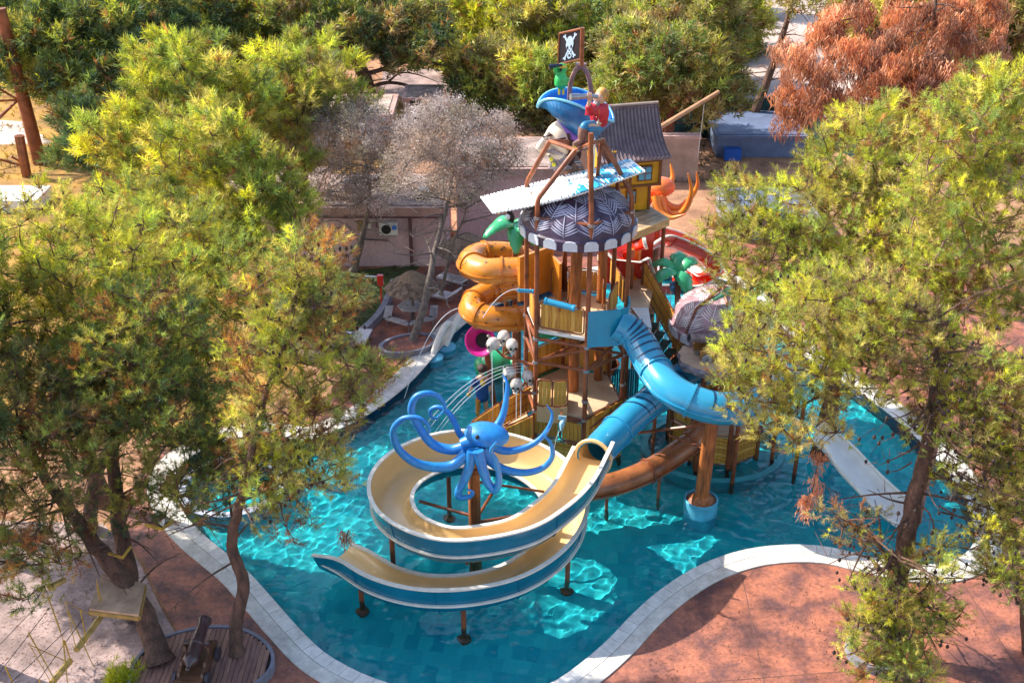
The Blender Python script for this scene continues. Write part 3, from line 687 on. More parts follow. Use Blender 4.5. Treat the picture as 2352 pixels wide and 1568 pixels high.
# red slides behind the tower
def red_flume(label, ctrl, w=.55, h=.5, m=RED):
    return flume('red_slide', label, 'water slide', ctrl, (w, h), (w, h), m_in=m, m_out=m, seams=4, stripe=False, group='red slides behind the tower', ninterp=6)
red_flume('wide glossy red slide dropping from the back of the upper deck', [W(1425,560,z=7.1), W(1430,590,z=6.7), W(1440,625,z=5.9), W(1452,655,z=5.0), W(1470,700,z=3.8)], .75, .5)
red_flume('red slide curving out to the right behind the wooden platform', [W(1450,590,z=4.6), W(1500,560,z=4.5), W(1545,565,z=4.1), W(1600,590,z=3.4), W(1625,625,z=2.6), W(1600,665,z=1.9), W(1530,672,z=1.2)], .65, .55)
mb = MB()
for a, b2, m_ in ((W(1395,580,Y=41.3), W(1500,575,Y=41.6), 0),):
    mb.bar(a+Vector((0,0,.3)), b2+Vector((0,0,.3)), .08, 1.5)
rw = mb.build('red_screen', RED); tag(rw, 'upright red and orange screen wall between the posts behind the upper deck', 'screen')
c = W(1424,640,z=ZD); ch = empty('red_chute', (c.x, c.y, ZD), 'tall rounded red chute shroud, right side coloured orange as sunlit, standing between the posts behind the upper deck', 'slide entrance')
RED_LIT = mat('sunlit_red_fibreglass', (.80,.20,.01), .2, .15, .8, coat=.5)  # lit right part of the red shell, sunlight put into its colour
for a0, a1, m_, nm in ((150, 285, RED, 'red_wall'), (285, 345, RED_LIT, 'lit_orange_wall'), (10, 60, RED_LIT, 'lit_orange_wall'), (60, 150, RED, 'red_wall')):
    mb = MB(); K = 10; vs = []
    for j in range(K+1):
        a = R(a0+(a1-a0)*j/K)
        for r_, z in ((.80, -.1), (.84, 1.25+.25*math.cos(a)), (.78, 1.25+.25*math.cos(a)), (.74, -.1)): vs.append((c.x+r_*math.cos(a), c.y+.45+r_*math.sin(a), ZD+z))
    mb.add(vs, [(j*4+k, (j+1)*4+k, (j+1)*4+(k+1) % 4, j*4+(k+1) % 4) for j in range(K) for k in range(4)]+[(0,1,2,3), tuple(K*4+k for k in range(4))]); mb.build(nm, m_, ch, True)
# white family slide on the right
flume('white_slide', 'wide plain white slide running down to the water at right of the pool', 'water slide', [W(1870,1000,z=1.9), W(1915,1040,z=1.35), W(1965,1095,z=.75), W(2020,1150,z=.25), W(2080,1200,z=.0)], (.66,.28), (.66,.28), m_in=WHITE, m_out=WHITE, seams=3, stripe=False, ninterp=5)
# big support column with its tub, under the outer bend of the blue tube
g = W(1608,1172,z=-.1); colu = empty('tub_column', (g.x, g.y, FZ), 'thick orange brown column rising from a round light blue tub', 'column')
tp_ = W(1640,965,Y=g.y+.05)
MB().tube([z_(g, .3), Vector((g.x+.12, g.y, 3.85))], [.25, .24], 14).build('shaft', PILLAR, colu, True)
MB().lathe([(.58, FZ), (.60, .42), (.54, .44), (.52, .30), (.5, .28)], (g.x, g.y, 0), 28, cap=False).build('tub', mat('light_blue_tub', (.10,.42,.58), .4, .15, 2, coat=.2), colu, True)
MB().lathe([(.53, .36), (.30, .52), (.24, .62)], (g.x, g.y, 0), 28, cap=False).build('cone', PILLAR, colu, True)
MB().tube([Vector((g.x+.0, g.y, 2.5)), W(1540,1000,Y=g.y+1.2)], .05, 8).build('arm', POST, colu, True)
# ---------------------------------------------------------------- blue octopus on its column
def octopus(rt, tentacles, m, tipm=None, seg=10):
    for pts, r0, r1 in tentacles:
        sp = spline(pts, 8); N = len(sp); MB().tube(sp, [r0*(1-(i/(N-1)))**.8+r1 for i in range(N)], seg).build('tentacle', m, rt, True)
octo = empty('blue_octopus', (PC.x, PC.y, 3.9), 'blue octopus statue with long curling tentacles perched above the spiral slide', 'octopus')
T_ = lambda L, Y0, dY: [W(x, y, Y=Y0+dY*k/(len(L)-1)) for k, (x, y) in enumerate(L)]
tents = [
 (T_([(1072,1040),(1040,1068),(995,1072),(950,1060),(915,1030),(903,990),(925,962),(962,960),(985,980),(983,1000)], 30.6, -.8), .15, .03),
 (T_([(1068,1025),(1035,1032),(995,1020),(965,985),(945,945),(955,912),(985,903),(1012,915),(1022,938),(1012,952)], 31.0, .5), .15, .03),
 (T_([(1070,1010),(1055,995),(1045,972),(1030,948),(1008,935),(990,940),(990,956),(1004,960),(1008,950)], 31.8, .6), .10, .02),
 (T_([(1085,1035),(1078,1070),(1065,1105),(1052,1130),(1058,1142),(1078,1140),(1086,1130),(1072,1122)], 30.5, -.4), .16, .02),
 (T_([(1098,1035),(1108,1075),(1122,1110),(1138,1125),(1146,1100),(1140,1060),(1128,1035),(1140,1015)], 30.4, -.5), .15, .03),
 (T_([(1108,1030),(1125,1058),(1160,1078),(1205,1085),(1245,1075),(1268,1050),(1266,1020),(1252,1000),(1262,985)], 30.9, -.4), .15, .015),
 (T_([(1120,1020),(1160,1035),(1205,1028),(1240,1008),(1262,978),(1268,950),(1256,930)], 31.2, .3), .13, .015),
 (T_([(1120,1000),(1142,978),(1156,950),(1163,915),(1165,880),(1155,860)], 31.5, .8), .15, .015)]
octopus(octo, tents, OCTO)
c = W(1118,998,Y=31.0)
MB().ball(c, (.72,.52,.36), 22, Euler((0, R(6), R(-8))).to_matrix()).build('head', OCTO, octo, True)
MB().tube(spline([W(1062,1020,Y=31.0), W(1085,1012,Y=31.0), W(1120,1006,Y=31.0)], 5), [.20+.06*k/10 for k in range(11)], 14).build('neck', OCTO, octo, True)
for dx, dy, dz in ((-.28,-.38,.16),(-.18,-.30,-.24)):
    e = c+Vector((dx, dy, dz)); MB().ball(e, .075, 10).build('eye', DARK, octo, True)
MB().tube([z_(PC, 3.85), W(1092,1035,Y=31.0)], [.18,.2], 12).build('collar', OCTO, octo, True)
# ---------------------------------------------------------------- red-orange octopus far behind
REDO = mat('coral_red_paint', (.70,.10,.06), .35, .25, 1.5, coat=.2, col2=(.75,.24,.03)); ORGO = mat('orange_tentacle_paint', (.80,.28,.02), .35, .25, 1.2, coat=.2, col2=(.75,.12,.03))
Yr = 47.0; c = W(1512,428,Y=Yr)
ro = empty('coral_octopus', (c.x, c.y, c.z-1.6), 'coral red octopus statue with orange tentacles behind the yellow tree house', 'octopus')
MB().ball(c+Vector((.1,-.1,.02)), (.62,.55,.42), 18).build('head', REDO, ro, True)
def tn(L, Y0, dY, r, m): sp = spline(T_(L, Y0, dY), 7); N = len(sp); MB().tube(sp, [r*(1-i/(N-1))**.7+.02 for i in range(N)], 10).build('tentacle', m, ro, True)
tn([(1500,435),(1510,462),(1530,480),(1545,492)], 46.8, -.8, .22, REDO)
tn([(1492,440),(1488,465),(1478,482)], 46.7, -.3, .22, REDO)
tn([(1515,445),(1530,470),(1560,478),(1585,455),(1602,425),(1600,395)], 46.7, -.6, .2, ORGO)
tn([(1512,450),(1530,488),(1562,490),(1582,465),(1588,435),(1580,398)], 46.4, -.8, .2, ORGO)
tn([(1520,435),(1536,425),(1545,405),(1540,376)], 47.1, .4, .17, ORGO)
tn([(1505,450),(1515,485),(1540,500),(1575,492)], 46.2, -1, .17, ORGO)
MB().tube([z_(c, 0), z_(c, c.z-.2)], .2, 10).build('stand', POST, ro, True)
# ---------------------------------------------------------------- tree house with striped swept roof on its platform
YEL = mat('yellow_house_paint', (.78,.40,.02), .4, .12, 2, wear=.15); TRIM = mat('dark_timber_trim', (.22,.08,.025), .5, .2, 3)
ROOF = mat('grey_mauve_roof', (.27,.19,.20), .45, .25, 3, wear=.2); ROOFL = mat('roof_batten', (.12,.08,.09), .5, .2, 3); PANE = mat('sky_blue_pane', (.12,.42,.60), .2, .1, 2)
hc = W(1432,430,Y=43.4); hz = 7.55
house = empty('tree_house', (hc.x, hc.y, hz), 'yellow two-storey tree house with dark trim and swept striped roof', 'tree house')
u = Vector((.97, .24, 0)); v = Vector((-.24, .97, 0)); rzh = math.atan2(u.y, u.x)
def HP(a, b, z): return Vector((hc.x, hc.y, 0))+u*a+v*b+Vector((0, 0, z))
MB().box(HP(.1, .1, hz+.55), (1.5, 1.4, 1.1), rzh).build('lower_storey', YEL, house)
MB().box(HP(0, .1, hz+1.62), (2.3, 1.9, 1.0), rzh).build('upper_storey', YEL, house)
for a in (-1.15, 1.15, -.05):
    MB().box(HP(a, -.86, hz+1.62), (.10, .10, 1.06), rzh).build('corner_trim', TRIM, house)
for z in (hz+1.12, hz+2.1): MB().box(HP(0, -.86, z), (2.42, .12, .09), rzh).build('beam', TRIM, house)
for a in (-.65, .85): MB().box(HP(a, -.61, hz+.55), (.10, .10, 1.1), rzh).build('corner_trim', TRIM, house)
def window(a, b, z, w, h, side=0):
    rz = rzh+(math.pi/2 if side else 0)
    fo = MB().box(HP(a, b, z), (w, .08, h), rz).build('window', TRIM, house); nrm = (u if side else -v)
    o = HP(a, b, z)+nrm*.045
    MB().box(o, (w-.12, .03, h-.12), rz).build('pane', PANE, fo); MB().box(o+nrm*.02, (.035, .02, h-.12), rz).build('mullion', TRIM, fo); MB().box(o+nrm*.02, (w-.12, .02, .035), rz).build('mullion', TRIM, fo)
window(-.6, -.88, hz+1.62, .5, .6); window(.52, -.88, hz+1.62, .6, .62); window(.1, -.63, hz+.6, .42, .55); window(1.17, .1, hz+1.62, .6, .6, 1); window(.86, .1, hz+.55, .4, .5, 1)
# swept roof: straight ridge, eaves curving outwards
mb = MB(); K = 9; wd = 2.9; zr, ze = 11.55, 9.85
sec = [(1.35*(i/K)**1.0*(.62+.38*(i/K)**1.2), zr+(ze-zr)*(1-(1-i/K)**1.65)) for i in range(K+1)]
for sg in (-1, 1):
    vs = []
    for i, (y, z) in enumerate(sec):
        fl = 1+.14*(i/K)
        vs += [HP(-wd/2*fl*.86, .1+sg*y, z), HP(wd/2*fl*.86, .1+sg*y, z)]
    mb.add(vs, [(2*i, 2*i+1, 2*i+3, 2*i+2) for i in range(K)])
ro_ = mb.build('roof', ROOF, house)
sm_ = ro_.modifiers.new('thick', 'SOLIDIFY'); sm_.thickness = .07
nb = 19
for q in range(nb):
    t_ = q/(nb-1)*2-1; mb = MB()
    mb.tube([HP(wd/2*(1+.14*(i/K))*.86*t_, .1-y, z+.03) for i, (y, z) in enumerate(sec)], .032, 4); mb.build('batten', ROOFL, ro_)
MB().tube([HP(-wd/2*.88, .1, zr+.05), HP(wd/2*.88, .1, zr+.05)], .06, 6).build('ridge_cap', mat('pale_ridge', (.45,.33,.26), .5, .1, 3), ro_)
MB().box(HP(-1.0,-.2,hz+2.3), (.8,1.2,.5), rzh).build('gable', YEL, house)
# platform planks
c4 = [W(1449,547,z=7.3), W(1534,512,z=7.3), W(1500,455,z=7.5), W(1380,490,z=7.5)]
plat = empty('tree_house_platform', (c4[0].x, c4[0].y, 0), 'timber platform with a thick pale edge under the yellow tree house', 'platform')
PLW = [mat('weathered_board', (.50,.36,.22), .6, .3, 2, .2, 14, wear=.3), mat('weathered_board_b', (.42,.29,.17), .6, .3, 2, .2, 14, wear=.3)]
o4 = c4[0]; e1 = c4[1]-o4; e2 = (c4[3]-o4); e2 = Vector((e2.x, e2.y, 0)); e1 = Vector((e1.x, e1.y, 0)); 
nbd = 12
for i in range(nbd):
    a = o4+e2*(i/nbd)+Vector((0,0,.0)); b2 = a+e1; w = e2.length/nbd-.02
    q = [a, b2, b2+e2/nbd*.94, a+e2/nbd*.94]; mb = MB(); mb.prism([(p.x, p.y) for p in q], 7.42, 7.50+rnd.uniform(0,.012)); mb.build('board', PLW[i % 2], plat)
mb = MB(); mb.bar(z_(o4, 7.36)-e2*.02, z_(o4+e1, 7.36)-e2*.02, .08, .3); mb.bar(z_(o4+e1, 7.36), z_(o4+e1+e2, 7.36), .08, .3); mb.bar(z_(o4, 7.36), z_(o4+e2, 7.36), .08, .3)
mb.build('edge_beam', mat('pale_edge_beam', (.62,.40,.17), .5, .2, 2, stretch=(1,1,4)), plat)
mb = MB(); mb.bar(z_(o4, 7.1)+e2*.1, z_(o4+e1, 7.1)+e2*.1, .1, .16); mb.build('joist', POST, plat)
# boom with its hanging rope
bm_ = empty('boom', W(1483,312,Y=43), 'long light brown timber boom sticking out past the tree house with a rope', 'boom')
a = W(1486,311,Y=44.9); b = W(1651,211,Y=47)
MB().tube([a, b], [.11, .08], 8).build('spar', mat('sandy_spar', (.55,.28,.13), .5, .2, 3), bm_, True)
MB().tube([a.lerp(b,.8), W(1603,362,Y=46.2)], .015, 4).build('rope', STEEL, bm_)
# ---------------------------------------------------------------- the slanting white and blue corrugated roof over the dome
wr = [W(1131,489,Y=37.0), W(1482,392,Y=37.2), W(1447,364,Y=38.8), W(1103,452,Y=38.7)]
wv = empty('slanting_roof', (wr[0].x, wr[0].y, wr[0].z), 'slanting scalloped roof, white at left turning to painted blue waves at right', 'roof')
WPAINT = mat('white_roof_paint', (.86,.86,.82), .35, .04, 2, wear=.06); WBLUE = mat('wave_blue_paint', (.03,.34,.58), .3, .2, 3)
nc = 44; mb = MB(); vs = []; rows = 9
nrm = (wr[1]-wr[0]).cross(wr[3]-wr[0]).normalized()
if nrm.z < 0: nrm = -nrm
NX = nc*3
def RP(s, t, up=0):
    t = t-.26*(1-t)*math.sin(math.pi*s)**1.2
    return wr[0].lerp(wr[1], s).lerp(wr[3].lerp(wr[2], s), t)+nrm*(up+.018*math.sin(s*nc*2*math.pi))
def ed(s): return .012*abs(math.sin(s*nc*math.pi))
mb = MB(); vs = []
for i in range(NX+1):
    s = i/NX; e = ed(s); vs += [RP(s, -e), RP(s, .5), RP(s, 1+e), RP(s, 1+e, -.05), RP(s, .5, -.05), RP(s, -e, -.05)]
mb.add(vs, [(i*6+k, (i+1)*6+k, (i+1)*6+(k+1) % 6, i*6+(k+1) % 6) for i in range(NX) for k in range(6)]+[tuple(range(6)), tuple(NX*6+k for k in range(6))])
mb.build('corrugated_sheet', WPAINT, wv)
# blue wave areas lying on the sheet: teeth along their left side
mb = MB(); rr = random.Random(9)
def patch(s0, s1, t0, t1, lean):
    n_ = 26; L = []; 
    for i in range(n_+1):
        s = s0+(s1-s0)*i/n_; f = i/n_
        th = t1(f)+.05*rr.uniform(-1, 1); tl = t0(f); L.append((s, tl, max(tl+.01, th)))
    vs = []; 
    for s, a, b2 in L: vs += [RP(s, a, .012), RP(s, b2, .012)]
    mb.add(vs, [(2*i, 2*i+2, 2*i+3, 2*i+1) for i in range(n_)])
patch(.50, .985, lambda f: .0, lambda f: .10+.62*min(1, f*1.8)-.16*f, 0)
patch(.70, .80, lambda f: .70-.05*f, lambda f: .80+.05*f, 0)
patch(.80, .985, lambda f: .74+.06*math.sin(f*9), lambda f: .99, 0)
for k in range(16):
    s = rr.uniform(.5, .95); t = rr.uniform(.3, .95); w = rr.uniform(.01, .03); patch(s, s+w, lambda f, t=t: t-.04, lambda f, t=t: t+.05*math.sin(f*3.1)+.03, 0)
wp = mb.build('painted_wave', WBLUE, wv); wp['kind'] = 'stuff'
for i in range(24):
    for t in (.04, .96):
        mb = MB(); p = RP((i+.5)/24, t, .02); mb.ball(p, .025, 6); mb.build('bolt', DARK, wv)
for a, b2 in ((wr[0].lerp(wr[1],.3).lerp(wr[3].lerp(wr[2],.3),.5), hexv(3,1.8,10.0)), (wr[0].lerp(wr[1],.8).lerp(wr[3].lerp(wr[2],.8),.5), hexv(0,1.8,10.2))):
    MB().tube([a, b2], .05, 6).build('strut', POST, wv, True)
# ---------------------------------------------------------------- giant pirate head with blue hat
SKIN = mat('pale_skin_paint', (.78,.62,.46), .45, .1, 3, wear=.1); HAIR = mat('dark_brown_hair', (.07,.03,.03), .6, .4, 4, .5, 14, stretch=(6,6,1)); GREY = mat('grey_beard', (.36,.30,.30), .6, .35, 5, .4, 14)
HATB = mat('hat_blue', (.015,.18,.42), .35, .5, .9, coat=.2, col2=(.004,.07,.20)); HATI = mat('hat_inside_blue', (.01,.20,.72), .35, .15, 2); PIPE = mat('hat_piping', (.22,.62,.82), .4, .1, 3); PURP = mat('purple_band', (.22,.09,.42), .5, .15, 3)
YH = 39.6; hC = W(1322,262,Y=YH)
head = empty('pirate_statue_bust', (hC.x, hC.y, 11.2), 'giant pirate head statue with blue cocked hat and grey beard on top of the tower', 'pirate head')
TL = Euler((R(-4), R(9), R(0))).to_matrix()
def HH(x, y, z): return hC+TL@Vector((x, y, z))
def put(mb): return mb
# brim: low corners left and right, high flaps front and back
K = 48; vs = []
for k in range(K):
    a = 2*math.pi*k/K; ca, sa = math.cos(a), math.sin(a); up = abs(sa)**.9
    back = 1.0 if sa > 0 else .86
    for r_, zf, th in ((.62, -.28, 0), (.86, -.18, 0), (1.0, .10, 0)):
        pass
    base = (.66*ca+.10, .56*sa, -.64-.34*ca); mid = (1.02*ca+.03, .86*sa, -.20-.20*ca); top = (1.34*ca, .98*sa, .04+.44*up*back-.10*max(0,ca)+(.18 if sa > 0 else .10-.30*ca)*up)
    vs += [HH(*base), HH(*mid), HH(*top)]
fs = [(k*3+j, ((k+1) % K)*3+j, ((k+1) % K)*3+j+1, k*3+j+1) for k in range(K) for j in range(2)]
mb = MB(); mb.add(vs, fs); brim = mb.build('hat_brim', [HATB, HATI], head, 'all', fix=False)
md = brim.modifiers.new('thick', 'SOLIDIFY'); md.thickness = .06; md.offset = -1; md.material_offset = 1
mb = MB(); mb.tube([vs[k*3+2] for k in range(K)], .05, 6, closed=True); mb.build('hat_piping', PIPE, head, True)
mb = MB(); mb.ball(HH(.08,0,-.42), (.60,.50,.34), 24, TL); mb.build('hat_crown', HATI, head, True)
mb = MB(); bv = []
for k in range(K): bv += [HH(.66*math.cos(2*math.pi*k/K)+.10, .57*math.sin(2*math.pi*k/K), -.84-.34*math.cos(2*math.pi*k/K)), HH(.70*math.cos(2*math.pi*k/K)+.10, .60*math.sin(2*math.pi*k/K), -.60-.34*math.cos(2*math.pi*k/K))]
mb.add(bv, [(2*k, 2*((k+1) % K), 2*((k+1) % K)+1, 2*k+1) for k in range(K)]); bn = mb.build('hat_band', PURP, head, True); bn.modifiers.new('t','SOLIDIFY').thickness = .05
T2 = Euler((0, R(12), 0)).to_matrix(); fc = W(1288,322,Y=YH-.1)
mb = MB(); mb.ball(fc+Vector((-.02,0,-.02)), (.58,.55,.74), 22, T2); mb.ball(fc+Vector((-.12,-.30,-.42)), (.34,.26,.36), 14); mb.ball(fc+Vector((-.18,-.40,.03)), (.22,.16,.2), 12); mb.build('face', SKIN, head, True)
mb = MB(); mb.tube(spline([fc+Vector((-.42,-.36,.42)), fc+Vector((-.60,-.42,.14)), fc+Vector((-.74,-.44,-.12)), fc+Vector((-.56,-.42,-.18))], 4), lerp_list([.08,.10,.15,.08], 13), 10); mb.build('nose', SKIN, head, True)
for x, y, z in ((-.02,-.56,.12),(-.48,-.42,.18)):
    MB().ball(fc+Vector((x,y,z)), (.12,.05,.05), 10).build('eye', WHITE, head, True); MB().ball(fc+Vector((x-.02,y-.04,z)), (.04,.03,.04), 8).build('pupil', DARK, head)
    MB().bar(fc+Vector((x-.16,y-.03,z+.08)), fc+Vector((x+.16,y-.03,z+.16)), .05, .06).build('eyebrow', HAIR, head)
mb = MB()
for i in range(9):
    x = .25+.045*i; y = -.42+.11*i; mb.tube(spline([fc+Vector((x,y,.40)), fc+Vector((x+.10,y,-.1)), fc+Vector((x+.04*math.sin(i),y,-.75-.1*(i % 3)))], 4), [.09]*8+[.04], 7)
mb.build('hair', HAIR, head, True)
mb = MB()
for i in range(5): mb.tube(spline([fc+Vector((-.34+.11*i,-.34,-.42)), fc+Vector((-.30+.10*i,-.5,-.75)), fc+Vector((-.42+.2*i,-.48,-1.05+.1*abs(i-2)))], 4), lerp_list([.15,.13,.04], 9), 8)
mb.tube(spline([fc+Vector((-.58,-.46,-.26)), fc+Vector((-.3,-.58,-.22)), fc+Vector((.05,-.52,-.34))], 4), lerp_list([.04,.10,.04], 9), 8)
mb.build('beard', GREY, head, True)
YB = mat('yellow_bead', (.70,.62,.02), .35, .1, 3); OB = mat('orange_bead', (.85,.16,.02), .35, .1, 3)
for px, py, m_ in ((1266,366,YB),(1272,378,YB),(1319,337,YB),(1318,350,OB)): MB().ball(W(px,py,Y=YH-.75), (.075,.075,.11 if m_ is OB else .08), 10).build('bead', m_, head, True)
q = W(1323,380,Y=39.3); MB().box(q, (.34,.08,.30), 0).build('neckerchief', WHITE, head)
for i in range(4): MB().box(q+Vector((0,-.05,-.12+.075*i)), (.33,.02,.028)).build('neckerchief_stripe', REDO if i % 2 == 0 else DARK, head)
MB().tube([W(1318,385,Y=39.6), W(1318,440,Y=39.4)], .16, 10).build('stand', POST, head, True)
MB().tube([fc+Vector((.1,.1,-.3)), W(1322,395,Y=39.5)], [.3,.34], 12).build('neck', mat('tan_coat', (.30,.19,.12), .6, .3, 3), head, True)
# steel arch over the hat, with the flag on its top
ARCH = mat('mauve_brown_arch', (.27,.13,.12), .4, .25, 3, wear=.3)
ar = empty('steel_arch', W(1332,235,Y=39.9), 'brown steel arch standing on the blue hat and carrying the skull flag', 'arch')
MB().tube(spline([W(1308,232,Y=39.9), W(1310,195,Y=39.9), W(1320,165,Y=39.9), W(1334,153,Y=39.9), W(1348,166,Y=39.9), W(1356,195,Y=39.9), W(1360,232,Y=39.9)], 6), .085, 8).build('hoop', ARCH, ar, True)
MB().lathe([(.2,-.03),(.2,.03)], W(1334,148,Y=39.9), 12).build('plate', ARCH, ar)
fl = empty('pirate_flag', W(1336,148,Y=39.9), 'black rigid flag with white skull and crossed bones in a brown frame', 'flag')
A = W(1285,78,Y=40.2); B = W(1336,66,Y=39.6); Cc = W(1335,136,Y=39.6); D = W(1282,148,Y=40.2)
MB().tube([W(1336,150,Y=39.6), W(1338,64,Y=39.6)], .075, 8).build('pole', POST, fl, True)
mb = MB(); mb.tube([A, B], .04, 6); mb.tube([A, D], .04, 6); mb.tube([D, Cc], .035, 6); mb.build('frame', POST, fl, True)
nf_ = (B-A).cross(D-A).normalized(); 
if nf_.y > 0: nf_ = -nf_
mb = MB(); q = [A, B, Cc, D]; mb.add([p-nf_*.012 for p in q]+[p+nf_*.012 for p in q], [(0,1,2,3),(4,7,6,5),(0,4,5,1),(1,5,6,2),(2,6,7,3),(3,7,4,0)]); mb.build('panel', mat('black_flag', (.022,.012,.02), .5, .2, 3), fl)
SKW = mat('flag_pale_blue_white', (.55,.66,.80), .5, .06, 3)
def FPt(s, t, up=.02): return A.lerp(B, s).lerp(D.lerp(Cc, s), t)+nf_*up
def fell(cs, ct, rs, rt_, m, name, up, k=20, rot=0, bump=None):
    vs = []
    for i in range(k):
        a = 2*math.pi*i/k; x = rs*math.cos(a); y = rt_*math.sin(a); 
        if bump: x *= bump(y/rt_)
        vs.append(FPt(cs+x, ct+y, up))
    mb = MB(); mb.add(vs, [tuple(range(k))]); return mb.build(name, m, fl, fix=False)
def fbone(p, q, w, name='crossbone'):
    p = Vector((p[0], p[1], 0)); q = Vector((q[0], q[1], 0)); d = (q-p).normalized(); n = Vector((-d.y, d.x, 0))
    poly = [p-n*w, q-n*w, q-n*w*2.1+d*w, q-n*w*1.3+d*w*2.6, q+d*w*1.4, q+n*w*1.3+d*w*2.6, q+n*w*2.1+d*w, q+n*w, p+n*w, p+n*w*2.1-d*w, p+n*w*1.3-d*w*2.6, p-d*w*1.4, p-n*w*1.3-d*w*2.6, p-n*w*2.1-d*w]
    mb = MB(); vs = [FPt(v_.x, v_.y, .018) for v_ in poly]; tr = tessellate_polygon([poly]); mb.add(vs, [tuple(t) for t in tr]); mb.build(name, SKW, fl, fix=False)
fbone((.28,.15), (.68,.80), .035); fbone((.72,.17), (.30,.83), .035)
fell(.5, .43, .17, .28, SKW, 'skull', .024, bump=lambda y: 1 if y < .1 else 1-.45*(y-.1))
fell(.5, .80, .10, .10, SKW, 'jaw', .026); fell(.5, .79, .05, .045, MATS['black_flag'], 'mouth', .030)
fell(.41, .52, .035, .055, MATS['black_flag'], 'eye_socket', .030); fell(.57, .51, .035, .055, MATS['black_flag'], 'eye_socket', .030); fell(.49, .61, .02, .025, MATS['black_flag'], 'nose_hole', .030)
# parrot with spyglass standing on the hat
GRN = mat('parrot_green', (.02,.45,.10), .35, .15, 3, coat=.2); YB2 = mat('parrot_yellow', (.75,.50,.03), .4, .15, 3)
Yp = 39.5; pb = W(1289,214,Y=Yp)
par = empty('parrot', pb, 'bright green parrot statue lifting a dark spyglass while standing on the hat', 'parrot')
mb = MB(); mb.tube(spline([W(1290,206,Y=Yp), W(1289,190,Y=Yp), W(1289,172,Y=Yp), W(1290,158,Y=Yp)], 5), lerp_list([.06,.24,.23,.16,.15], 16), 14); mb.ball(W(1290,157,Y=Yp), (.19,.18,.17), 14); mb.build('body', GRN, par, True)
MB().ball(W(1292,154,Y=Yp-.17), (.14,.08,.05), 10).build('yellow_brow', YB2, par, True)
MB().tube([W(1288,160,Y=Yp-.15), W(1286,166,Y=Yp-.3)], [.06,.01], 8).build('beak', DARK, par, True)
MB().tube(spline([W(1282,172,Y=Yp-.1), W(1276,162,Y=Yp-.15), W(1279,152,Y=Yp-.15)], 4), [.07]*8+[.03], 8).build('wing', GRN, par, True)
MB().tube(spline([W(1297,180,Y=Yp), W(1303,186,Y=Yp), W(1306,180,Y=Yp)], 4), .05, 6).build('tail', GRN, par, True)
MB().tube([W(1262,154,Y=Yp-.2), W(1275,151,Y=Yp-.2), W(1292,150,Y=Yp-.2)], [.09,.06,.05], 10).build('spyglass', mat('black_gloss', (.015,.02,.04), .15, .1, 3), par, True)
for dx in (-.07, .07): MB().tube([pb+Vector((dx,0,-.05)), pb+Vector((dx,0,.28))], .045, 6).build('leg', YB2, par, True)
# ---------------------------------------------------------------- seated pirate with telescope
JR = mat('crimson_jacket', (.55,.012,.03), .5, .25, 4); TRO = mat('blue_trousers', (.02,.20,.38), .5, .2, 4); BOOT = mat('brown_boot_leather', (.24,.12,.085), .5, .3, 4); BLOND = mat('ginger_blond_hair', (.62,.30,.07), .6, .35, 6, .5, 20); FIGSK = mat('figure_skin', (.62,.36,.24), .5, .1, 4)
Ys = 37.6
def K3(px, py, dy=0): return W(px, py, Y=Ys+dy)
sp_ = empty('seated_pirate', K3(1372,305), 'seated pirate figure in red jacket and blue trousers looking through a long telescope', 'pirate figure')
def skin(name, verts, edges, rads, m, root, lv=2):
    me = bpy.data.meshes.new(name); off = Vector(root['_w']); me.from_pydata([Vector(v_)-off for v_ in verts], edges, []); me.update()
    o = bpy.data.objects.new(name, me); COL.objects.link(o); o.parent = root; o['_w'] = tuple(off)
    s_ = o.modifiers.new('skin', 'SKIN'); s_.use_smooth_shade = True
    for i, r_ in enumerate(rads):
        q = me.skin_vertices[0].data[i]; q.radius = (r_, r_) if not isinstance(r_, tuple) else r_; q.use_root = (i == 0)
    ss = o.modifiers.new('sub', 'SUBSURF'); ss.levels = lv; ss.render_levels = lv; me.materials.append(m); return o
V = [K3(1372,288), K3(1375,268), K3(1377,248), K3(1378,236),              # pelvis chest neck
     K3(1366,248,-.2), K3(1355,256,-.45), K3(1352,240,-.55), K3(1356,226,-.5),       # near arm up to telescope
     K3(1389,246,.1), K3(1392,262,.0), K3(1386,280,-.1), K3(1373,284,-.3),              # other arm resting
     K3(1362,290,-.35), K3(1345,287,-.65), K3(1337,305,-.68), K3(1333,318,-.7),                       # leg
     K3(1368,294,-.2), K3(1353,296,-.6), K3(1350,312,-.65), K3(1346,330,-.7)]
E_ = [(0,1),(1,2),(2,3),(2,4),(4,5),(5,6),(6,7),(2,8),(8,9),(9,10),(10,11),(0,12),(12,13),(13,14),(14,15),(0,16),(16,17),(17,18),(18,19)]
rads = [.19,.22,.17,.09,.10,.09,.075,.06,.10,.09,.08,.06,.15,.13,.11,.09,.15,.13,.11,.09]
skin('body', V, E_, rads, FIGSK, sp_)
skin('jacket', [V[0]-Vector((-.12,-.05,.12)), V[1], V[2], V[4], V[5], V[6], V[8], V[9], V[10]], [(0,1),(1,2),(2,3),(3,4),(4,5),(2,6),(6,7),(7,8)], [.30,.31,.28,.16,.15,.13,.17,.15,.13], JR, sp_)
for L_ in ([(1374,288,0),(1360,289,-.3),(1344,289,-.62),(1340,298,-.66)], [(1378,292,0),(1366,295,-.22),(1353,298,-.58),(1351,308,-.63)]):
    MB().tube(spline([K3(x, y, d) for x, y, d in L_], 5), lerp_list([.17,.18,.145,.13], 16), 12).build('trouser_leg', TRO, sp_, True)
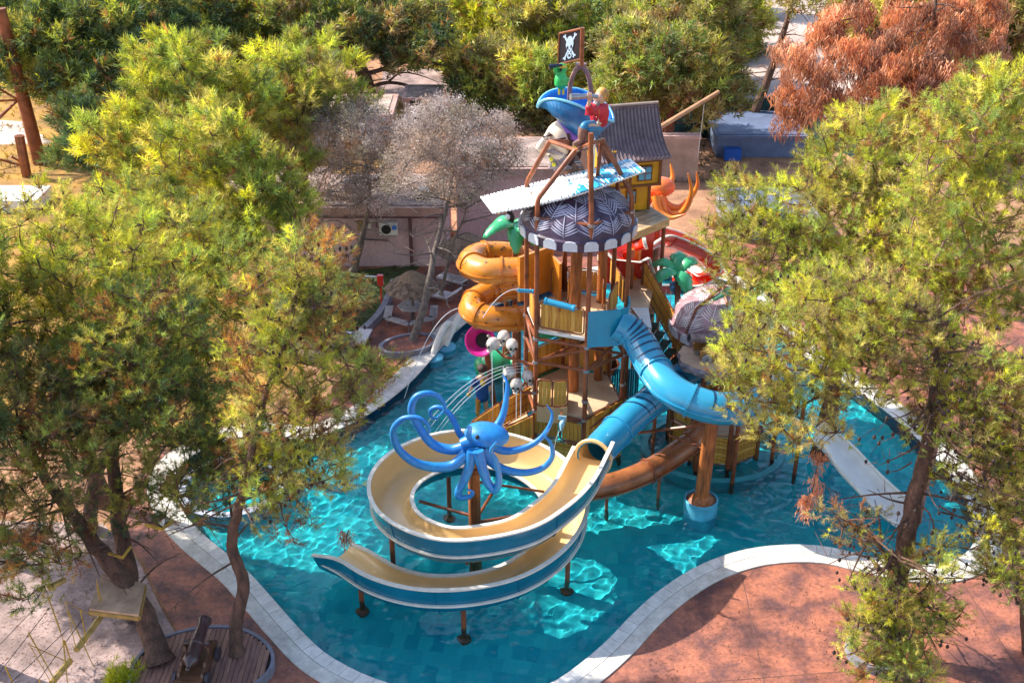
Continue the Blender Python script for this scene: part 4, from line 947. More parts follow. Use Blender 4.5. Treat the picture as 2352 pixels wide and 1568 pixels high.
for L_ in ([(1342,295,-.66),(1338,308,-.68),(1336,322,-.70)], [(1352,304,-.62),(1349,320,-.66),(1347,334,-.68)]):
    q = spline([K3(x, y, d) for x, y, d in L_], 4); e = q[-1]
    mb = MB(); mb.tube(q, lerp_list([.19,.16,.12], 9), 12); mb.tube(spline([e+Vector((.06,.03,-.02)), e+Vector((-.10,-.06,-.06)), e+Vector((-.28,-.14,-.10))], 4), lerp_list([.11,.11,.07], 9), 10); mb.build('boot', BOOT, sp_, True)
hd = K3(1379,224); MB().ball(hd, (.19,.21,.25), 16).build('head', FIGSK, sp_, True)
MB().ball(hd+Vector((.06,.05,.07)), (.23,.24,.25), 14).build('hair', BLOND, sp_, True)
MB().tube(spline([hd+Vector((-.10,-.12,-.10)), hd+Vector((-.14,-.16,-.22)), hd+Vector((-.05,-.15,-.36))], 4), lerp_list([.1,.13,.04], 9), 8).build('beard', GREY, sp_, True)
MB().tube([hd+Vector((-.17,-.12,.02)), hd+Vector((-.24,-.16,-.03))], [.04,.03], 6).build('nose', FIGSK, sp_, True)
MB().ball(hd+Vector((-.13,-.17,.06)), .03, 6).build('eye', DARK, sp_)
MB().tube([K3(1372,222,-.35), K3(1352,221,-.5), K3(1350,221,-.5), K3(1332,222,-.6), K3(1330,222,-.6), K3(1310,223,-.7)], [.07,.07,.085,.085,.105,.11], 12).build('telescope', STEEL, sp_, True)
for i in range(4): MB().tube(spline([K3(1355,227,-.5)+Vector((-.02+.035*i-.05,-.07,-.02)), K3(1355,222,-.5)+Vector((.035*i-.07,-.11,.05)), K3(1355,220,-.5)+Vector((.035*i-.07,-.05,.12))], 3), .022, 6).build('finger', FIGSK, sp_, True)
MB().bar(K3(1383,250,-.15), K3(1370,290,-.35), .05, .07).build('sash', mat('sash_cream', (.66,.58,.48), .6, .1, 4), sp_)
for i in range(5): MB().ball(K3(1376-i*.6,254+i*6,-.30), .03, 6).build('button', BLOND, sp_)
# perch: diagonal arms and a hanging plank shield
MB().tube([K3(1357,300), K3(1356,425,.3)], .10, 8).build('perch_post', PILLAR, tower, True)
MB().tube([K3(1382,320,.1), K3(1372,405,.3)], .07, 8).build('perch_post', POST, tower, True)
MB().bar(K3(1366,318,-.05), K3(1362,395,.1), .05, .22).build('perch_board', WHITE, tower)
# ---------------------------------------------------------------- skull shower clusters
SK = mat('bone_white', (.66,.60,.54), .5, .25, 5, .2, 20)
def skull(c, r, label, face):
    o = empty('skull', c, label, 'skull', 'skull showers beside the tower')
    Mz = Matrix.Rotation(face, 3, 'Z')
    mb = MB(); mb.ball(c, (r*.95, r*1.1, r), 16, Mz); mb.ball(c+Mz@Vector((0,-r*.62,-r*.62)), (r*.55, r*.45, r*.5), 12, Mz); mb.build('cranium', SK, o, True)
    for sx in (-.36, .36): MB().ball(c+Mz@Vector((sx*r,-r*1.0,-r*.18)), (r*.25, r*.15, r*.22), 10, Mz).build('eye_socket', DARK, o, True)
    MB().ball(c+Mz@Vector((0,-r*1.08,-r*.48)), (r*.1, r*.1, r*.15), 6, Mz).build('nose_hole', DARK, o)
    MB().ball(c+Mz@Vector((0,-r*.72,-r*1.08)), (r*.42, r*.36, r*.22), 10, Mz).build('jaw', SK, o, True)
sk1 = [(1157,773,37.7,'upper cluster, topmost white skull above the other two left of the tower',R(-20)),(1133,789,37.3,'upper cluster, leftmost white skull beside the magenta funnel',R(-60)),(1176,792,37.3,'upper cluster, right white skull nearest the tower post',R(10)),
       (1170,856,37.0,'lower cluster, left white skull behind the raised blue tentacle tip',R(-50)),(1186,882,36.7,'lower cluster, lowest white skull with dark eye sockets facing the viewer',R(-8)),(1213,864,36.9,'lower cluster, right white skull touching the front-left tower post',R(35))]
cl = []
for px, py, Y, lb, a in sk1: c = W(px, py, Y=Y); cl.append(c); skull(c, .24, lb, a)
for trio in (cl[:3], cl[3:]):
    m_ = sum(trio, Vector())/3; q = hexv(3, 1.9, m_.z-.55)
    hub = empty('skull_bracket', (m_.x, m_.y, m_.z-.6), 'brown bracket with three arms holding the '+('upper' if trio is not cl[3:] and trio[0] == cl[0] else 'lower')+' trio of skulls', 'bracket', 'brackets of the skull showers')
    MB().tube([q, Vector((m_.x, m_.y, m_.z-.6))], .06, 8).build('arm', POST, hub, True)
    for c in trio: MB().tube([Vector((m_.x, m_.y, m_.z-.6)), c+Vector((0,.05,-.15))], .04, 6).build('stalk', POST, hub, True)
# water jets
JET = bpy.data.materials.new('water_jet'); JET.use_nodes = True; jb = JET.node_tree.nodes['Principled BSDF']; jb.inputs['Base Color'].default_value = (.85,.93,1,1); jb.inputs['Roughness'].default_value = .25; jb.inputs['Alpha'].default_value = .62; jb.inputs['Specular IOR Level'].default_value = .8
def jet(name, label, p0, v0, zend, r=.014, n=1, spread=.0, group=None, broken=True):
    rr = random.Random(sum(map(ord, label))); root = empty(name, p0, label, 'water jet', group); mb = MB()
    for j in range(n):
        v_ = Vector(v0)*(1+rr.uniform(-.04,.04)*spread*3)+Vector((rr.uniform(-1,1), rr.uniform(-1,1), rr.uniform(-1,1)))*spread*.3; pts = []; t = 0; q0 = Vector(p0)+Vector((rr.uniform(-1,1),rr.uniform(-1,1),0))*.05*min(1,n-1)
        while True:
            q = q0+v_*t+Vector((0, 0, -4.9*t*t)); pts.append(q)
            if q.z < zend or t > 3: break
            t += .045
        k = 0; L = len(pts)
        while k < L-1:
            f = k/L; seglen = max(1, int((1-f)*14)) if broken else L
            e = min(L-1, k+seglen); mb.tube(pts[k:e+1], r*(1-.2*f), 5); k = e+(1 if broken and f > .35 and rr.random() < .55 else 0)
            if e == L-1: break
    o = mb.build('stream', JET, root, True)
    if broken: o['kind'] = 'stuff'
    return root
for i, (py, vx) in enumerate(((842,-4.9),(848,-4.7),(855,-4.4),(862,-4.3))):
    p0 = W(1212,py-8,Y=37.2-.1*i); jet('water_jet', ['topmost','second','third','lowest'][i]+' of four thin water arcs shooting left from the tower post into the pool', p0, (vx, -1.6, 1.2), WZ, .010, 1, .0, 'arcing water jets left of the tower')
for i, (px, py, Y) in enumerate(((1130,800,37.1),(1156,840,36.8),(1196,898,36.4),(1186,900,36.4))):
    jet('water_jet', ['thin water thread falling straight from the leftmost skull','thin water thread falling near the green turtle slide','thin water thread falling from the lower right skull','thin water thread falling from the lowest skull'][i], W(px,py,Y=Y), (0,-.15,0), WZ, .014, 1, 0, 'water threads falling from the skulls', False)
jet('water_jet', 'water arc crossing from the orange tube down to the round brown planter', W(1060,707,Y=41.5), (-2.6,-1.0,.4), .3, .016)
jet('water_jet', 'short water thread squirting left from the small blue cannon over the orange tube', W(1190,664,Y=38.3), (-2.6,0,.1), 5.3, .012, 1, 0, None, False)
for i, px in enumerate((1512,1520,1530,1541)): jet('water_jet', ['first','second','third','last'][i]+' from the left of the falling threads under the right green palm leaves', W(px,665,Y=41), (0,-.3,0), WZ, .014, 1, 0, 'water threads under the right palm', False)
# ---------------------------------------------------------------- palms
def leaf(root, base, tip, w, droop, m=GREENL, name='palm_leaf'):
    base = Vector(base); tip = Vector(tip); n_ = 14; d = tip-base; sd = Vector((-d.y, d.x, 0)); 
    if sd.length < .05: sd = Vector((1,0,0))
    sd.normalize(); vs = []
    for i in range(n_+1):
        f = i/n_; c = base+d*f+Vector((0,0,droop*math.sin(math.pi*f)));  ww = w*math.sin(math.pi*min(1,f*.9+.08))**.75*(1 if i % 2 else .84)
        vs += [c-sd*ww+Vector((0,0,-.35*ww)), c-sd*ww*.5+Vector((0,0,-.02)), c+Vector((0,0,.06)), c+sd*ww*.5+Vector((0,0,-.02)), c+sd*ww+Vector((0,0,-.35*ww))]
    mb = MB(); mb.add(vs, [(i*5+k, i*5+k+1, (i+1)*5+k+1, (i+1)*5+k) for i in range(n_) for k in range(4)])
    o = mb.build(name, m, root, 'all', fix=False); md = o.modifiers.new('t', 'SOLIDIFY'); md.thickness = .06; 
    mb = MB(); mb.tube([base+d*(i/n_)+Vector((0,0,droop*math.sin(math.pi*i/n_)+.07)) for i in range(n_+1)], .03, 5); mb.build('midrib', m, o)
    return o
Y1 = 41.2; k1 = W(1183,520,Y=Y1)
palm1 = empty('fibreglass_palm', (k1.x, k1.y, FZ), 'fibreglass palm with green leaves and a toucan, left of the dark thatched dome', 'artificial palm', 'artificial palms around the tower')
MB().tube([(k1.x, k1.y, FZ), k1], .11, 8).build('trunk', POST, palm1, True)
for t in ((1112,548),(1186,585),(1130,522),(1240,575),(1215,535)):
    leaf(palm1, k1, W(t[0], t[1], Y=Y1-(.9 if t[1] > 545 else -.4)), .33, .35)
tou = empty('toucan', W(1170,505,Y=Y1), 'black and white toucan with orange beak on the left palm', 'toucan'); c = W(1172,500,Y=Y1)
MB().ball(c, (.17,.15,.24), 12).build('body', DARK, tou, True); MB().ball(c+Vector((-.10,-.10,.06)), (.11,.1,.13), 10).build('breast', WHITE, tou, True); MB().ball(c+Vector((-.04,0,.26)), .12, 10).build('head', DARK, tou, True)
MB().tube(spline([c+Vector((-.12,-.03,.30)), c+Vector((-.32,-.05,.33)), c+Vector((-.46,-.06,.16))], 5), lerp_list([.08,.09,.02], 11), 8).build('beak', mat('beak_orange', (.85,.36,.02), .3, .1, 3), tou, True)
Y2 = 40.6; k2 = W(1556,628,Y=Y2)
palm2 = empty('fibreglass_palm', (k2.x, k2.y, FZ), 'fibreglass palm with broad green leaves in front of the red slides, right of the stairs', 'artificial palm', 'artificial palms around the tower')
b2 = W(1557,760,Y=38.6); MB().tube([(b2.x, b2.y, FZ), b2, k2], .11, 8).build('trunk', POST, palm2, True)
for t, dy in (((1500,610),.3),((1500,655),-.7),((1582,682),-.9),((1600,605),.5),((1560,585),1.2)): leaf(palm2, k2, W(t[0], t[1], Y=Y2+dy), .34, .35)
mb = MB()
for i in range(9): mb.ball(k2+Vector((rnd.uniform(-.2,.2), -.25+rnd.uniform(-.1,.1), -.15-rnd.uniform(0,.5))), rnd.uniform(.1,.17), 8)
mb.build('blue_coconut_bunch', mat('icy_blue', (.16,.38,.72), .35, .4, 6), palm2, True)
Y3 = 37.6; k3 = W(1728,682,Y=Y3)
palm3 = empty('fibreglass_palm', (k3.x, k3.y, FZ), 'fibreglass palm leaning over the pink thatched dome, leaves half hidden by pine', 'artificial palm', 'artificial palms around the tower')
MB().tube([(k3.x-.2, k3.y, FZ), W(1735,770,Y=37.2), k3], .10, 8).build('trunk', POST, palm3, True)
leaf(palm3, k3, W(1672,722,Y=36.5), .30, .25, TEAL); leaf(palm3, k3, W(1640,690,Y=37.8), .30, .4); leaf(palm3, k3, W(1775,660,Y=38.4), .3, .35)
# ---------------------------------------------------------------- second dome, rock slab with cannon, ship base
d2 = W(1652,735,Y=38.6); hut = empty('thatched_hut', (d2.x, d2.y, FZ), 'low hut with mauve and cream palm-leaf dome on brown posts at right', 'hut')
dome(hut, Vector((d2.x, d2.y, 0)), 1.75, 1.15, MAUVE, mat('cream_leaf_paint', (.72,.64,.62), .45, .12, 4), TAB, 4.95, 4, 11)
for k in range(5):
    a = R(20+72*k); MB().tube([(d2.x+1.6*math.cos(a), d2.y+1.6*math.sin(a), FZ), (d2.x+1.6*math.cos(a), d2.y+1.6*math.sin(a), 4.9)], .08, 8).build('post', POST, hut, True)
for k in range(4): a = R(220+k*55); MB().tube([Vector((d2.x+1.82*math.cos(a), d2.y+1.82*math.sin(a), 5.0)), Vector((d2.x+1.35*math.cos(a), d2.y+1.35*math.sin(a), 5.85)), Vector((d2.x, d2.y, 6.3))], .05, 6).build('roof_rib', POST, hut, True)
ROCK = mat('grey_rock', (.36,.33,.36), .8, .5, 3, .8, 8, col2=(.14,.16,.22)); SAND = mat('sandy_slab_top', (.62,.42,.30), .8, .2, 1.5, .1)
sc_ = W(1655,818,z=4.5); slab = empty('rock_slab', (sc_.x, sc_.y, 0), 'rock-edged sandy slab raised on posts beside the blue tube, carrying a cannon', 'rock slab')
rr = random.Random(3); K = 30; ol = []
for k in range(K): a = 2*math.pi*k/K; r_ = 1.28+.10*rr.uniform(-1,1); ol.append((sc_.x+1.18*r_*math.cos(a), sc_.y+r_*.92*math.sin(a)))
mb = MB(); vs = []
for (j, z, s) in ((0,4.52,1),(1,4.40,1.03),(2,4.28,.99),(3,4.16,.93)): vs += [(sc_.x+(p[0]-sc_.x)*(s+rr.uniform(-.025,.025)), sc_.y+(p[1]-sc_.y)*(s+rr.uniform(-.025,.025)), z+rr.uniform(-.02,.02)*(j > 0)) for p in ol]
mb.add(vs, [(j*K+k, j*K+(k+1) % K, (j+1)*K+(k+1) % K, (j+1)*K+k) for j in range(3) for k in range(K)]+[tuple(3*K+k for k in range(K))]); mb.build('rock_edge', ROCK, slab)
mb = MB(); mb.prism([(sc_.x+(p[0]-sc_.x)*.99, sc_.y+(p[1]-sc_.y)*.99) for p in ol], 4.44, 4.53); mb.build('slab_top', SAND, slab)
for dx, dy in ((-.6,-.4),(.6,-.3),(0,.6)): MB().tube([(sc_.x+dx, sc_.y+dy, FZ), (sc_.x+dx, sc_.y+dy, 4.4)], .09, 8).build('post', POST, slab, True)
def cannon(loc, rz, sc, label, wood, iron, wheel, elev=6):
    L_ = Matrix.Rotation(rz, 3, 'Z'); loc = Vector(loc); rt = empty('cannon', loc, label, 'cannon')
    P = lambda x, y, z: loc+L_@Vector((x*sc, y*sc, z*sc))   # x is the firing direction
    e = math.tan(R(elev))
    ax = [(-.75,.05),(-.68,.10),(-.60,.20),(-.52,.24),(-.40,.22),(0,.205),(.02,.225),(.10,.225),(.12,.19),(.75,.155),(.80,.175),(.86,.20),(.95,.20)]
    MB().tube([P(x, 0, .78+x*e) for x, r_ in ax], [r_*sc for x, r_ in ax], 16).build('barrel', iron, rt, True)
    mb = MB(); mb.tube([P(.951, 0, .78+.951*e), P(.955, 0, .78+.955*e)], .13*sc, 12); mb.build('bore', DARK, rt)
    for sy in (-1, 1):
        poly = [(-.95,.18),(.55,.18),(.60,.50),(.30,.74),(.0,.74),(-.05,.60),(-.40,.56),(-.45,.44),(-.70,.40),(-.75,.30),(-.95,.28)]
        m = len(poly); v0 = [P(x, sy*.30, z) for x, z in poly]; v1 = [P(x, sy*.38, z) for x, z in poly]
        mb = MB(); tr = tessellate_polygon([[Vector((x, z, 0)) for x, z in poly]])
        mb.add(v0+v1, [tuple(t) for t in tr]+[tuple(m+i for i in reversed(t)) for t in tr]+[(i, (i+1) % m, m+(i+1) % m, m+i) for i in range(m)]); mb.build('carriage_side', wood, rt)
        for x in (-.65, .35):
            c = P(x, sy*.46, .19); M_ = L_@Matrix.Rotation(R(90), 3, 'X'); w_ = MB().lathe([(.19*sc,-.05*sc),(.19*sc,.05*sc)], c, 18, M_).build('wheel', wheel, rt)
            MB().lathe([(.05*sc,-.07*sc),(.05*sc,.07*sc)], c, 8, M_).build('hub', iron, w_)
        MB().tube([P(.1, sy*.36, .80), P(.1, sy*.22, .79)], .06*sc, 8).build('trunnion', iron, rt)
    MB().box(P(-.2, 0, .26), (1.3*sc, .6*sc, .08*sc), rz).build('bed', wood, rt); MB().box(P(-.96, 0, .26), (.1*sc, .80*sc, .18*sc), rz).build('rear_beam', wood, rt)
    MB().ball(P(-.80, 0, .78-.8*e), .07*sc, 10).build('knob', iron, rt, True)
    for x in (-.65, .35): MB().tube([P(x, -.5, .19), P(x, .5, .19)], .035*sc, 6).build('axle', iron, rt)
    return rt
IRON = mat('old_iron', (.13,.10,.10), .45, .4, 5, .1, metal=.3); TIM = mat('orange_timber', (.50,.23,.06), .5, .3, 3, .1, wear=.3); GW = mat('grey_wheel', (.42,.40,.40), .6, .3, 6)
cp = W(1632,822,z=4.55); cannon((cp.x, cp.y+.12, 4.53), R(196), .92, 'mauve-grey barrelled cannon on an orange carriage upon the rock slab', TIM, mat('mauve_iron', (.26,.19,.20), .5, .4, 4, .1), GW, 12)
# little ship-like base on the right: horizontal planks in a polygon
sb = W(1640,1000,z=.4); ship = empty('plank_base', (sb.x, sb.y, FZ), 'polygonal base of horizontal planks standing in the water behind the tub column', 'wooden base')
pol = [sb+Vector((1.75*math.cos(R(a)), 1.45*math.sin(R(a)), 0)) for a in range(195, 195+316, 45)]
for i in range(6):
    a, b3 = pol[i], pol[i+1]
    if i < 4: panel(ship, z_(a, -.1), z_(b3, -.1), 1.35, hor=True, frame=False, nplank=7)
    MB().box((a.x, a.y, .5), (.14,.14,1.6), R(20)).build('post', TRIM, ship)
for i in (0, 4, 5): panel(ship, z_(pol[i], 1.35), z_(pol[i+1], 1.35), 1.0)
mb = MB(); mb.prism([(p.x, p.y) for p in pol[:-1]], 1.2, 1.3); mb.build('floor_plate', BEIGE, ship)
mb = MB(); K = 40; r0 = 2.75; vs = []
for k in range(K+1): a = 2*math.pi*k/K; vs += [(sb.x+r0*math.cos(a), sb.y+r0*.85*math.sin(a), -.12), (sb.x+(r0-.25)*math.cos(a), sb.y+(r0-.25)*.85*math.sin(a), -.08), (sb.x+r0*math.cos(a), sb.y+r0*.85*math.sin(a), FZ)]
mb.add(vs, [(k*3, (k+1)*3, (k+1)*3+1, k*3+1) for k in range(K)]+[(k*3, k*3+2, (k+1)*3+2, (k+1)*3) for k in range(K)]); mb.build('underwater_kerb', mat('teal_kerb', (.05,.36,.42), .5, .2, 2), ship)
for px, py, Y in ((1830,1050,36.0),(1690,1035,35.4),(1795,880,37)):
    p = W(px, py, Y=Y); MB().tube([(p.x, p.y, FZ), (p.x, p.y, 3.0)], .08, 8).build('post', POST, ship, True)
# upper plank room right of the slab
panel(ship, W(1645,905,Y=37.4), W(1710,912,Y=37.0), 1.25)
panel(ship, W(1600,915,Y=38), W(1640,905,Y=37.5), 1.3, frame=False)
# ---------------------------------------------------------------- bits in the water left and inside the tower
st = W(1103,943,z=WZ); fig = empty('pirate_statue', (st.x, st.y, FZ), 'brown-haired statue in yellow and blue clothes with an orange peg leg in the water', 'statue')
F = lambda x, y, z: Vector((st.x+x, st.y+y, z))
skin('body', [F(.05,0,.75), F(.08,0,1.15), F(.10,0,1.42), F(.10,0,1.55), F(-.15,-.05,1.38), F(-.32,-.2,1.05), F(-.42,-.3,.85), F(.30,-.05,1.38), F(.42,-.1,1.1), F(.4,-.2,.85), F(-.05,0,.4), F(-.08,0,-.2), F(.2,0,.4), F(.26,0,-.2)], [(0,1),(1,2),(2,3),(2,4),(4,5),(5,6),(2,7),(7,8),(8,9),(0,10),(10,11),(0,12),(12,13)], [.2,.19,.15,.08,.09,.08,.06,.09,.08,.06,.12,.09,.12,.09], FIGSK, fig)
skin('coat', [F(.12,.02,.25), F(.08,0,.8), F(.09,0,1.2), F(-.18,-.05,1.35), F(-.32,-.2,1.08), F(.32,-.05,1.35), F(.42,-.1,1.1)], [(0,1),(1,2),(2,3),(3,4),(2,5),(5,6)], [.34,.25,.22,.12,.11,.12,.11], mat('royal_blue_coat', (.015,.07,.30), .5, .3, 3), fig)
MB().ball(F(.10,-.10,1.22), (.17,.14,.2), 12).build('yellow_shirt', YB2, fig, True); MB().ball(F(.10,0,1.75), (.15,.16,.18), 12).build('head', FIGSK, fig, True); MB().ball(F(.10,.03,1.82), (.21,.22,.18), 12).build('hair', HAIR, fig, True)
MB().tube([F(-.08,-.2,.5), F(-.10,-.25,-.3)], [.1,.07], 10).build('peg_leg', ORANGE, fig, True); MB().ball(F(-.45,-.32,.82), .09, 8).build('hand', YB2, fig, True)
tu = W(1140,890,z=WZ); tur = empty('turtle_slide', (tu.x, tu.y, FZ), 'green turtle-shell play figure on a round blue base in the water', 'turtle figure')
MB().lathe([(.62, FZ), (.62, .25), (.5, .32)], (tu.x, tu.y, 0), 20).build('round_base', MATS['light_blue_tub'], tur, True)
MB().ball((tu.x-.1, tu.y, .95), (.82,.7,.62), 18).build('shell', mat('turtle_green', (.01,.26,.09), .3, .4, 2.5, coat=.3, col2=(.03,.42,.2)), tur, True)
for dx, dy in ((-.6,-.45),(.5,-.5),(-.7,.3),(.6,.3)): MB().ball((tu.x+dx, tu.y+dy, .55), (.2,.16,.3), 10).build('flipper', MATS['turtle_green'], tur, True)
MB().ball((tu.x+.75, tu.y-.2, 1.15), (.22,.2,.2), 12).build('head', MATS['turtle_green'], tur, True)
MAG = mat('magenta_funnel', (.58,.02,.24), .3, .1, 1.5, coat=.3); pk = W(1103,782,Y=40.5)
fun = empty('magenta_funnel', (pk.x, pk.y, 0), 'magenta funnel mouth with a white rim below the orange tube', 'funnel'); Mf = Euler((R(60), R(-35), 0)).to_matrix()
MB().lathe([(.16,-.7),(.3,-.35),(.62,.0),(.64,.02),(.58,.02),(.3,-.3)], pk, 22, Mf, cap=False).build('cone', MAG, fun, True); MB().lathe([(.29,-.32),(.28,-.3)], pk, 16, Mf).build('dark_throat', DARK, fun)
MB().tube([pk+Mf@Vector((0,0,-.6)), Vector((pk.x+.6, pk.y+.6, FZ))], .12, 8).build('stem', POST, fun, True)
MB().tube([pk+Vector((.3,-.2,.35)), pk+Vector((.75,-.3,-.15))], .06, 6).build('white_spout', WHITE, fun, True)
# shaded play things under the tower: green slab wall, teal toadstool, brown bucket, blue screen of slats
gs = empty('green_wall', W(1262,905,Y=39.8), 'dark green climbing wall in the shade under the tower', 'climbing wall')
MB().box(W(1262,862,Y=39.8), (1.4,.2,2.2), R(10)).build('wall_board', mat('deep_green', (.01,.12,.05), .4, .3, 2), gs); MB().tube([W(1238,868,Y=39.6), W(1288,870,Y=39.8)], .03, 6).build('rail', STEEL, gs)
for i, (px, py) in enumerate(((1225,772),(1255,768),(1290,766),(1320,772))): MB().ball(W(px,py,Y=39.6), (.35,.25,.14), 12).build('green_lump', MATS['turtle_green'], gs, True)
ts = W(1360,815,Y=41.2); to = empty('toadstool_shower', (ts.x, ts.y, FZ), 'teal domed toadstool shower in the shade behind the tower', 'toadstool shower')
MB().lathe([(.95,-.1),(.85,.15),(.5,.4),(.05,.5)], ts, 24).build('cap', TEAL, to, True); MB().tube([(ts.x, ts.y, FZ), ts], .12, 10).build('stem', TEAL, to, True)
bk = W(1392,842,Y=40.4); bu = empty('brown_bucket', (bk.x, bk.y, FZ), 'round brown bowl-shaped bucket hanging behind the right tower post', 'bucket')
MB().lathe([(.2,-.35),(.48,-.2),(.55,.15),(.5,.15)], bk, 20, cap=False).build('bowl', BROWNT, bu, True); MB().tube([(bk.x, bk.y, FZ), bk+Vector((0,0,-.3))], .07, 8).build('stem', POST, bu)
bs = empty('blue_slat_screen', W(1420,915,Y=39.5), 'row of tall blue slats screening the pool behind the tower', 'screen')
for i in range(16): p = W(1385+i*5.2, 905, Y=40.0); MB().box((p.x, p.y, p.z+.3), (.075,.04,1.7), .1).build('slat', BLUED, bs)
for i, (px, py, px2, py2) in enumerate(((1395,985,1455,905),)): pass
MB().tube([W(1402,965,Y=36.6), W(1455,925,Y=37.2)], .03, 6).build('hand_rail', RIM, tower, True)
for k in range(7): p = W(1405+k*9, 945-k*4, Y=38.2); MB().box((p.x, p.y, p.z), (.35,.7,.05), R(-20)).build('stair_tread', GREENL, tower)
# two white arching pipes pouring at the pool edge
for i, (a, b3, c) in enumerate((((1048,752),(1012,775),(992,822)), ((1085,732),(1048,752),(1022,798)))):
    p0 = W(a[0], a[1], z=.05); p2 = W(c[0], c[1], z=WZ); pm = (p0+p2)/2+Vector((0,0,.75)); sp0 = spline([p0, p0.lerp(pm,.5)+Vector((0,0,.2)), pm, p2.lerp(pm,.4)+Vector((0,0,.1)), p2+Vector((0,0,.05))], 5)
    fo = empty('arched_spout', p0, ['front','rear'][i]+' white arching water spout at the left pool edge', 'spout', 'pair of white arching spouts')
    MB().tube(sp0, .15, 10).build('pipe', RIM, fo, True); MB().lathe([(.5,-.5),(.5,.06),(.3,.1)], (p2.x, p2.y, WZ), 20).build('round_foot', MATS['light_blue_tub'], fo, True)
# small blue dolphin squirting from the front panel
dp = W(1290,975,Y=35.4); do = empty('dolphin_spout', dp, 'small pale blue dolphin-shaped spout squirting on the front of the tower', 'spout')
MB().tube(spline([dp+Vector((.12,.1,.22)), dp+Vector((.02,0,.05)), dp+Vector((-.02,-.12,-.18))], 5), lerp_list([.03,.11,.04], 11), 10).build('body', mat('pale_blue', (.35,.62,.75), .3, .1, 3), do, True)
MB().bar(dp+Vector((.15,.1,.2)), dp+Vector((-.12,.1,.25)), .05, .16).build('tail', MATS['pale_blue'], do)
MB().bar(dp+Vector((0,0,.1)), dp+Vector((0,.5,.3)), .05, .05).build('bracket', POST, do)
jet('water_jet', 'thin slanting water thread from the pale blue dolphin spout', W(1285,990,Y=35.2), (-.5,-.2,-.2), WZ, .012, 1, 0, None, False)
# round kiddie ring at the left end of the pool
kr = W(532,1108,z=0); ring = empty('spill_ring', (kr.x, kr.y, FZ), 'round white-rimmed ring basin in the left end of the pool, seen through pine needles', 'ring basin')
mb = MB(); K = 44; vs = []
for k in range(K+1):
    a = 2*math.pi*k/K
    for r_, z in ((1.95,FZ),(1.93,-.10),(1.65,-.09),(1.62,FZ)): vs.append((kr.x+r_*math.cos(a), kr.y+r_*math.sin(a), z))
mb.add(vs, [(k*4+j, (k+1)*4+j, (k+1)*4+j+1, k*4+j+1) for k in range(K) for j in range(3)]); mb.build('rim_wall', mat('pale_mosaic', (.48,.52,.66), .5, .3, 8), ring)
# ---------------------------------------------------------------- pink building with its fittings
PINK = mat('pink_render', (.68,.47,.46), .85, .2, .8, .1, 8, col2=(.55,.37,.36), wear=.35, fine=.12); FASC = mat('fascia_render', (.52,.33,.28), .8, .2, 1, wear=.3); ROOFT = mat('dusty_flat_roof', (.38,.28,.24), .95, .5, .7, .3, 5, col2=(.17,.125,.105), wear=.5, fine=.4)
def block(name, label, x0, x1, y0, y1, h, wallm=PINK, roofm=ROOFT, cat='building', fh=.45, over=.12, fm=None):
    rt = empty(name, ((x0+x1)/2, y0, 0), label, cat)
    MB().box(((x0+x1)/2, (y0+y1)/2, h/2), (x1-x0, y1-y0, h)).build('wall', wallm, rt)
    MB().box(((x0+x1)/2, (y0+y1)/2, h+fh/2), (x1-x0+2*over, y1-y0+2*over, fh)).build('fascia', fm or FASC, rt)
    MB().box(((x0+x1)/2, (y0+y1)/2, h+fh+.02), (x1-x0-.3, y1-y0-.3, .06)).build('roof', roofm, rt)
    return rt
bA = block('pink_building', 'low pink rendered building with flat roof and air conditioner behind the olive trees', -9.6, -3.25, 54, 58.5, 2.75)
MB().box((-5.05, 53.93, 1.4), (.16,.12,2.7)).build('downpipe', mat('dark_pipe', (.16,.07,.07), .7, .2, 3), bA)
ac = empty('air_conditioner', (-6.1, 53.7, 1.95), 'white outdoor air conditioner unit with a blue sticker on the pink wall', 'air conditioner')
MB().box((-6.1, 53.72, 2.2), (.90,.36,.62)).build('case', RIM, ac); MB().lathe([(.24,-.02),(.24,.02)], (-6.2, 53.53, 2.2), 18, Euler((R(90),0,0)).to_matrix()).build('fan_grille', DARK, ac)
MB().box((-5.80, 53.53, 2.3), (.22,.02,.22)).build('blue_sticker', HATI, ac); MB().box((-6.1, 53.75, 1.85), (.8,.3,.05)).build('bracket', STEEL, ac)
for x, w, h, m_, l in ((-7.15,.34,.36,RIM,'small white electrical box left of the air conditioner'), (-7.55,.25,.5,mat('ochre_box', (.45,.30,.12), .6, .2, 3),'narrow ochre electrical box left of the white one')):
    o = MB().box((x, 53.93, 2.25), (w,.14,h)).build('electrical_box', m_); tag(o, l, 'electrical box')
for x, y, w, h in ((-8.2,56.2,.6,.5), (-6.9,57.2,.45,.35), (-4.4,55.6,.5,.3)): MB().box((x, y, 3.25+h/2), (w,w,h)).build('roof_vent', STEEL, bA)
MB().tube(spline([(-9.4,55.2,3.32), (-7.8,54.7,3.33), (-6.4,55.3,3.32), (-4.0,54.6,3.33)], 5), .025, 5).build('cable', DARK, bA)
MB().tube([(-6.7,53.95,3.1), (-6.72,53.93,2.2), (-6.6,53.93,2.15)], .02, 5).build('cable', DARK, bA); MB().tube([(-9.6,53.8,2.74), (-3.3,53.8,2.72)], .05, 6).build('gutter', MATS['dark_pipe'] if 'dark_pipe' in MATS else DARK, bA)
bB = block('pink_building', 'second pink building set back behind the left end of the white slanting roof', -2.9, 3.2, 57.2, 62, 3.6)
bC = block('pink_building', 'left pink wing seen under the grey olive crown', -16, -9.8, 55.0, 60, 2.6)
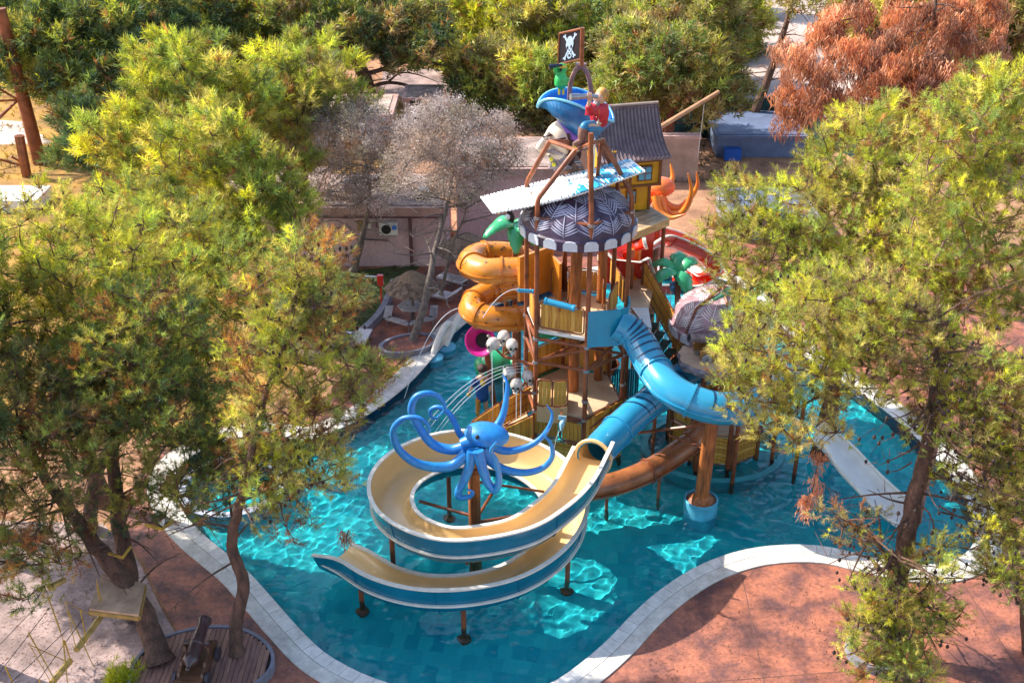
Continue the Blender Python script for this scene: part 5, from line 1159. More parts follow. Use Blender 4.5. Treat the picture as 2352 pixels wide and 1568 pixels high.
# tan wall and terraces behind
tw = block('tan_wall', 'tan retaining wall behind the tree house roof', 4, 11, 66, 66.6, 2.6, mat('tan_render', (.42,.29,.22), .85, .2, 1), FASC, 'wall', .2, .05)
tw2 = block('low_wall', 'low brown retaining wall under the trees behind the pirate head', -4, 4.2, 68, 68.6, 1.6, mat('brown_render', (.28,.17,.12), .9, .3, 1), FASC, 'wall', .2, .05)
cr = block('ochre_hut', 'low ochre hut with rounded pale roof edge behind the dark bare pine', -12.6, -7.6, 71, 75, 2.2, mat('ochre_render', (.55,.30,.12), .85, .2, 1), mat('pale_roof', (.55,.42,.33), .9, .3, 1), 'hut', .35, .2)
th = block('dark_shed', 'tiny shed with black opening beside the ochre hut', -7.2, -4.8, 76, 79, 1.9, mat('shed_wall', (.50,.38,.32), .85, .2, 1), ROOFT, 'shed', .15, .1)
MB().box((-6.0, 75.96, 1.1), (1.5,.06,1.5)).build('opening', DARK, th)
# blue-grey concrete blocks at right
CONB = mat('shaded_blue_grey_concrete', (.13,.17,.28), .8, .2, .8, .1, 6, wear=.2); CONL = mat('pale_grey_render', (.30,.30,.34), .8, .2, 1, wear=.2)  # blue-grey concrete, its colour darkened to stand for tree shade
p0 = W(1662,400,z=0); block('grey_building', 'blue-grey flat-roofed concrete pump house behind the coral octopus', p0.x, p0.x+5.5, p0.y+3, p0.y+8, 1.2, CONB, CONB, 'building', .2, .1, CONB)
for i in range(3): pass
p1 = W(1620,560,z=0); gb = block('grey_building', 'pale blue-grey low building half hidden by the right pine crown', p1.x+1.3, p1.x+6, p1.y+.5, p1.y+5, 1.0, CONL, CONB, 'building', .2, .1, CONL)
for i in range(3): MB().box((p1.x+2.1+i*1.3, p1.y+.47, .6), (.6,.06,.5)).build('window', mat('dark_blue_window', (.02,.05,.12), .2, .1, 2), gb)
pb_ = MB().box((p0.x+.9, p0.y+2.5, .4), (1.0,.6,.7)).build('blue_bin', mat('cobalt_plastic', (.01,.10,.45), .4, .1, 2)); tag(pb_, 'cobalt blue container standing before the pump house wall', 'container')
# dark green netting fence across the back
net = mat('dark_green_netting', (.008,.05,.045), .7, .5, 3, .6, 5); fn = empty('netting_fence', W(1640,300,z=0), 'sagging dark green netting fence behind the tree house and the bare trunk', 'fence')
fp_ = [W(1520,335,z=0), W(1600,318,z=0), W(1690,300,z=0), W(1780,305,z=0), W(1880,330,z=0), W(1960,360,z=0)]
sp2 = spline(fp_, 8); mb = MB(); vs = []
for i, p in enumerate(sp2): h = 2.1+.35*math.sin(i*.9); o_ = .25*math.sin(i*1.7); vs += [p+Vector((0, -.3+o_, .0)), p+Vector((0, o_*.4, h*.5)), p+Vector((0, 0, h))]
mb.add(vs, [(i*3+k, (i+1)*3+k, (i+1)*3+k+1, i*3+k+1) for i in range(len(sp2)-1) for k in range(2)]); mb.build('netting', net, fn, True)
for p in fp_: MB().tube([p, p+Vector((0,0,2.5))], .06, 6).build('post', POST, fn)
# grey wall and pergola far left
gw = block('grey_wall', 'grey block wall beyond the leaning brown pole at far left', -46, -34, 88, 90, 2.2, mat('grey_block', (.34,.33,.38), .85, .2, 1), FASC, 'wall', .3, .1)
gs2 = MB().box((-40, 87.2, .6), (3.5,.8,1.0)).build('stacked_chairs', STRIPE); tag(gs2, 'dark blue stacked furniture in front of the grey wall at far left', 'furniture')
# leaning brown pole with rope spokes
Yq = 66; q0 = W(92,375,z=0); qt = W(0,20,Y=q0.y)
pole = empty('climbing_pole', q0, 'tall leaning rust-brown pole with fanned rods at the top left corner', 'pole')
MB().tube([q0, qt], [.42,.34], 10).build('shaft', POST, pole, True)
for (a, bl) in (((42,230),((-60,170),(-60,235),(-60,330),(-40,300))), ((84,390),((-60,350),(25,360),(-20,420),(30,440),(60,430))), ((84,420),((-60,480),(20,475)))):
    for b4 in bl: MB().tube([W(a[0],a[1],Y=q0.y-.2), W(b4[0],b4[1],Y=q0.y-1)], .07, 5).build('rod', POST, pole)
MB().tube([W(62,405,z=0), W(44,312,Y=W(62,405,z=0).y)], .3, 8).build('short_post', POST, pole, True)
wp_ = W(0,470,z=0); o = MB().box((wp_.x+.6, wp_.y, .35), (4.0,2.4,.7)).build('white_slab', WHITE); tag(o, 'white flat-topped slab at the left edge below the brown pole', 'slab')
# ---------------------------------------------------------------- parasols, loungers, table
STRAW = mat('straw_thatch', (.42,.30,.20), .95, .5, 5, .9, 30, col2=(.20,.14,.10), stretch=(3,3,1)); STRAWD = mat('straw_dark', (.30,.21,.15), .95, .5, 5, .9, 30)  # second straw is darker, for the lower thatch tier
def parasol(c, r, h, label):
    rt = empty('thatched_parasol', c, label, 'parasol', 'thatched parasols on the left terrace')
    MB().tube([c, c+Vector((0,0,h))], .07, 8).build('pole', BARKG, rt, True)
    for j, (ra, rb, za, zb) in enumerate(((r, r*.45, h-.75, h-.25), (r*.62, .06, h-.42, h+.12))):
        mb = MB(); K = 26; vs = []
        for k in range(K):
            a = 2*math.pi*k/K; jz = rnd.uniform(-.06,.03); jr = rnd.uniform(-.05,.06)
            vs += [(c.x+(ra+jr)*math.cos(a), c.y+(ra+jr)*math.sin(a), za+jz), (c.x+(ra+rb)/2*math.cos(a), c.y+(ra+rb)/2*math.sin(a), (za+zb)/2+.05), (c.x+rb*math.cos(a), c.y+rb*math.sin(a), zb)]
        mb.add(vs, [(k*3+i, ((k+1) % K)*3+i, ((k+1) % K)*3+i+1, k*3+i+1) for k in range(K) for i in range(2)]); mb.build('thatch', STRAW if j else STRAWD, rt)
    return rt
parasol(W(950,735,z=0)+Vector((0,0,0)), 1.25, 2.4, 'thatched parasol over the hexagonal picnic table beside the curved kerb')
parasol(W(1075,648,z=0), 1.5, 2.5, 'larger thatched parasol behind the top coil of the orange tube slide')
parasol(W(745,870,z=0), 1.4, 2.4, 'thatched parasol half hidden under the left pine beside the white lounger')
def lounger(c, rz, label, m_=None, first=[None]):
    m_ = m_ or mat('lounger_pale', (.58,.56,.60), .6, .1, 3); c = Vector(c)
    rt = empty('sun_lounger', (0,0,0), label, 'sun lounger', 'sun loungers on the left terrace')
    MB().box((0,.25,.36), (.66,1.35,.07)).build('seat', m_, rt); MB().box((0,-.72,.55), (.66,.68,.07), M=Euler((R(-38),0,0)).to_matrix()).build('backrest', m_, rt)
    for x in (-.28,.28):
        for y in (-.5,.8): MB().box((x,y,.17), (.05,.05,.33)).build('leg', STEEL, rt)
        MB().box((x*1.15,.1,.31), (.05,1.7,.06)).build('side_rail', STEEL, rt)
    rt.location = c; rt.rotation_euler = (0,0,rz); return rt
l1 = lounger(W(1048,655,z=0), R(60), 'pale lounger at the foot of the larger parasol, just left of the orange tube')
for (px, py), a, lb in (((1012,690),R(65),'pale lounger between the bare trunk and the orange tube slide'), ((828,795),R(-8),'pale lounger lying along the lawn kerb beside the left pine crown'), ((778,800),R(-12),'pale lounger partly under the left pine, left of the one on the kerb'), ((960,600),R(80),'pale lounger against the pink wall behind the picnic parasol')):
    c = copy_tree(l1); c.location = W(px, py, z=0); c.rotation_euler = (0,0,a); c['label'] = lb
# hexagonal picnic table
ht = W(945,735,z=0); tb = empty('picnic_table', ht, 'pale hexagonal picnic table with an attached bench under the small parasol', 'table'); TBM = mat('table_stone', (.42,.38,.38), .6, .3, 5, wear=.3)
MB().lathe([(.62,.70),(.62,.76)], ht, 6).build('table_top', TBM, tb); MB().tube([ht, ht+Vector((0,0,.7))], .08, 8).build('leg', STEEL, tb)
for k in range(4):
    a0, a1 = R(150+60*k), R(210+60*k); p = ht+Vector((1.2*math.cos(a0), 1.2*math.sin(a0), .43)); q = ht+Vector((1.2*math.cos(a1), 1.2*math.sin(a1), .43)); MB().bar(p, q, .36, .06).build('bench', TBM, tb)
    MB().tube([p+Vector((0,0,-.43)), p], .04, 6).build('leg', STEEL, tb)
# red post with a white arm
rp = W(877,702,z=0); rd = empty('red_post', rp, 'red post box with a white arm standing on the dark lawn', 'post')
MB().tube([rp, rp+Vector((0,0,1.3))], .045, 6).build('pole', RED, rd); MB().box(rp+Vector((0,0,1.35)), (.28,.2,.5)).build('box', RED, rd); MB().bar(rp+Vector((-.1,0,1.5)), rp+Vector((-.7,0,1.55)), .06).build('arm', WHITE, rd)
# curved lawn kerb and round planters
KERB = mat('blue_grey_kerb', (.24,.24,.29), .8, .2, 2, .1, 10, wear=.3)
kp = spline([W(x, y, z=0) for x, y in ((905,655),(893,690),(872,730),(838,765),(800,790))], 6); fr = frames(kp); mb = MB(); sweep(mb, fr, [(-.16,0),(-.14,.34),(.14,.34),(.16,0)]); 
o = mb.build('lawn_kerb', KERB); tag(o, 'curved blue-grey kerb wall between the dark lawn and the terrace', 'kerb')
def planter(c, rx, ry, h, label, topm, rz=0):
    rt = empty('round_planter', c, label, 'planter'); Mz = Matrix.Rotation(rz, 3, 'Z')
    K = 36; P_ = [c+Mz@Vector((rx*math.cos(2*math.pi*k/K), ry*math.sin(2*math.pi*k/K), 0)) for k in range(K)]
    mb = MB(); vs = []
    for k in range(K):
        p = P_[k]; i_ = c+(p-c)*.86; vs += [p, p+Vector((0,0,h)), i_+Vector((0,0,h)), i_+Vector((0,0,h-.12))]
    mb.add(vs, [(k*4+i, ((k+1) % K)*4+i, ((k+1) % K)*4+i+1, k*4+i+1) for k in range(K) for i in range(3)]); mb.build('rim', KERB, rt)
    mb = MB(); mb.prism([(c.x+(p.x-c.x)*.87, c.y+(p.y-c.y)*.87) for p in P_], .0, h-.08); mb.build('fill', topm, rt); return rt
planter(W(938,800,z=0), 1.35, .85, .3, 'oval brown-topped planter round the foot of the bare grey tree', MATS['stamped_concrete'], R(25))
planter(W(2012,1502,z=0), .92, .92, .28, 'round pale planter round the foot of the big right pine', DIRT)
# ---------------------------------------------------------------- deck island with the cannon, lower left
isl = [(300,1568),(312,1520),(345,1482),(400,1455),(470,1440),(540,1442),(590,1462),(620,1495),(618,1530),(590,1560),(545,1590),(420,1640),(300,1620)]
ip = [W(x, y, z=.3) for x, y in isl]; ipl = spline(ip, 4, True); ic = sum(ip, Vector())/len(ip)
dk = empty('wooden_deck_island', (ic.x, ic.y, 0), 'rounded deck island of brown boards with a grey kerb, bottom left', 'deck')
KP = [(p.x, p.y) for p in ipl]; mb = MB(); n_ = len(KP); vs = []
for p in ipl: d = (p-ic); d.z = 0; d.normalize(); vs += [(p.x+d.x*.10, p.y+d.y*.10, 0), (p.x+d.x*.10, p.y+d.y*.10, .30), (p.x, p.y, .30), (p.x, p.y, .1)]
mb.add(vs, [(k*4+i, ((k+1) % n_)*4+i, ((k+1) % n_)*4+i+1, k*4+i+1) for k in range(n_) for i in range(3)]); mb.build('kerb', KERB, dk)
mb = MB(); mb.prism(KP, .0, .2); mb.build('sub_deck', DARK, dk)
BRD = [mat('deck_board', (.30,.15,.11), .65, .3, 3, .2, 14, stretch=(5,.6,1), wear=.3), mat('deck_board_b', (.26,.125,.10), .65, .3, 3, .2, 14, stretch=(5,.6,1), wear=.3), mat('deck_board_c', (.35,.18,.13), .65, .3, 3, .2, 14, stretch=(5,.6,1), wear=.3)]
xs_ = [p[0] for p in KP]; x = min(xs_)+.07
while x < max(xs_)-.04:
    ys = []
    for k in range(n_):
        a, b5 = KP[k], KP[(k+1) % n_]
        if (a[0] > x) != (b5[0] > x): ys.append(a[1]+(x-a[0])*(b5[1]-a[1])/(b5[0]-a[0]))
    if len(ys) >= 2:
        y0, y1 = min(ys)+.03, max(ys)-.03
        if y1-y0 > .1: MB().box((x, (y0+y1)/2, .245+rnd.uniform(-.003,.003)), (.135, y1-y0, .05)).build('board', rnd.choice(BRD), dk)
    x += .148
cc = W(458,1530,z=.27); cannon((cc.x, cc.y, .27), R(86), 1.02, 'dark brown iron cannon on a wooden carriage standing on the rounded deck island', mat('dark_brown_timber', (.16,.07,.035), .4, .4, 3, .1, coat=.2), mat('brown_black_iron', (.085,.040,.035), .3, .4, 3, coat=.3), mat('dark_wheel', (.07,.05,.06), .5, .3, 4), 8)
# ---------------------------------------------------------------- rope course in the leaning tree
ply = [W(205,1398,z=2.3), W(318,1412,z=2.3), W(333,1340,z=2.3), W(235,1318,z=2.3)]
PLY = mat('plywood', (.56,.34,.21), .6, .25, 2, .1); rp_ = empty('tree_platform', (ply[0].x, ply[0].y, 2.2), 'four-sided plywood platform fixed round the leaning trunk', 'platform'); YR = mat('yellow_webbing', (.48,.28,.03), .6, .2, 5)
mb = MB(); mb.prism([(p.x, p.y) for p in ply], 2.24, 2.32); mb.build('board', PLY, rp_)
for i in range(4): a, b6 = ply[i], ply[(i+1) % 4]; MB().bar(Vector((a.x,a.y,2.18)), Vector((b6.x,b6.y,2.18)), .08, .12).build('edge_joist', mat('ochre_joist', (.40,.24,.06), .5, .2, 3), rp_)
def log_(a, b7, label, cord_up):
    rt = empty('hanging_log', (a+b7)/2, label, 'hanging log', 'hanging logs of the rope course')
    MB().tube([a, b7], .09, 8).build('log', mat('yellow_log', (.50,.33,.09), .6, .3, 3), rt, True)
    for p, q in ((a, cord_up[0]), (b7, cord_up[1]), (a.lerp(b7,.1), cord_up[1]), ): MB().tube([p, q], .012, 4).build('cord', YR, rt)
log_(W(232,1415,z=1.5), W(175,1492,z=1.5), 'upper hanging log below the plywood platform', (W(222,1330,z=3.6), W(150,1380,z=3.3)))
log_(W(162,1515,z=1.6), W(118,1568,z=1.6), 'banded hanging log at the lower left of the rope course', (W(120,1400,z=3.4), W(68,1480,z=3.2)))
log_(W(150,1330,z=2.6), W(110,1350,z=2.6), 'short hanging log seen through the needles at left', (W(165,1290,z=3.8), W(112,1270,z=3.8)))
rc = empty('rope_handrails', W(60,1500,z=2), 'thin dark ropes and yellow hangers of the adventure course at lower left', 'ropes')
for a, b8 in (((-20,1568),(110,1400)), ((-10,1600),(160,1440)), ((60,1600),(190,1420)), ((-20,1500),(95,1380))): MB().tube([W(a[0],a[1],z=2.4), W(b8[0],b8[1],z=2.8)], .012, 4).build('rope', DARK, rc)
for a, b8 in (((65,1452),(130,1568)), ((12,1530),(45,1600)), ((145,1470),(155,1568)), ((148,1470),(165,1525)), ((90,1560),(100,1600)), ((185,1400),(200,1480)), ((222,1345),(245,1412)), ((155,1400),(215,1530)), ((110,1370),(140,1450))): MB().tube([W(a[0],a[1],z=2.9), W(b8[0],b8[1],z=1.8)], [.022,.014], 5).build('hanger', YR, rc)
for i, (a, b8, c8) in enumerate((((250,1270),(282,1280),(300,1255)), ((335,1205),(372,1215),(392,1200)))): o = MB().tube([W(a[0],a[1],Y=27.0), W(b8[0],b8[1],Y=26.6), W(c8[0],c8[1],Y=27.0)], .05, 6).build('trunk_strap', YR, None, True); tag(o, ['yellow strap round the leaning trunk above the plywood platform','yellow strap round the straight trunk above the plywood platform'][i], 'strap')
# ---------------------------------------------------------------- trees
RG = np.random.RandomState(11)
def proto(K, w, nl, seed):
    "a shoot: needles standing forward round a short twig"
    rg = np.random.RandomState(seed); V = []
    for i in range(K):
        z0 = rg.uniform(-.75, .35); tip = (z0+.75)/1.1; th = R(rg.uniform(38, 88)-34*tip**2); ph = rg.uniform(0, 2*math.pi); L = nl*rg.uniform(.75, 1.1)
        d = np.array([math.sin(th)*math.cos(ph), math.sin(th)*math.sin(ph), math.cos(th)]); o = np.array([0, 0, z0])
        s = np.cross(d, rg.normal(size=3)); s /= np.linalg.norm(s)+1e-6
        V += [o-s*w, o+s*w, o+d*L]
    return np.array(V)
PROT = {'near': [proto(34, .025, .62, s) for s in range(6)], 'mid': [proto(26, .038, .66, s+9) for s in range(6)], 'far': [proto(12, .068, .72, s+20) for s in range(6)]}
def _leafproto(K, seed):
    rg = np.random.RandomState(seed); V = []
    for i in range(K):
        c = rg.normal(size=3)*.5; d = rg.normal(size=3); d /= np.linalg.norm(d); s = np.cross(d, rg.normal(size=3)); s /= np.linalg.norm(s)
        V += [c-s*.06, c+s*.06, c+d*.20]
    return np.array(V)
PROT['leaf'] = [_leafproto(36, s+40) for s in range(6)]
def _drproto(K, seed):
    rg = np.random.RandomState(seed); V = []
    for i in range(K):
        c = np.array([rg.normal()*.25, rg.normal()*.25, rg.uniform(-.7,.5)]); d = np.array([rg.normal()*.4, rg.normal()*.4, -1]); d /= np.linalg.norm(d); s = np.cross(d, rg.normal(size=3)); s /= np.linalg.norm(s)
        V += [c-s*.05, c+s*.05, c+d*.65]
    return np.array(V)
PROT['droop'] = [_drproto(26, s+60) for s in range(6)]
def tuft_mesh(name, C, A, Sc, T, lod, upright=False, fm=None):
    C = np.asarray(C); A = np.asarray(A); N = len(C); Sc = np.asarray(Sc)
    A = A/(np.linalg.norm(A, axis=1, keepdims=True)+1e-6)
    if upright: A = A*.25+np.array([0, 0, 1.0]); A /= np.linalg.norm(A, axis=1, keepdims=True)
    rv = RG.normal(size=(N, 3)); U = np.cross(A, rv); U /= np.linalg.norm(U, axis=1, keepdims=True)+1e-6; Wv = np.cross(A, U)
    P = PROT[lod]; k = RG.randint(0, len(P), N); out = []; tint = []
    for j in range(len(P)):
        m = k == j
        if not m.any(): continue
        V = P[j]; X = C[m][:, None, :]+Sc[m][:, None, None]*(V[None, :, 0:1]*U[m][:, None, :]+V[None, :, 1:2]*Wv[m][:, None, :]+V[None, :, 2:3]*A[m][:, None, :])
        out.append(X.reshape(-1, 3)); nT = len(V)//3
        tj = np.repeat(np.asarray(T)[m][:, None, :], nT, 1)*RG.uniform(.75, 1.25, (m.sum(), nT, 1)); tint.append(np.repeat(tj.reshape(-1, 3), 3, 0))
    v = np.concatenate(out); t = np.concatenate(tint); n = len(v); nf = n//3
    me = bpy.data.meshes.new(name); me.vertices.add(n); me.vertices.foreach_set('co', v.astype(np.float32).ravel()); me.loops.add(n); me.loops.foreach_set('vertex_index', np.arange(n, dtype=np.int32))
    me.polygons.add(nf); me.polygons.foreach_set('loop_start', np.arange(0, n, 3, dtype=np.int32))
    ca = me.color_attributes.new('tint', 'FLOAT_COLOR', 'POINT'); ca.data.foreach_set('color', np.concatenate([t, np.ones((n, 1))], 1).astype(np.float32).ravel())
    me.update(); me.materials.append(fm or (FOLG if lod == 'leaf' else FOLD if lod == 'droop' else FOL)); return me
YG = [(.60,.58,.06), (.48,.52,.07), (.36,.44,.10), (.54,.47,.12), (.62,.54,.16)]      # yellow-green tips
MG = [(.38,.40,.07), (.28,.34,.08), (.40,.36,.09), (.20,.27,.08)]
DG = [(.10,.15,.06), (.13,.17,.055), (.07,.13,.07)]
BR = [(.36,.15,.055), (.42,.19,.07), (.28,.12,.05)]
DULL = [(.34,.30,.11), (.42,.34,.15), (.25,.25,.10), (.38,.26,.13)]
OLV = [(.54,.46,.42), (.46,.39,.33), (.60,.52,.50), (.36,.32,.22), (.50,.36,.27), (.44,.35,.32)]
DEAD = [(.68,.30,.14), (.58,.24,.11), (.78,.42,.24), (.46,.19,.10), (.36,.19,.13)]
stats = [0]
def pine(label, base, trunk, r0, crowns, palette, lod='mid', nb=60, br=(.45,.85), nt=34, ts=.30, seed=1, name='pine_tree', bark=BARK, cat='tree', group=None, bare=6, cones=0, limb_r=.05, up=.45, dead=0.0, shellk=.5, upright=False, cone_zone=None, sparse=1.0, sep=.66):
    """trunk: world points. crowns: (centre, rx, ry, rz). Each crown volume is filled with branch-end clumps, every clump with needle tufts."""
    if lod == 'near' and br[1] > .7: br = (.34, .64); nb = nb*1.9
    if lod == 'mid': br = (.42, .75); nb = nb*1.5
    if lod == 'far' and br[1] <= .9: br = (.6, 1.05); nb = nb*1.1
    rr = random.Random(seed); base = Vector(base); rt = empty(name, base, label, cat, group); off = np.array(base)
    tp = spline(trunk, 5); n = len(tp); tr = [r0*(1-.80*(i/(n-1))**1.15) for i in range(n)]; tr[0] *= 1.3
    tmb = MB(); tmb.tube([p+Vector((rr.uniform(-1,1), rr.uniform(-1,1), 0))*r0*.12 for p in tp], tr, 10)
    vol = [c[1]*c[2]*c[3] for c in crowns]; tot = sum(v**.75 for v in vol); blobs = []
    for c, v in zip(crowns, vol):
        m = max(2, int(nb*1.15*v**.75/tot)); tries = 0; mine = []
        while len(mine) < m and tries < m*30:
            tries += 1; d = Vector((rr.gauss(0,1), rr.gauss(0,1), rr.gauss(.25,1))); d.normalize(); q = rr.uniform(.25, 1)**shellk
            p = Vector(c[0])+Vector((d.x*c[1]*q, d.y*c[2]*q, d.z*c[3]*q)); r = rr.uniform(*br)
            if all((p-b_[0]).length > (r+b_[1])*sep for b_ in mine): mine.append((p, r))
        blobs += mine
    Cs, As, Ss, Ts, cn, done = [], [], [], [], [], []
    blobs.sort(key=lambda b_: min((t_-b_[0]).length for t_ in tp))
    for p, r in blobs:
        # limb from the trunk to the clump
        i = min(range(n), key=lambda k: (tp[k]-p).length*(1 if tp[k].z < p.z-.2 else 1.6)+abs(tp[k].z-(p.z-.25*(tp[k]-p).length))*.7)
        a = tp[i]; best = (p-a).length
        for q_ in done:
            dd = (p-q_[0]).length+.42*q_[1]
            if dd < best and dd > .1: best = dd; a = q_[0]
        done.append((p, best)); L = (p-a).length
        mid = a.lerp(p, .5)+Vector((rr.uniform(-1,1), rr.uniform(-1,1), rr.uniform(-.6,.5)))*L*.14
        ra = min(tr[i]*.6, limb_r*(.6+L*.13)); sp = spline([a, mid, p], 4); tmb.tube(sp, [ra*(1-.8*k/(len(sp)-1)) for k in range(len(sp))], 5, cap=False)
        col = rr.choice(palette) if rr.random() > dead else rr.choice(BR); shade = rr.uniform(.72, 1.22)
        m = max(4, int(nt*(1.5 if lod == 'near' else 1.15)*(r/.75)**2*rr.uniform(.7,1.25)*sparse))
        for j in range(m):
            d = Vector((rr.gauss(0,1), rr.gauss(0,1), rr.gauss(up,1))); d.normalize(); q = rr.uniform(.35, 1.0)**.6
            c = p+Vector((d.x*(1.05-.35*d.z), d.y*(1.05-.35*d.z), d.z*.95))*r*q
            out = Vector((p.x-tp[i].x, p.y-tp[i].y, 0)); out = out.normalized()*.5 if out.length > .01 else out
            Cs.append(c-base); As.append(d*.8+out+Vector((0,0,.65))); Ss.append(ts*(.95 if lod == 'near' else 1.08)*rr.uniform(.6,1.25))
            f = rr.uniform(.6,1.4)*shade; mixc = rr.choice(palette) if rr.random() < .3 else (rr.choice(BR) if rr.random() < .07 else col); Ts.append((mixc[0]*f, mixc[1]*f, mixc[2]*f))
            if j % 4 == 0: tmb.tube([p+(c-p)*.1, c], [.016+.01*r, .006], 3, cap=False)
        if cones and rr.random() < cones:
            for j in range(rr.randint(2,6)): cn.append(p+Vector((rr.gauss(0,1), rr.gauss(0,1), rr.gauss(-.2,.8)))*r*.6)
    for k in range(bare):       # bare dead twigs low on the trunk
        i = rr.randint(int(n*.3), n-2); a = tp[i]; d = Vector((rr.gauss(0,1), rr.gauss(0,1), rr.uniform(-.3,.4))); d.normalize(); L = rr.uniform(1,2.6)
        q = [a, a+d*L*.5+Vector((0,0,rr.uniform(-.2,.2))), a+d*L+Vector((0,0,rr.uniform(-.6,.2)))]; tmb.tube(spline(q,3), lerp_list([.05,.03,.01], 7), 4, cap=False)
        for _ in range(4): f = rr.uniform(.3,1); b = a+d*L*f; e = b+Vector((rr.gauss(0,1), rr.gauss(0,1), rr.gauss(0,.6)))*.45; tmb.tube([b, e], [.015,.005], 3, cap=False)
    if cone_zone:
        for (zc, zr, zn) in cone_zone:
            for k in range(zn):
                b = Vector(zc)+Vector((rr.gauss(0,1)*zr, rr.gauss(0,1)*zr*.6, rr.gauss(0,1)*zr*.7)); i = min(range(n), key=lambda k_: (tp[k_]-b).length); d = (b-tp[i])
                if k % 2 == 0: tmb.tube(spline([tp[i].lerp(b,.35)+Vector((0,0,.2)), tp[i].lerp(b,.7), b], 3), lerp_list([.035,.02,.008], 7), 3, cap=False)
                e = b+Vector((rr.gauss(0,1), rr.gauss(0,1), rr.gauss(-.3,.6)))*.5; tmb.tube([b, e], [.012,.005], 3, cap=False); cn += [b, e] if k % 3 else [e]
    tk = tmb.build('trunk', bark, rt, True, fix=False)
    me = tuft_mesh('crown', Cs, As, Ss, Ts, lod, upright); stats[0] += len(me.polygons)
    cr = bpy.data.objects.new('crown', me); COL.objects.link(cr); cr.parent = rt; cr['_w'] = tuple(base)
    if cn:
        mb = MB()
        for p in cn: s = rr.uniform(.045,.065); mb.tube([p+Vector((0,0,s*1.3)), p, p+Vector((0,0,-s*1.3))], [.01,s,.015], 5)
        o = mb.build('pine_cones', mat('cone_dark', (.05,.028,.022), .8, .4, 6), rt, fix=False); o.name = 'cone_cluster'; o['kind'] = 'stuff'
    return rt
def C(px, py, Y, rx, rz, ry=None): return (W(px, py, Y=Y), rx, ry or rx, rz)
def V(px, py, Y): return W(px, py, Y=Y)
# --- near left
b = W(370,1520,z=.2)
pine('leaning thick-trunked pine rising from the deck island at lower left', b, [b, V(330,1410,26.6), V(250,1290,27.2), V(170,1190,27.8), V(95,1080,28.4), V(40,960,29)], .36,
     [C(60,930,29,2.2,1.6), C(-60,1060,28,1.8,1.4), C(90,1180,27,1.5,.9), C(160,1010,28,1.6,1.1), C(40,1330,26.3,1.3,.7), C(130,1270,26.8,1.2,.6), C(-10,1200,27,1.5,.9)], MG+DG+DULL, 'near', 84, seed=3, nt=26, ts=.34, bare=14, dead=.10, sparse=.9)
b = W(314,1418,z=0)
pine('straight-trunked pine behind the plywood platform at lower left', b, [b, V(290,1290,28.6), V(268,1150,29), V(262,1000,29.6), V(300,850,30), V(330,720,30.4)], .30,
     [C(260,880,30,2.1,1.4), C(400,940,29.5,1.7,1.2), C(330,740,31,1.9,1.3), C(180,1010,29,1.4,1.0), C(420,1060,28.6,1.5,.8), C(540,1010,29.0,1.4,.9), C(470,1120,28.2,1.3,.6), C(350,1160,28.4,1.2,.6), C(620,1080,28.6,1.2,.5)], MG+DG+MG, 'near', 130, seed=5, nt=26, ts=.34, bare=14, dead=.08)
b = W(545,1500,z=.25)
pine('slender crooked pine rising from the right end of the deck island', b, [b, V(542,1440,26.4), V(560,1340,26.6), V(532,1250,26.8), V(552,1150,27.0), V(572,1060,27.2), V(600,940,27.6), V(650,800,28.2), V(690,640,28.8)], .215,
     [C(705,600,29.0,1.15,.95), C(640,700,28.6,1.1,.9), C(750,690,28.8,.95,.9), C(590,820,28.2,1.2,.9), C(720,800,28.4,1.25,.9), C(820,880,28.2,.85,.55), C(640,950,27.8,1.4,.8), C(760,950,28.0,1.0,.55), C(600,1080,27.4,1.1,.6), C(700,1060,27.2,1.1,.5), C(650,1170,26.9,1.0,.4), C(770,1090,27.0,.7,.35), C(870,850,28.0,.6,.4)], YG+DULL+MG, 'near', 124, seed=8, nt=26, ts=.33, bare=16, dead=.12, cones=.2)
# two more pines of the grove, just past the left edge
for i, (x, y) in enumerate(((-18.5, 31.5), (-17.0, 26.5), (-21.8, 34.0))):
    b = Vector((x, y, 0)); pine(['pine of the left grove standing just past the left edge of the view, upper one','pine of the left grove standing just past the left edge of the view, lower one','pine of the left grove standing just past the left edge of the view, farthest out'][i], b, [b, b+Vector((.2,0,4)), b+Vector((0,.1,8)), b+Vector((.2,0,11))], .3, [(b+Vector((0,0,10.2)), 3.2, 3.0, 2.2), (b+Vector((1,0,8)), 2.6, 2.4, 1.4)], MG+DG, 'mid', 80, seed=100+i, nt=26, ts=.42)
# --- middle left
def auto(label, px, py, Y, crowns, palette, lod, r0, bx=None, **k):
    "a pine whose foot stands on the ground below its crown"
    b = Vector((W(bx or px, py, Y=Y).x, Y, 0)); top = W(px, py, Y=Y); 
    return pine(label, b, [b, b.lerp(top,.35)+Vector((rnd.uniform(-.4,.4),0,0)), b.lerp(top,.7)+Vector((rnd.uniform(-.5,.5),0,0)), top], r0, crowns, palette, lod, **k)
auto('broad bright green pine at the left edge, level with the orange tube slide', 130, 600, 34, [C(80,560,34,2.6,1.6), C(230,600,33.5,2.2,1.5), C(20,700,33,2.2,1.5), C(200,740,33,2.2,1.3), C(340,660,34,1.9,1.3)], YG+YG+MG, 'near', .3, nb=110, seed=12, nt=24, ts=.36, bare=4)
auto('bright green pine left of the pink building, behind the slender crooked pine', 400, 520, 38, [C(380,560,38,2.4,1.6), C(520,640,36.5,2.1,1.5), C(470,760,35,2.0,1.4), C(300,480,40,2.1,1.3)], YG+MG+MG, 'near', .3, nb=100, seed=14, nt=24, ts=.36, bare=4)
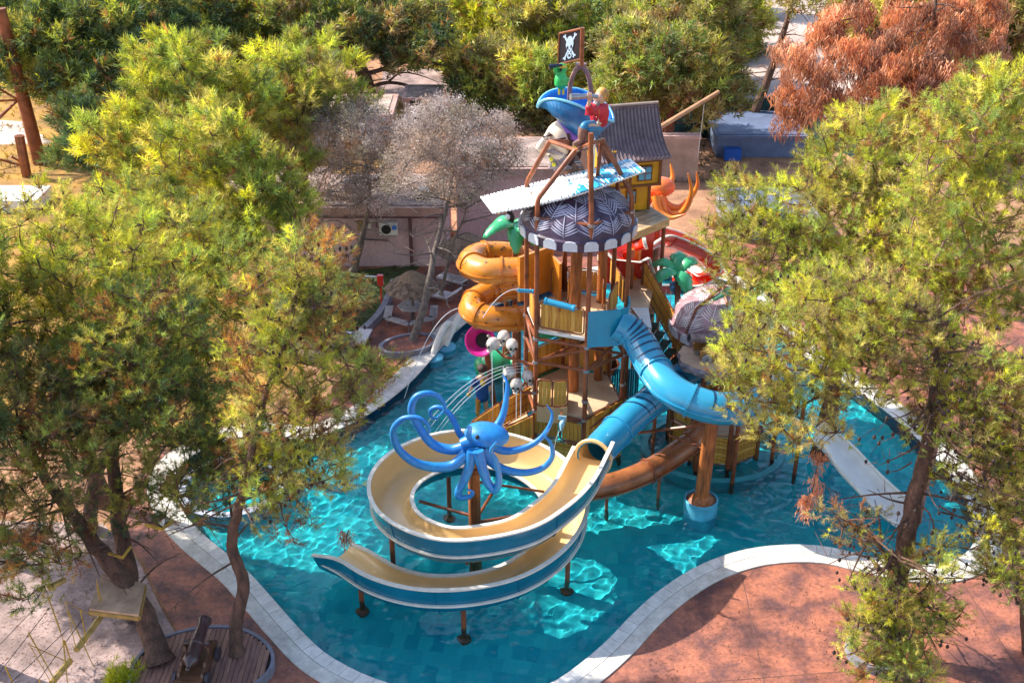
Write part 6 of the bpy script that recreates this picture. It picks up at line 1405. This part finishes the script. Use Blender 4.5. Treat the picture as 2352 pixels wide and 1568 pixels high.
auto('shaded dark green pine in the middle of the left grove', 330, 830, 32.5, [C(280,830,32.5,2.2,1.3), C(440,860,32,1.9,1.2), C(130,860,32,2.0,1.2)], MG+DG, 'near', .26, bx=120, nb=66, seed=15, nt=24, ts=.36, bare=8, dead=.05)
auto('tall light green pine left of the grey olive trees', 560, 400, 45, [C(560,420,45,2.2,2.0), C(470,330,46,2.2,1.8), C(620,520,44,2.2,1.7), C(530,590,43,1.9,1.3)], YG+MG, 'mid', .3, nb=84, seed=16, nt=28, ts=.42, bare=3)
auto('big light green pine at upper left whose top overlaps the dark grove', 430, 180, 52, [C(420,180,52,2.8,2.2), C(330,300,51,2.9,2.0), C(520,240,52,2.3,1.8), C(420,380,50,2.9,1.8)], YG+MG, 'mid', .34, nb=100, seed=17, nt=30, ts=.46, bare=3)
auto('wide light green pine between the upper left pine and the bare dark pine', 690, 210, 56, [C(690,180,56,3.0,1.9), C(620,260,55,2.6,1.6), C(760,250,56,2.4,1.3), C(640,350,53,2.3,1.3)], YG+MG+DULL, 'mid', .32, nb=84, seed=18, nt=30, ts=.46, bare=8)
auto('dark blue-green pine below the leaning brown pole', 225, 340, 60, [C(235,345,60,2.8,1.0), C(190,270,62,1.6,1.2)], DG, 'mid', .3, nb=34, seed=19, nt=26, ts=.5)
auto('dark pine at the far upper left beside the yellow lawn', 130, 110, 72, [C(120,120,72,4.2,3.0), C(220,200,70,3.5,2.5), C(60,40,74,3.5,2.5)], DG+MG, 'far', .35, nb=80, seed=20, nt=30, ts=.6)
auto('tall dark pine behind the big light green pine', 300, 70, 74, [C(290,80,74,4.2,4.0), C(360,150,72,3.6,3.0)], DG+MG+DG, 'far', .35, nb=80, seed=21, nt=30, ts=.6)
auto('yellowish bushy pine near the top edge left of centre', 540, 40, 84, [C(540,50,84,3.6,3.4), C(600,110,82,3.2,2.4)], [(.36,.31,.02),(.24,.24,.03)]+MG, 'far', .3, nb=56, seed=22, nt=30, ts=.62)
auto('dark pine filling the gap right of the yellowish one', 430, 60, 80, [C(430,50,80,4,3.4), C(490,150,78,3.4,2.4)], DG+MG, 'far', .3, nb=60, seed=23, nt=30, ts=.6)
auto('soft green pine above the bare dark pine, left part', 680, 60, 82, [C(680,60,82,3.8,3.0), C(620,20,86,3.4,2.6)], MG+DULL, 'far', .3, nb=60, seed=24, nt=30, ts=.6)
# sprawling, half bare dark pine
b = Vector((W(845,245,z=0).x, W(845,245,z=0).y, 0)); Yd = b.y
pine('dark sprawling pine with bare crooked limbs behind the olive trees', b, [b, V(842,200,Yd), V(818,140,Yd-1), V(780,95,Yd-1.5), V(700,50,Yd-2)], .62,
     [C(900,90,Yd,2.8,2.0), C(860,20,Yd+2,3.0,2.0), C(960,60,Yd+1,2.6,2.4), C(800,60,Yd-1,2.0,1.2), C(1010,100,Yd-2,1.6,1.2)], DG+MG+DULL, 'far', 66, seed=26, nt=24, ts=.62, bare=26, limb_r=.12)
for L_, r_ in (([(842,205),(890,190),(945,200),(985,228),(1010,238)], .16), ([(842,170),(895,155),(960,138),(1030,152),(1110,140)], .17), ([(850,222),(895,258),(915,275),(945,270)], .15), ([(822,145),(782,102),(742,70),(700,22)], .24),
    ([(842,232),(790,236),(735,256),(690,246)], .12), ([(960,140),(1000,110),(1050,90)], .08), ([(890,190),(920,168),(960,172),(1010,190)], .08), ([(742,70),(715,78),(690,98),(650,104)], .1), ([(895,155),(880,120),(900,80)], .1), ([(985,228),(1020,215),(1060,222)], .05), ([(690,246),(640,262),(600,258)], .06), ([(842,190),(800,200),(760,190),(720,206)], .08)):
    sp_l = spline([V(x, y, Yd-.6) for x, y in L_], 5); MB().tube(sp_l, lerp_list([r_, r_*.25], len(sp_l)), 6).build('bare_limb', BARK, bpy.data.objects[[o.name for o in bpy.data.objects if o.get('label', '').startswith('dark sprawling pine')][0]], True)
# row of pines behind, centre and right of centre
for i, (px, py, Y, rx, rz, pal, lb) in enumerate((
  (1120,100,92,3.6,5.4,YG+MG,'light green pine first in the back row, right of the dark sprawling pine'),
  (1215,80,88,3.6,5.2,YG+DULL,'slim light green pine second in the back row, behind the skull flag post'),
  (1290,60,100,4.2,4.2,YG+DULL,'rounded pine with its top directly behind the skull flag'),
  (1400,110,90,4.4,4.8,DULL+MG,'dull green pine third in the back row, right of the skull flag'),
  (1500,170,80,3.8,3.6,DULL,'brownish dull pine with the coral red trunk above the tree house'),
  (1590,110,86,4.2,5.0,DULL+MG,'dull green pine with bare lower twigs above the boom tip'),
  (1650,60,96,3.6,3.8,MG+YG,'green pine last in the back row, above the leaning bare trunk'),
  (1480,20,112,5.6,4.6,YG+MG,'bright pine crown at the top edge right of the flag'),
  (1010,20,108,5,4.4,MG+DG,'dark pine crown at the top edge left of the back row'),
  (1180,-10,118,6,4.5,YG+MG,'green pine crown at the top edge left of the flag'),
  (1105,190,80,2.6,2.6,DULL+MG,'small dull pine on the pale earth left of the skull flag'),
  (1240,185,78,2.4,2.4,DULL+YG,'small loose pine on the pale earth just left of the parrot'),
  (1680,-20,120,5,4,MG,'green pine crown at the top edge right of centre'),
  (880,-20,112,6,4.5,DG+MG,'dark pine crown at the top edge above the sprawling pine'),
  (300,-20,104,7,5,DG+MG,'dark pine crown at the top left edge'))):
    auto(lb, px, py, Y, [C(px,py,Y,rx,rz*.9), C(px+rnd.uniform(-30,30),py+55,Y-1,rx*.85,rz*.5)], pal, 'far', .28, nb=62, seed=40+i, nt=30, ts=.66, bare=8, br=(.8,1.4), limb_r=.04, group='pines in the back rows')
# a belt of further pines filling the top of the view, copies of four kinds
belt = [o for o in bpy.data.objects if o.parent is None and o.get('group') == 'pines in the back rows'][:6]
kk = 0
ORD = 'first second third fourth fifth sixth seventh eighth ninth tenth eleventh twelfth thirteenth fourteenth fifteenth sixteenth seventeenth eighteenth nineteenth twentieth twenty-first twenty-second twenty-third twenty-fourth twenty-fifth twenty-sixth twenty-seventh twenty-eighth twenty-ninth thirtieth thirty-first'.split()
for px, Y in sorted(((20,96),(110,90),(205,100),(60,118),(160,122),(270,116),(390,104),(470,118),(560,108),(640,98),(720,112),(770,100),(950,96),(1060,118),(1130,128),(1260,128),(1350,124),(1570,124),(1620,110),(1700,126),(1990,100),(2070,92),(2150,86),(2230,96),(2320,84),(2400,92),(2290,110),(2180,118),(2050,120),(1900,128))):
    src = belt[kk % len(belt)]; kk += 1
    rehang(src, (W(px, 100, Y=Y).x, Y, 0), rnd.uniform(0, 6.28), rnd.uniform(.8, 1.12), ORD[kk-1]+' crown from the left corner in the far belt of pines along the top edge')
b = W(1510,420,z=0); b.y = 60; b = Vector((W(1530,370,z=0).x, W(1530,370,z=0).y, 0))
pine('slim red-trunked pine behind the tree house boom', b, [b, V(1540,260,b.y), V(1552,180,b.y), V(1556,90,b.y+1)], .34, [C(1530,150,b.y,3.6,2.2), C(1600,210,b.y,3.0,1.6), C(1450,200,b.y+1,3.0,1.8), C(1480,110,b.y+2,3.2,1.8)], DULL+MG, 'far', 96, seed=60, nt=26, ts=.55, bare=20, bark=mat('red_bark', (.26,.09,.06), .9, .5, 2, .8, 9, stretch=(3,3,1)))
b = W(1712,305,z=0)
pine('bare trunk leaning to the right beyond the dark netting', b, [b, V(1745,230,b.y), V(1785,120,b.y), V(1812,30,b.y), V(1825,-40,b.y)], .34, [C(1840,-20,b.y,2.5,1.2)], DULL, 'far', 12, seed=61, nt=16, ts=.5, bare=30)
# dead rust-coloured pine
b = Vector((W(2100,330,Y=47).x, 47, 0))
pine('dead pine with rust-red drooping needles at upper right', b, [b, V(2095,330,47), V(2130,210,47), V(2140,90,47.5), V(2152,-10,48)], .26,
     [C(1930,110,50,2.4,1.2), C(2040,190,48,2.7,1.4), C(1850,215,47,1.5,1.5), C(1960,250,47,2.0,1.0), C(2150,120,48,2.2,1.6), C(2080,290,46,1.8,1.0), C(1810,260,46.5,.7,.8), C(2240,60,49,2.2,1.3), C(2020,60,50,2.4,1.2), C(2200,210,47,1.8,1.2)], DEAD, 'droop', 96, seed=62, nt=30, ts=.42, bare=26, name='dead_pine_tree', limb_r=.07, upright=True)
# upper right greens
auto('mixed green and brown pine at the top right corner', 2260, 60, 58, [C(2260,60,58,4.0,3.0), C(2180,30,60,3.0,2.4), C(2330,140,56,3.2,2.4)], DULL+MG, 'far', .3, nb=84, seed=63, nt=30, ts=.5, dead=.45, bare=14)
auto('yellow-green pine behind the dead one at the top right', 2080, 20, 70, [C(2080,20,70,3.4,2.4), C(1990,10,72,2.6,1.8)], DULL+YG, 'far', .3, nb=46, seed=64, nt=26, ts=.55, dead=.15)
# --- near right
b = W(2012,1502,z=.3)
pine('big near pine with scaly leaning trunk and hanging branches at lower right', b, [b, V(2040,1400,26.6), V(2075,1270,26.8), V(2105,1130,27.2), V(2135,980,27.6), V(2150,840,28.2), V(2160,700,29)], .36,
     [C(1790,790,29.5,1.9,1.1), C(1930,720,29.5,2.0,1.3), C(1745,930,28.8,1.1,.75), C(1850,960,28.2,1.2,.8), C(1700,830,29.6,1.0,.7), C(2060,760,29,1.6,1.1), C(2220,860,28.5,1.6,1.0), C(2330,1010,27.5,1.3,.9), C(1990,860,28.4,1.3,.7), C(2300,900,28.0,1.4,1.0), C(2250,1090,27,1.2,.7), C(2330,1130,26.6,1.0,.8), C(2180,980,27.4,1.1,.6)], YG+YG+DULL, 'near', 168, seed=70, nt=26, ts=.32, bare=26, dead=.05, cones=.12,
     cone_zone=[(V(2240,1010,26.8), 1.1, 44), (V(2160,920,27), 1.0, 30), (V(2260,1150,26.2), 1.0, 30)])
b2_ = W(2012,1502,z=.3)
pine('low hanging yellow-green boughs of a young pine in front of the lower right planter', W(2060,1540,z=.3), [W(2060,1540,z=.3), V(2085,1440,25.6), V(2070,1330,25.6), V(2050,1260,25.8)], .12,
     [C(2030,1350,25.4,.95,.7), C(2110,1440,25.0,.85,.75), C(1985,1420,25.2,.6,.6), C(2060,1510,24.6,.8,.5), C(2150,1300,25.5,.8,.6), C(2110,1540,24.4,.8,.45), C(1960,1490,24.8,.55,.45), C(2000,1550,24.3,.6,.4), C(2160,1390,25.0,.6,.6), C(2060,1420,25.0,.9,.6)], YG+YG+MG, 'near', 96, br=(.32,.55), seed=71, nt=38, ts=.27, bare=22, dead=.12, cones=.3)
pine('small sparse bough of pine reaching over the pool coping at right', W(2035,1480,z=.3), [W(2035,1480,z=.3), V(2050,1330,26.2), V(2000,1230,26.2), V(1930,1190,26.0)], .10,
     [C(1905,1185,25.9,.5,.28), C(1990,1190,26.0,.55,.3), C(1945,1235,25.8,.5,.25)], DULL+YG, 'near', 15, br=(.25,.42), seed=72, nt=26, ts=.26, bare=12, dead=.35, cones=.5)
auto('tall pine with bright crown left of the right edge, pink bark showing', 2270, 330, 33, [C(2250,300,33,1.7,1.3), C(2190,420,32.5,1.5,1.3), C(2320,450,32,1.4,1.2), C(2170,560,32,1.5,1.1), C(2330,230,33,1.2,1.0), C(2340,640,31,1.3,1.2), C(2250,200,34,.8,.6)], YG+MG, 'near', .25, nb=96, seed=73, nt=26, ts=.34, bare=10, dead=.05, bark=mat('pink_bark', (.34,.17,.12), .9, .5, 2, .9, 9, col2=(.14,.08,.06), stretch=(3,3,1)))
auto('wide bright pine crown in front of the grey buildings at right', 1980, 420, 37, [C(1960,350,37.5,1.9,1.4), C(2060,300,38,1.5,1.1), C(1850,480,36,1.8,1.2), C(1960,520,35.5,2.2,1.4), C(2090,460,36,2.0,1.4), C(1740,560,35,1.7,1.0), C(1850,640,34,2.0,1.2), C(2000,650,33.5,2.2,1.3), C(1740,680,33.5,1.2,.8), C(1690,430,37,1.0,.6), C(1640,590,34.5,.6,.5), C(1700,500,36,1.1,.7), C(1650,520,35.5,.6,.4), C(2120,640,33,1.6,1.1), C(2230,700,32,1.5,1.0), C(2100,560,34,1.5,1.0)], YG+YG+MG+DULL, 'near', .34, nb=215, seed=74, nt=25, ts=.34, bare=24, dead=.04)
auto('loose green pine at the right edge beside the terracotta deck', 2345, 1180, 26.5, bx=2450, crowns=[C(2345,1200,26,.9,.8), C(2310,1290,25.5,.7,.6), C(2360,1080,26.5,.9,.8), C(2245,1290,25.8,.55,.4), C(2340,1340,25.2,.8,.5), C(2290,1200,26,.8,.6)], palette=YG+MG, lod='near', r0=.14, nb=52, br=(.35,.6), seed=75, nt=28, ts=.28, bare=10, cones=.3)
auto('dull green pine in the gap behind the right crowns', 2180, 260, 50, [C(2200,330,50,2.6,1.6), C(2290,250,52,2.6,1.6)], DULL+MG, 'mid', .26, nb=50, seed=76, nt=26, ts=.42, dead=.15, bare=8)
# --- grey olives
for i, (lb, tk, crs, sd) in enumerate((
  ('grey-leaved olive tree on the left, in front of the pink wall', [(812,622),(828,560),(842,500),(850,430),(840,370)], [C(810,330,53,1.7,1.3), C(900,350,53,1.5,1.2), C(770,420,52.5,1.4,1.0), C(860,430,52,1.6,1.0), C(760,290,54,1.1,.8), C(850,270,54,1.2,.8)], 80),
  ('larger grey-leaved olive tree on the right, its bare forked trunk on the oval planter', [(945,790),(975,700),(992,610),(1008,540),(1030,460),(1040,390)], [C(1000,300,50.5,1.8,1.3), C(1100,330,50.5,1.7,1.3), C(1160,370,50,1.0,.9), C(960,390,50,1.6,1.1), C(1060,410,49.5,1.7,1.0), C(1020,260,51.5,1.1,.7), C(1150,300,51,.9,.6)], 81))):
    Yo = (W(812,622,z=0).y, W(945,790,z=0).y)[i]; Yt = (53, 50.0)[i]; m_ = len(tk)
    trk = [V(x, y, Yo+(Yt-Yo)*k/(m_-1)) for k, (x, y) in enumerate(tk)]; trk[0].z = 0
    pine(lb, trk[0], trk, .2, crs, OLV, 'leaf', 130, seed=sd, nt=36, ts=.32, bare=20, name='olive_tree', bark=BARKG, group='grey olive trees', br=(.30,.62), limb_r=.05, sep=.8, up=.2, shellk=.45)
for i, (tk, Yo) in enumerate((([(1010,620),(1040,560),(1065,500),(1075,450)], 50), ([(780,600),(760,560),(735,520),(720,470)], 53))):
    trk = [V(x, y, Yo) for x, y in tk]; trk[0].z = .3
    pine(['thin bare grey sapling leaning right beside the big olive','thin bare grey sapling leaning left beside the left olive'][i], trk[0], trk, .09, [(trk[-1], .9, .9, .8)], OLV, 'leaf', 8, seed=90+i, nt=6, ts=.25, bare=14, name='bare_sapling', bark=BARKG, br=(.3,.5))
# dead hanging twigs over the white slide and the flume
for i, (px, py, Y, h, lb) in enumerate(((1872,1090,27.6,1.1,'long rust-brown dead bough hanging over the white slide'), (1848,1165,27.0,.5,'small fan of dead needles drooping over the pool below the long dead bough'), (795,1235,29.2,.3,'tuft of dead needles lying on the flume exit'))):
    c = V(px, py, Y); rt = empty('dead_bough', c, lb, 'dead bough'); mb = MB(); mb.tube(spline([c+Vector((.1,0,h)), c+Vector((.03,0,h*.3)), c+Vector((0,0,-h*.6))], 4), .018, 4); mb.build('twig', BARK, rt)
    n = int(14*h+6); Cs = [(rnd.gauss(0,.10), rnd.gauss(0,.1), rnd.uniform(-h*.75,h*.7)) for _ in range(n)]
    me = tuft_mesh('needles', Cs, [(rnd.gauss(0,1),rnd.gauss(0,1),0) for _ in range(n)], [.26]*n, [rnd.choice(DEAD) for _ in range(n)], 'droop', True); o = bpy.data.objects.new('dead_needles', me); COL.objects.link(o); o.parent = rt
# yellow-green tussock at the bottom left
c = W(285,1560,z=.1); rt = empty('grass_tussock', c, 'bright yellow-green grass tussock at the bottom left beside the deck island', 'plant')
me = tuft_mesh('blades', [(rnd.gauss(0,.28), rnd.gauss(0,.28), rnd.uniform(.0,.25)) for _ in range(60)], [(rnd.gauss(0,.5),rnd.gauss(0,.5),1) for _ in range(60)], [.42]*60, [rnd.choice([(.42,.42,.02),(.34,.38,.02)]) for _ in range(60)], 'near'); o = bpy.data.objects.new('blades', me); COL.objects.link(o); o.parent = rt
# low undergrowth and fallen needles
def scatter(name, label, cat, poly, n, lod, pal, s, seed):
    rr = random.Random(seed); P = [W(x, y, z=0) for x, y in poly]; x0, x1 = min(p.x for p in P), max(p.x for p in P); y0, y1 = min(p.y for p in P), max(p.y for p in P); Cs = []
    while len(Cs) < n:
        x, y = rr.uniform(x0, x1), rr.uniform(y0, y1)
        if inside([(p.x, p.y) for p in P], x, y): Cs.append((x, y, .02))
    me = tuft_mesh(name, Cs, [(rr.gauss(0,.4), rr.gauss(0,.4), 1) for _ in Cs], [s*rr.uniform(.5,1.4) for _ in Cs], [tuple(q*rr.uniform(.6,1.2) for q in rr.choice(pal)) for _ in Cs], lod); o = bpy.data.objects.new(name, me); COL.objects.link(o); o['kind'] = 'stuff'; o['label'] = label; o['category'] = cat
scatter('lawn_grass', 'short dark grass on the lawn beside the pink building', 'grass', ((640,640),(905,612),(985,600),(900,660),(868,735),(800,765),(700,800)), 1500, 'far', DG+[(.09,.10,.03)], .14, 1)
scatter('undergrowth', 'dry brown scrub and fallen needles on the earth under the back pines', 'scrub', ((900,330),(1240,200),(1700,240),(1700,420),(1540,420),(1200,360)), 1800, 'far', [(.20,.11,.06),(.14,.09,.05),(.10,.09,.04)], .35, 2)
scatter('undergrowth', 'yellow dry grass tufts under the upper left pines', 'grass', ((0,430),(150,380),(1000,330),(1000,240),(0,200)), 1500, 'far', [(.34,.22,.03),(.18,.16,.03)], .3, 3)
NEED = [(.30,.14,.07),(.22,.10,.05),(.38,.22,.12)]
def litter(name, label, poly, n, seed):
    rr = random.Random(seed); P = [W(x, y, z=0) for x, y in poly]; PP = [(p.x, p.y) for p in P]; mb = MB(); k = 0
    while k < n:
        x, y = rr.uniform(min(p[0] for p in PP), max(p[0] for p in PP)), rr.uniform(min(p[1] for p in PP), max(p[1] for p in PP))
        if not inside(PP, x, y) or noise.noise(Vector((x*.6, y*.6, seed))) < rr.uniform(-.5,.5): continue
        a = rr.uniform(0, 6.28); L = rr.uniform(.03,.08); w = rr.uniform(.006,.012); z = .016; d = Vector((math.cos(a), math.sin(a), 0)); e = Vector((-d.y, d.x, 0)); c = Vector((x, y, z)); mb.add([c-d*L-e*w*.3, c+e*w, c+d*L, c-e*w], [(0,3,2,1)]); k += 1
    o = mb.build(name, mat('fallen_needle_brown', (.20,.085,.045), .9, .5, 1.5), None, fix=False); tag(o, label, 'litter', None, 'stuff')
litter('fallen_needles', 'brown fallen pine needles scattered on the paving at lower left', ((0,1250),(330,1290),(640,1568),(500,1700),(-50,1700)), 1800, 1)
litter('fallen_needles', 'brown fallen pine needles scattered on the terracotta deck at lower right', ((1500,1500),(1700,1320),(1950,1330),(2400,1330),(2400,1650),(1400,1650)), 1300, 2)
litter('fallen_needles', 'brown fallen needles round the planter and the bare trunk at left', ((830,760),(930,700),(1060,690),(1010,800),(900,880),(830,860)), 700, 3)
print('foliage triangles', stats[0])
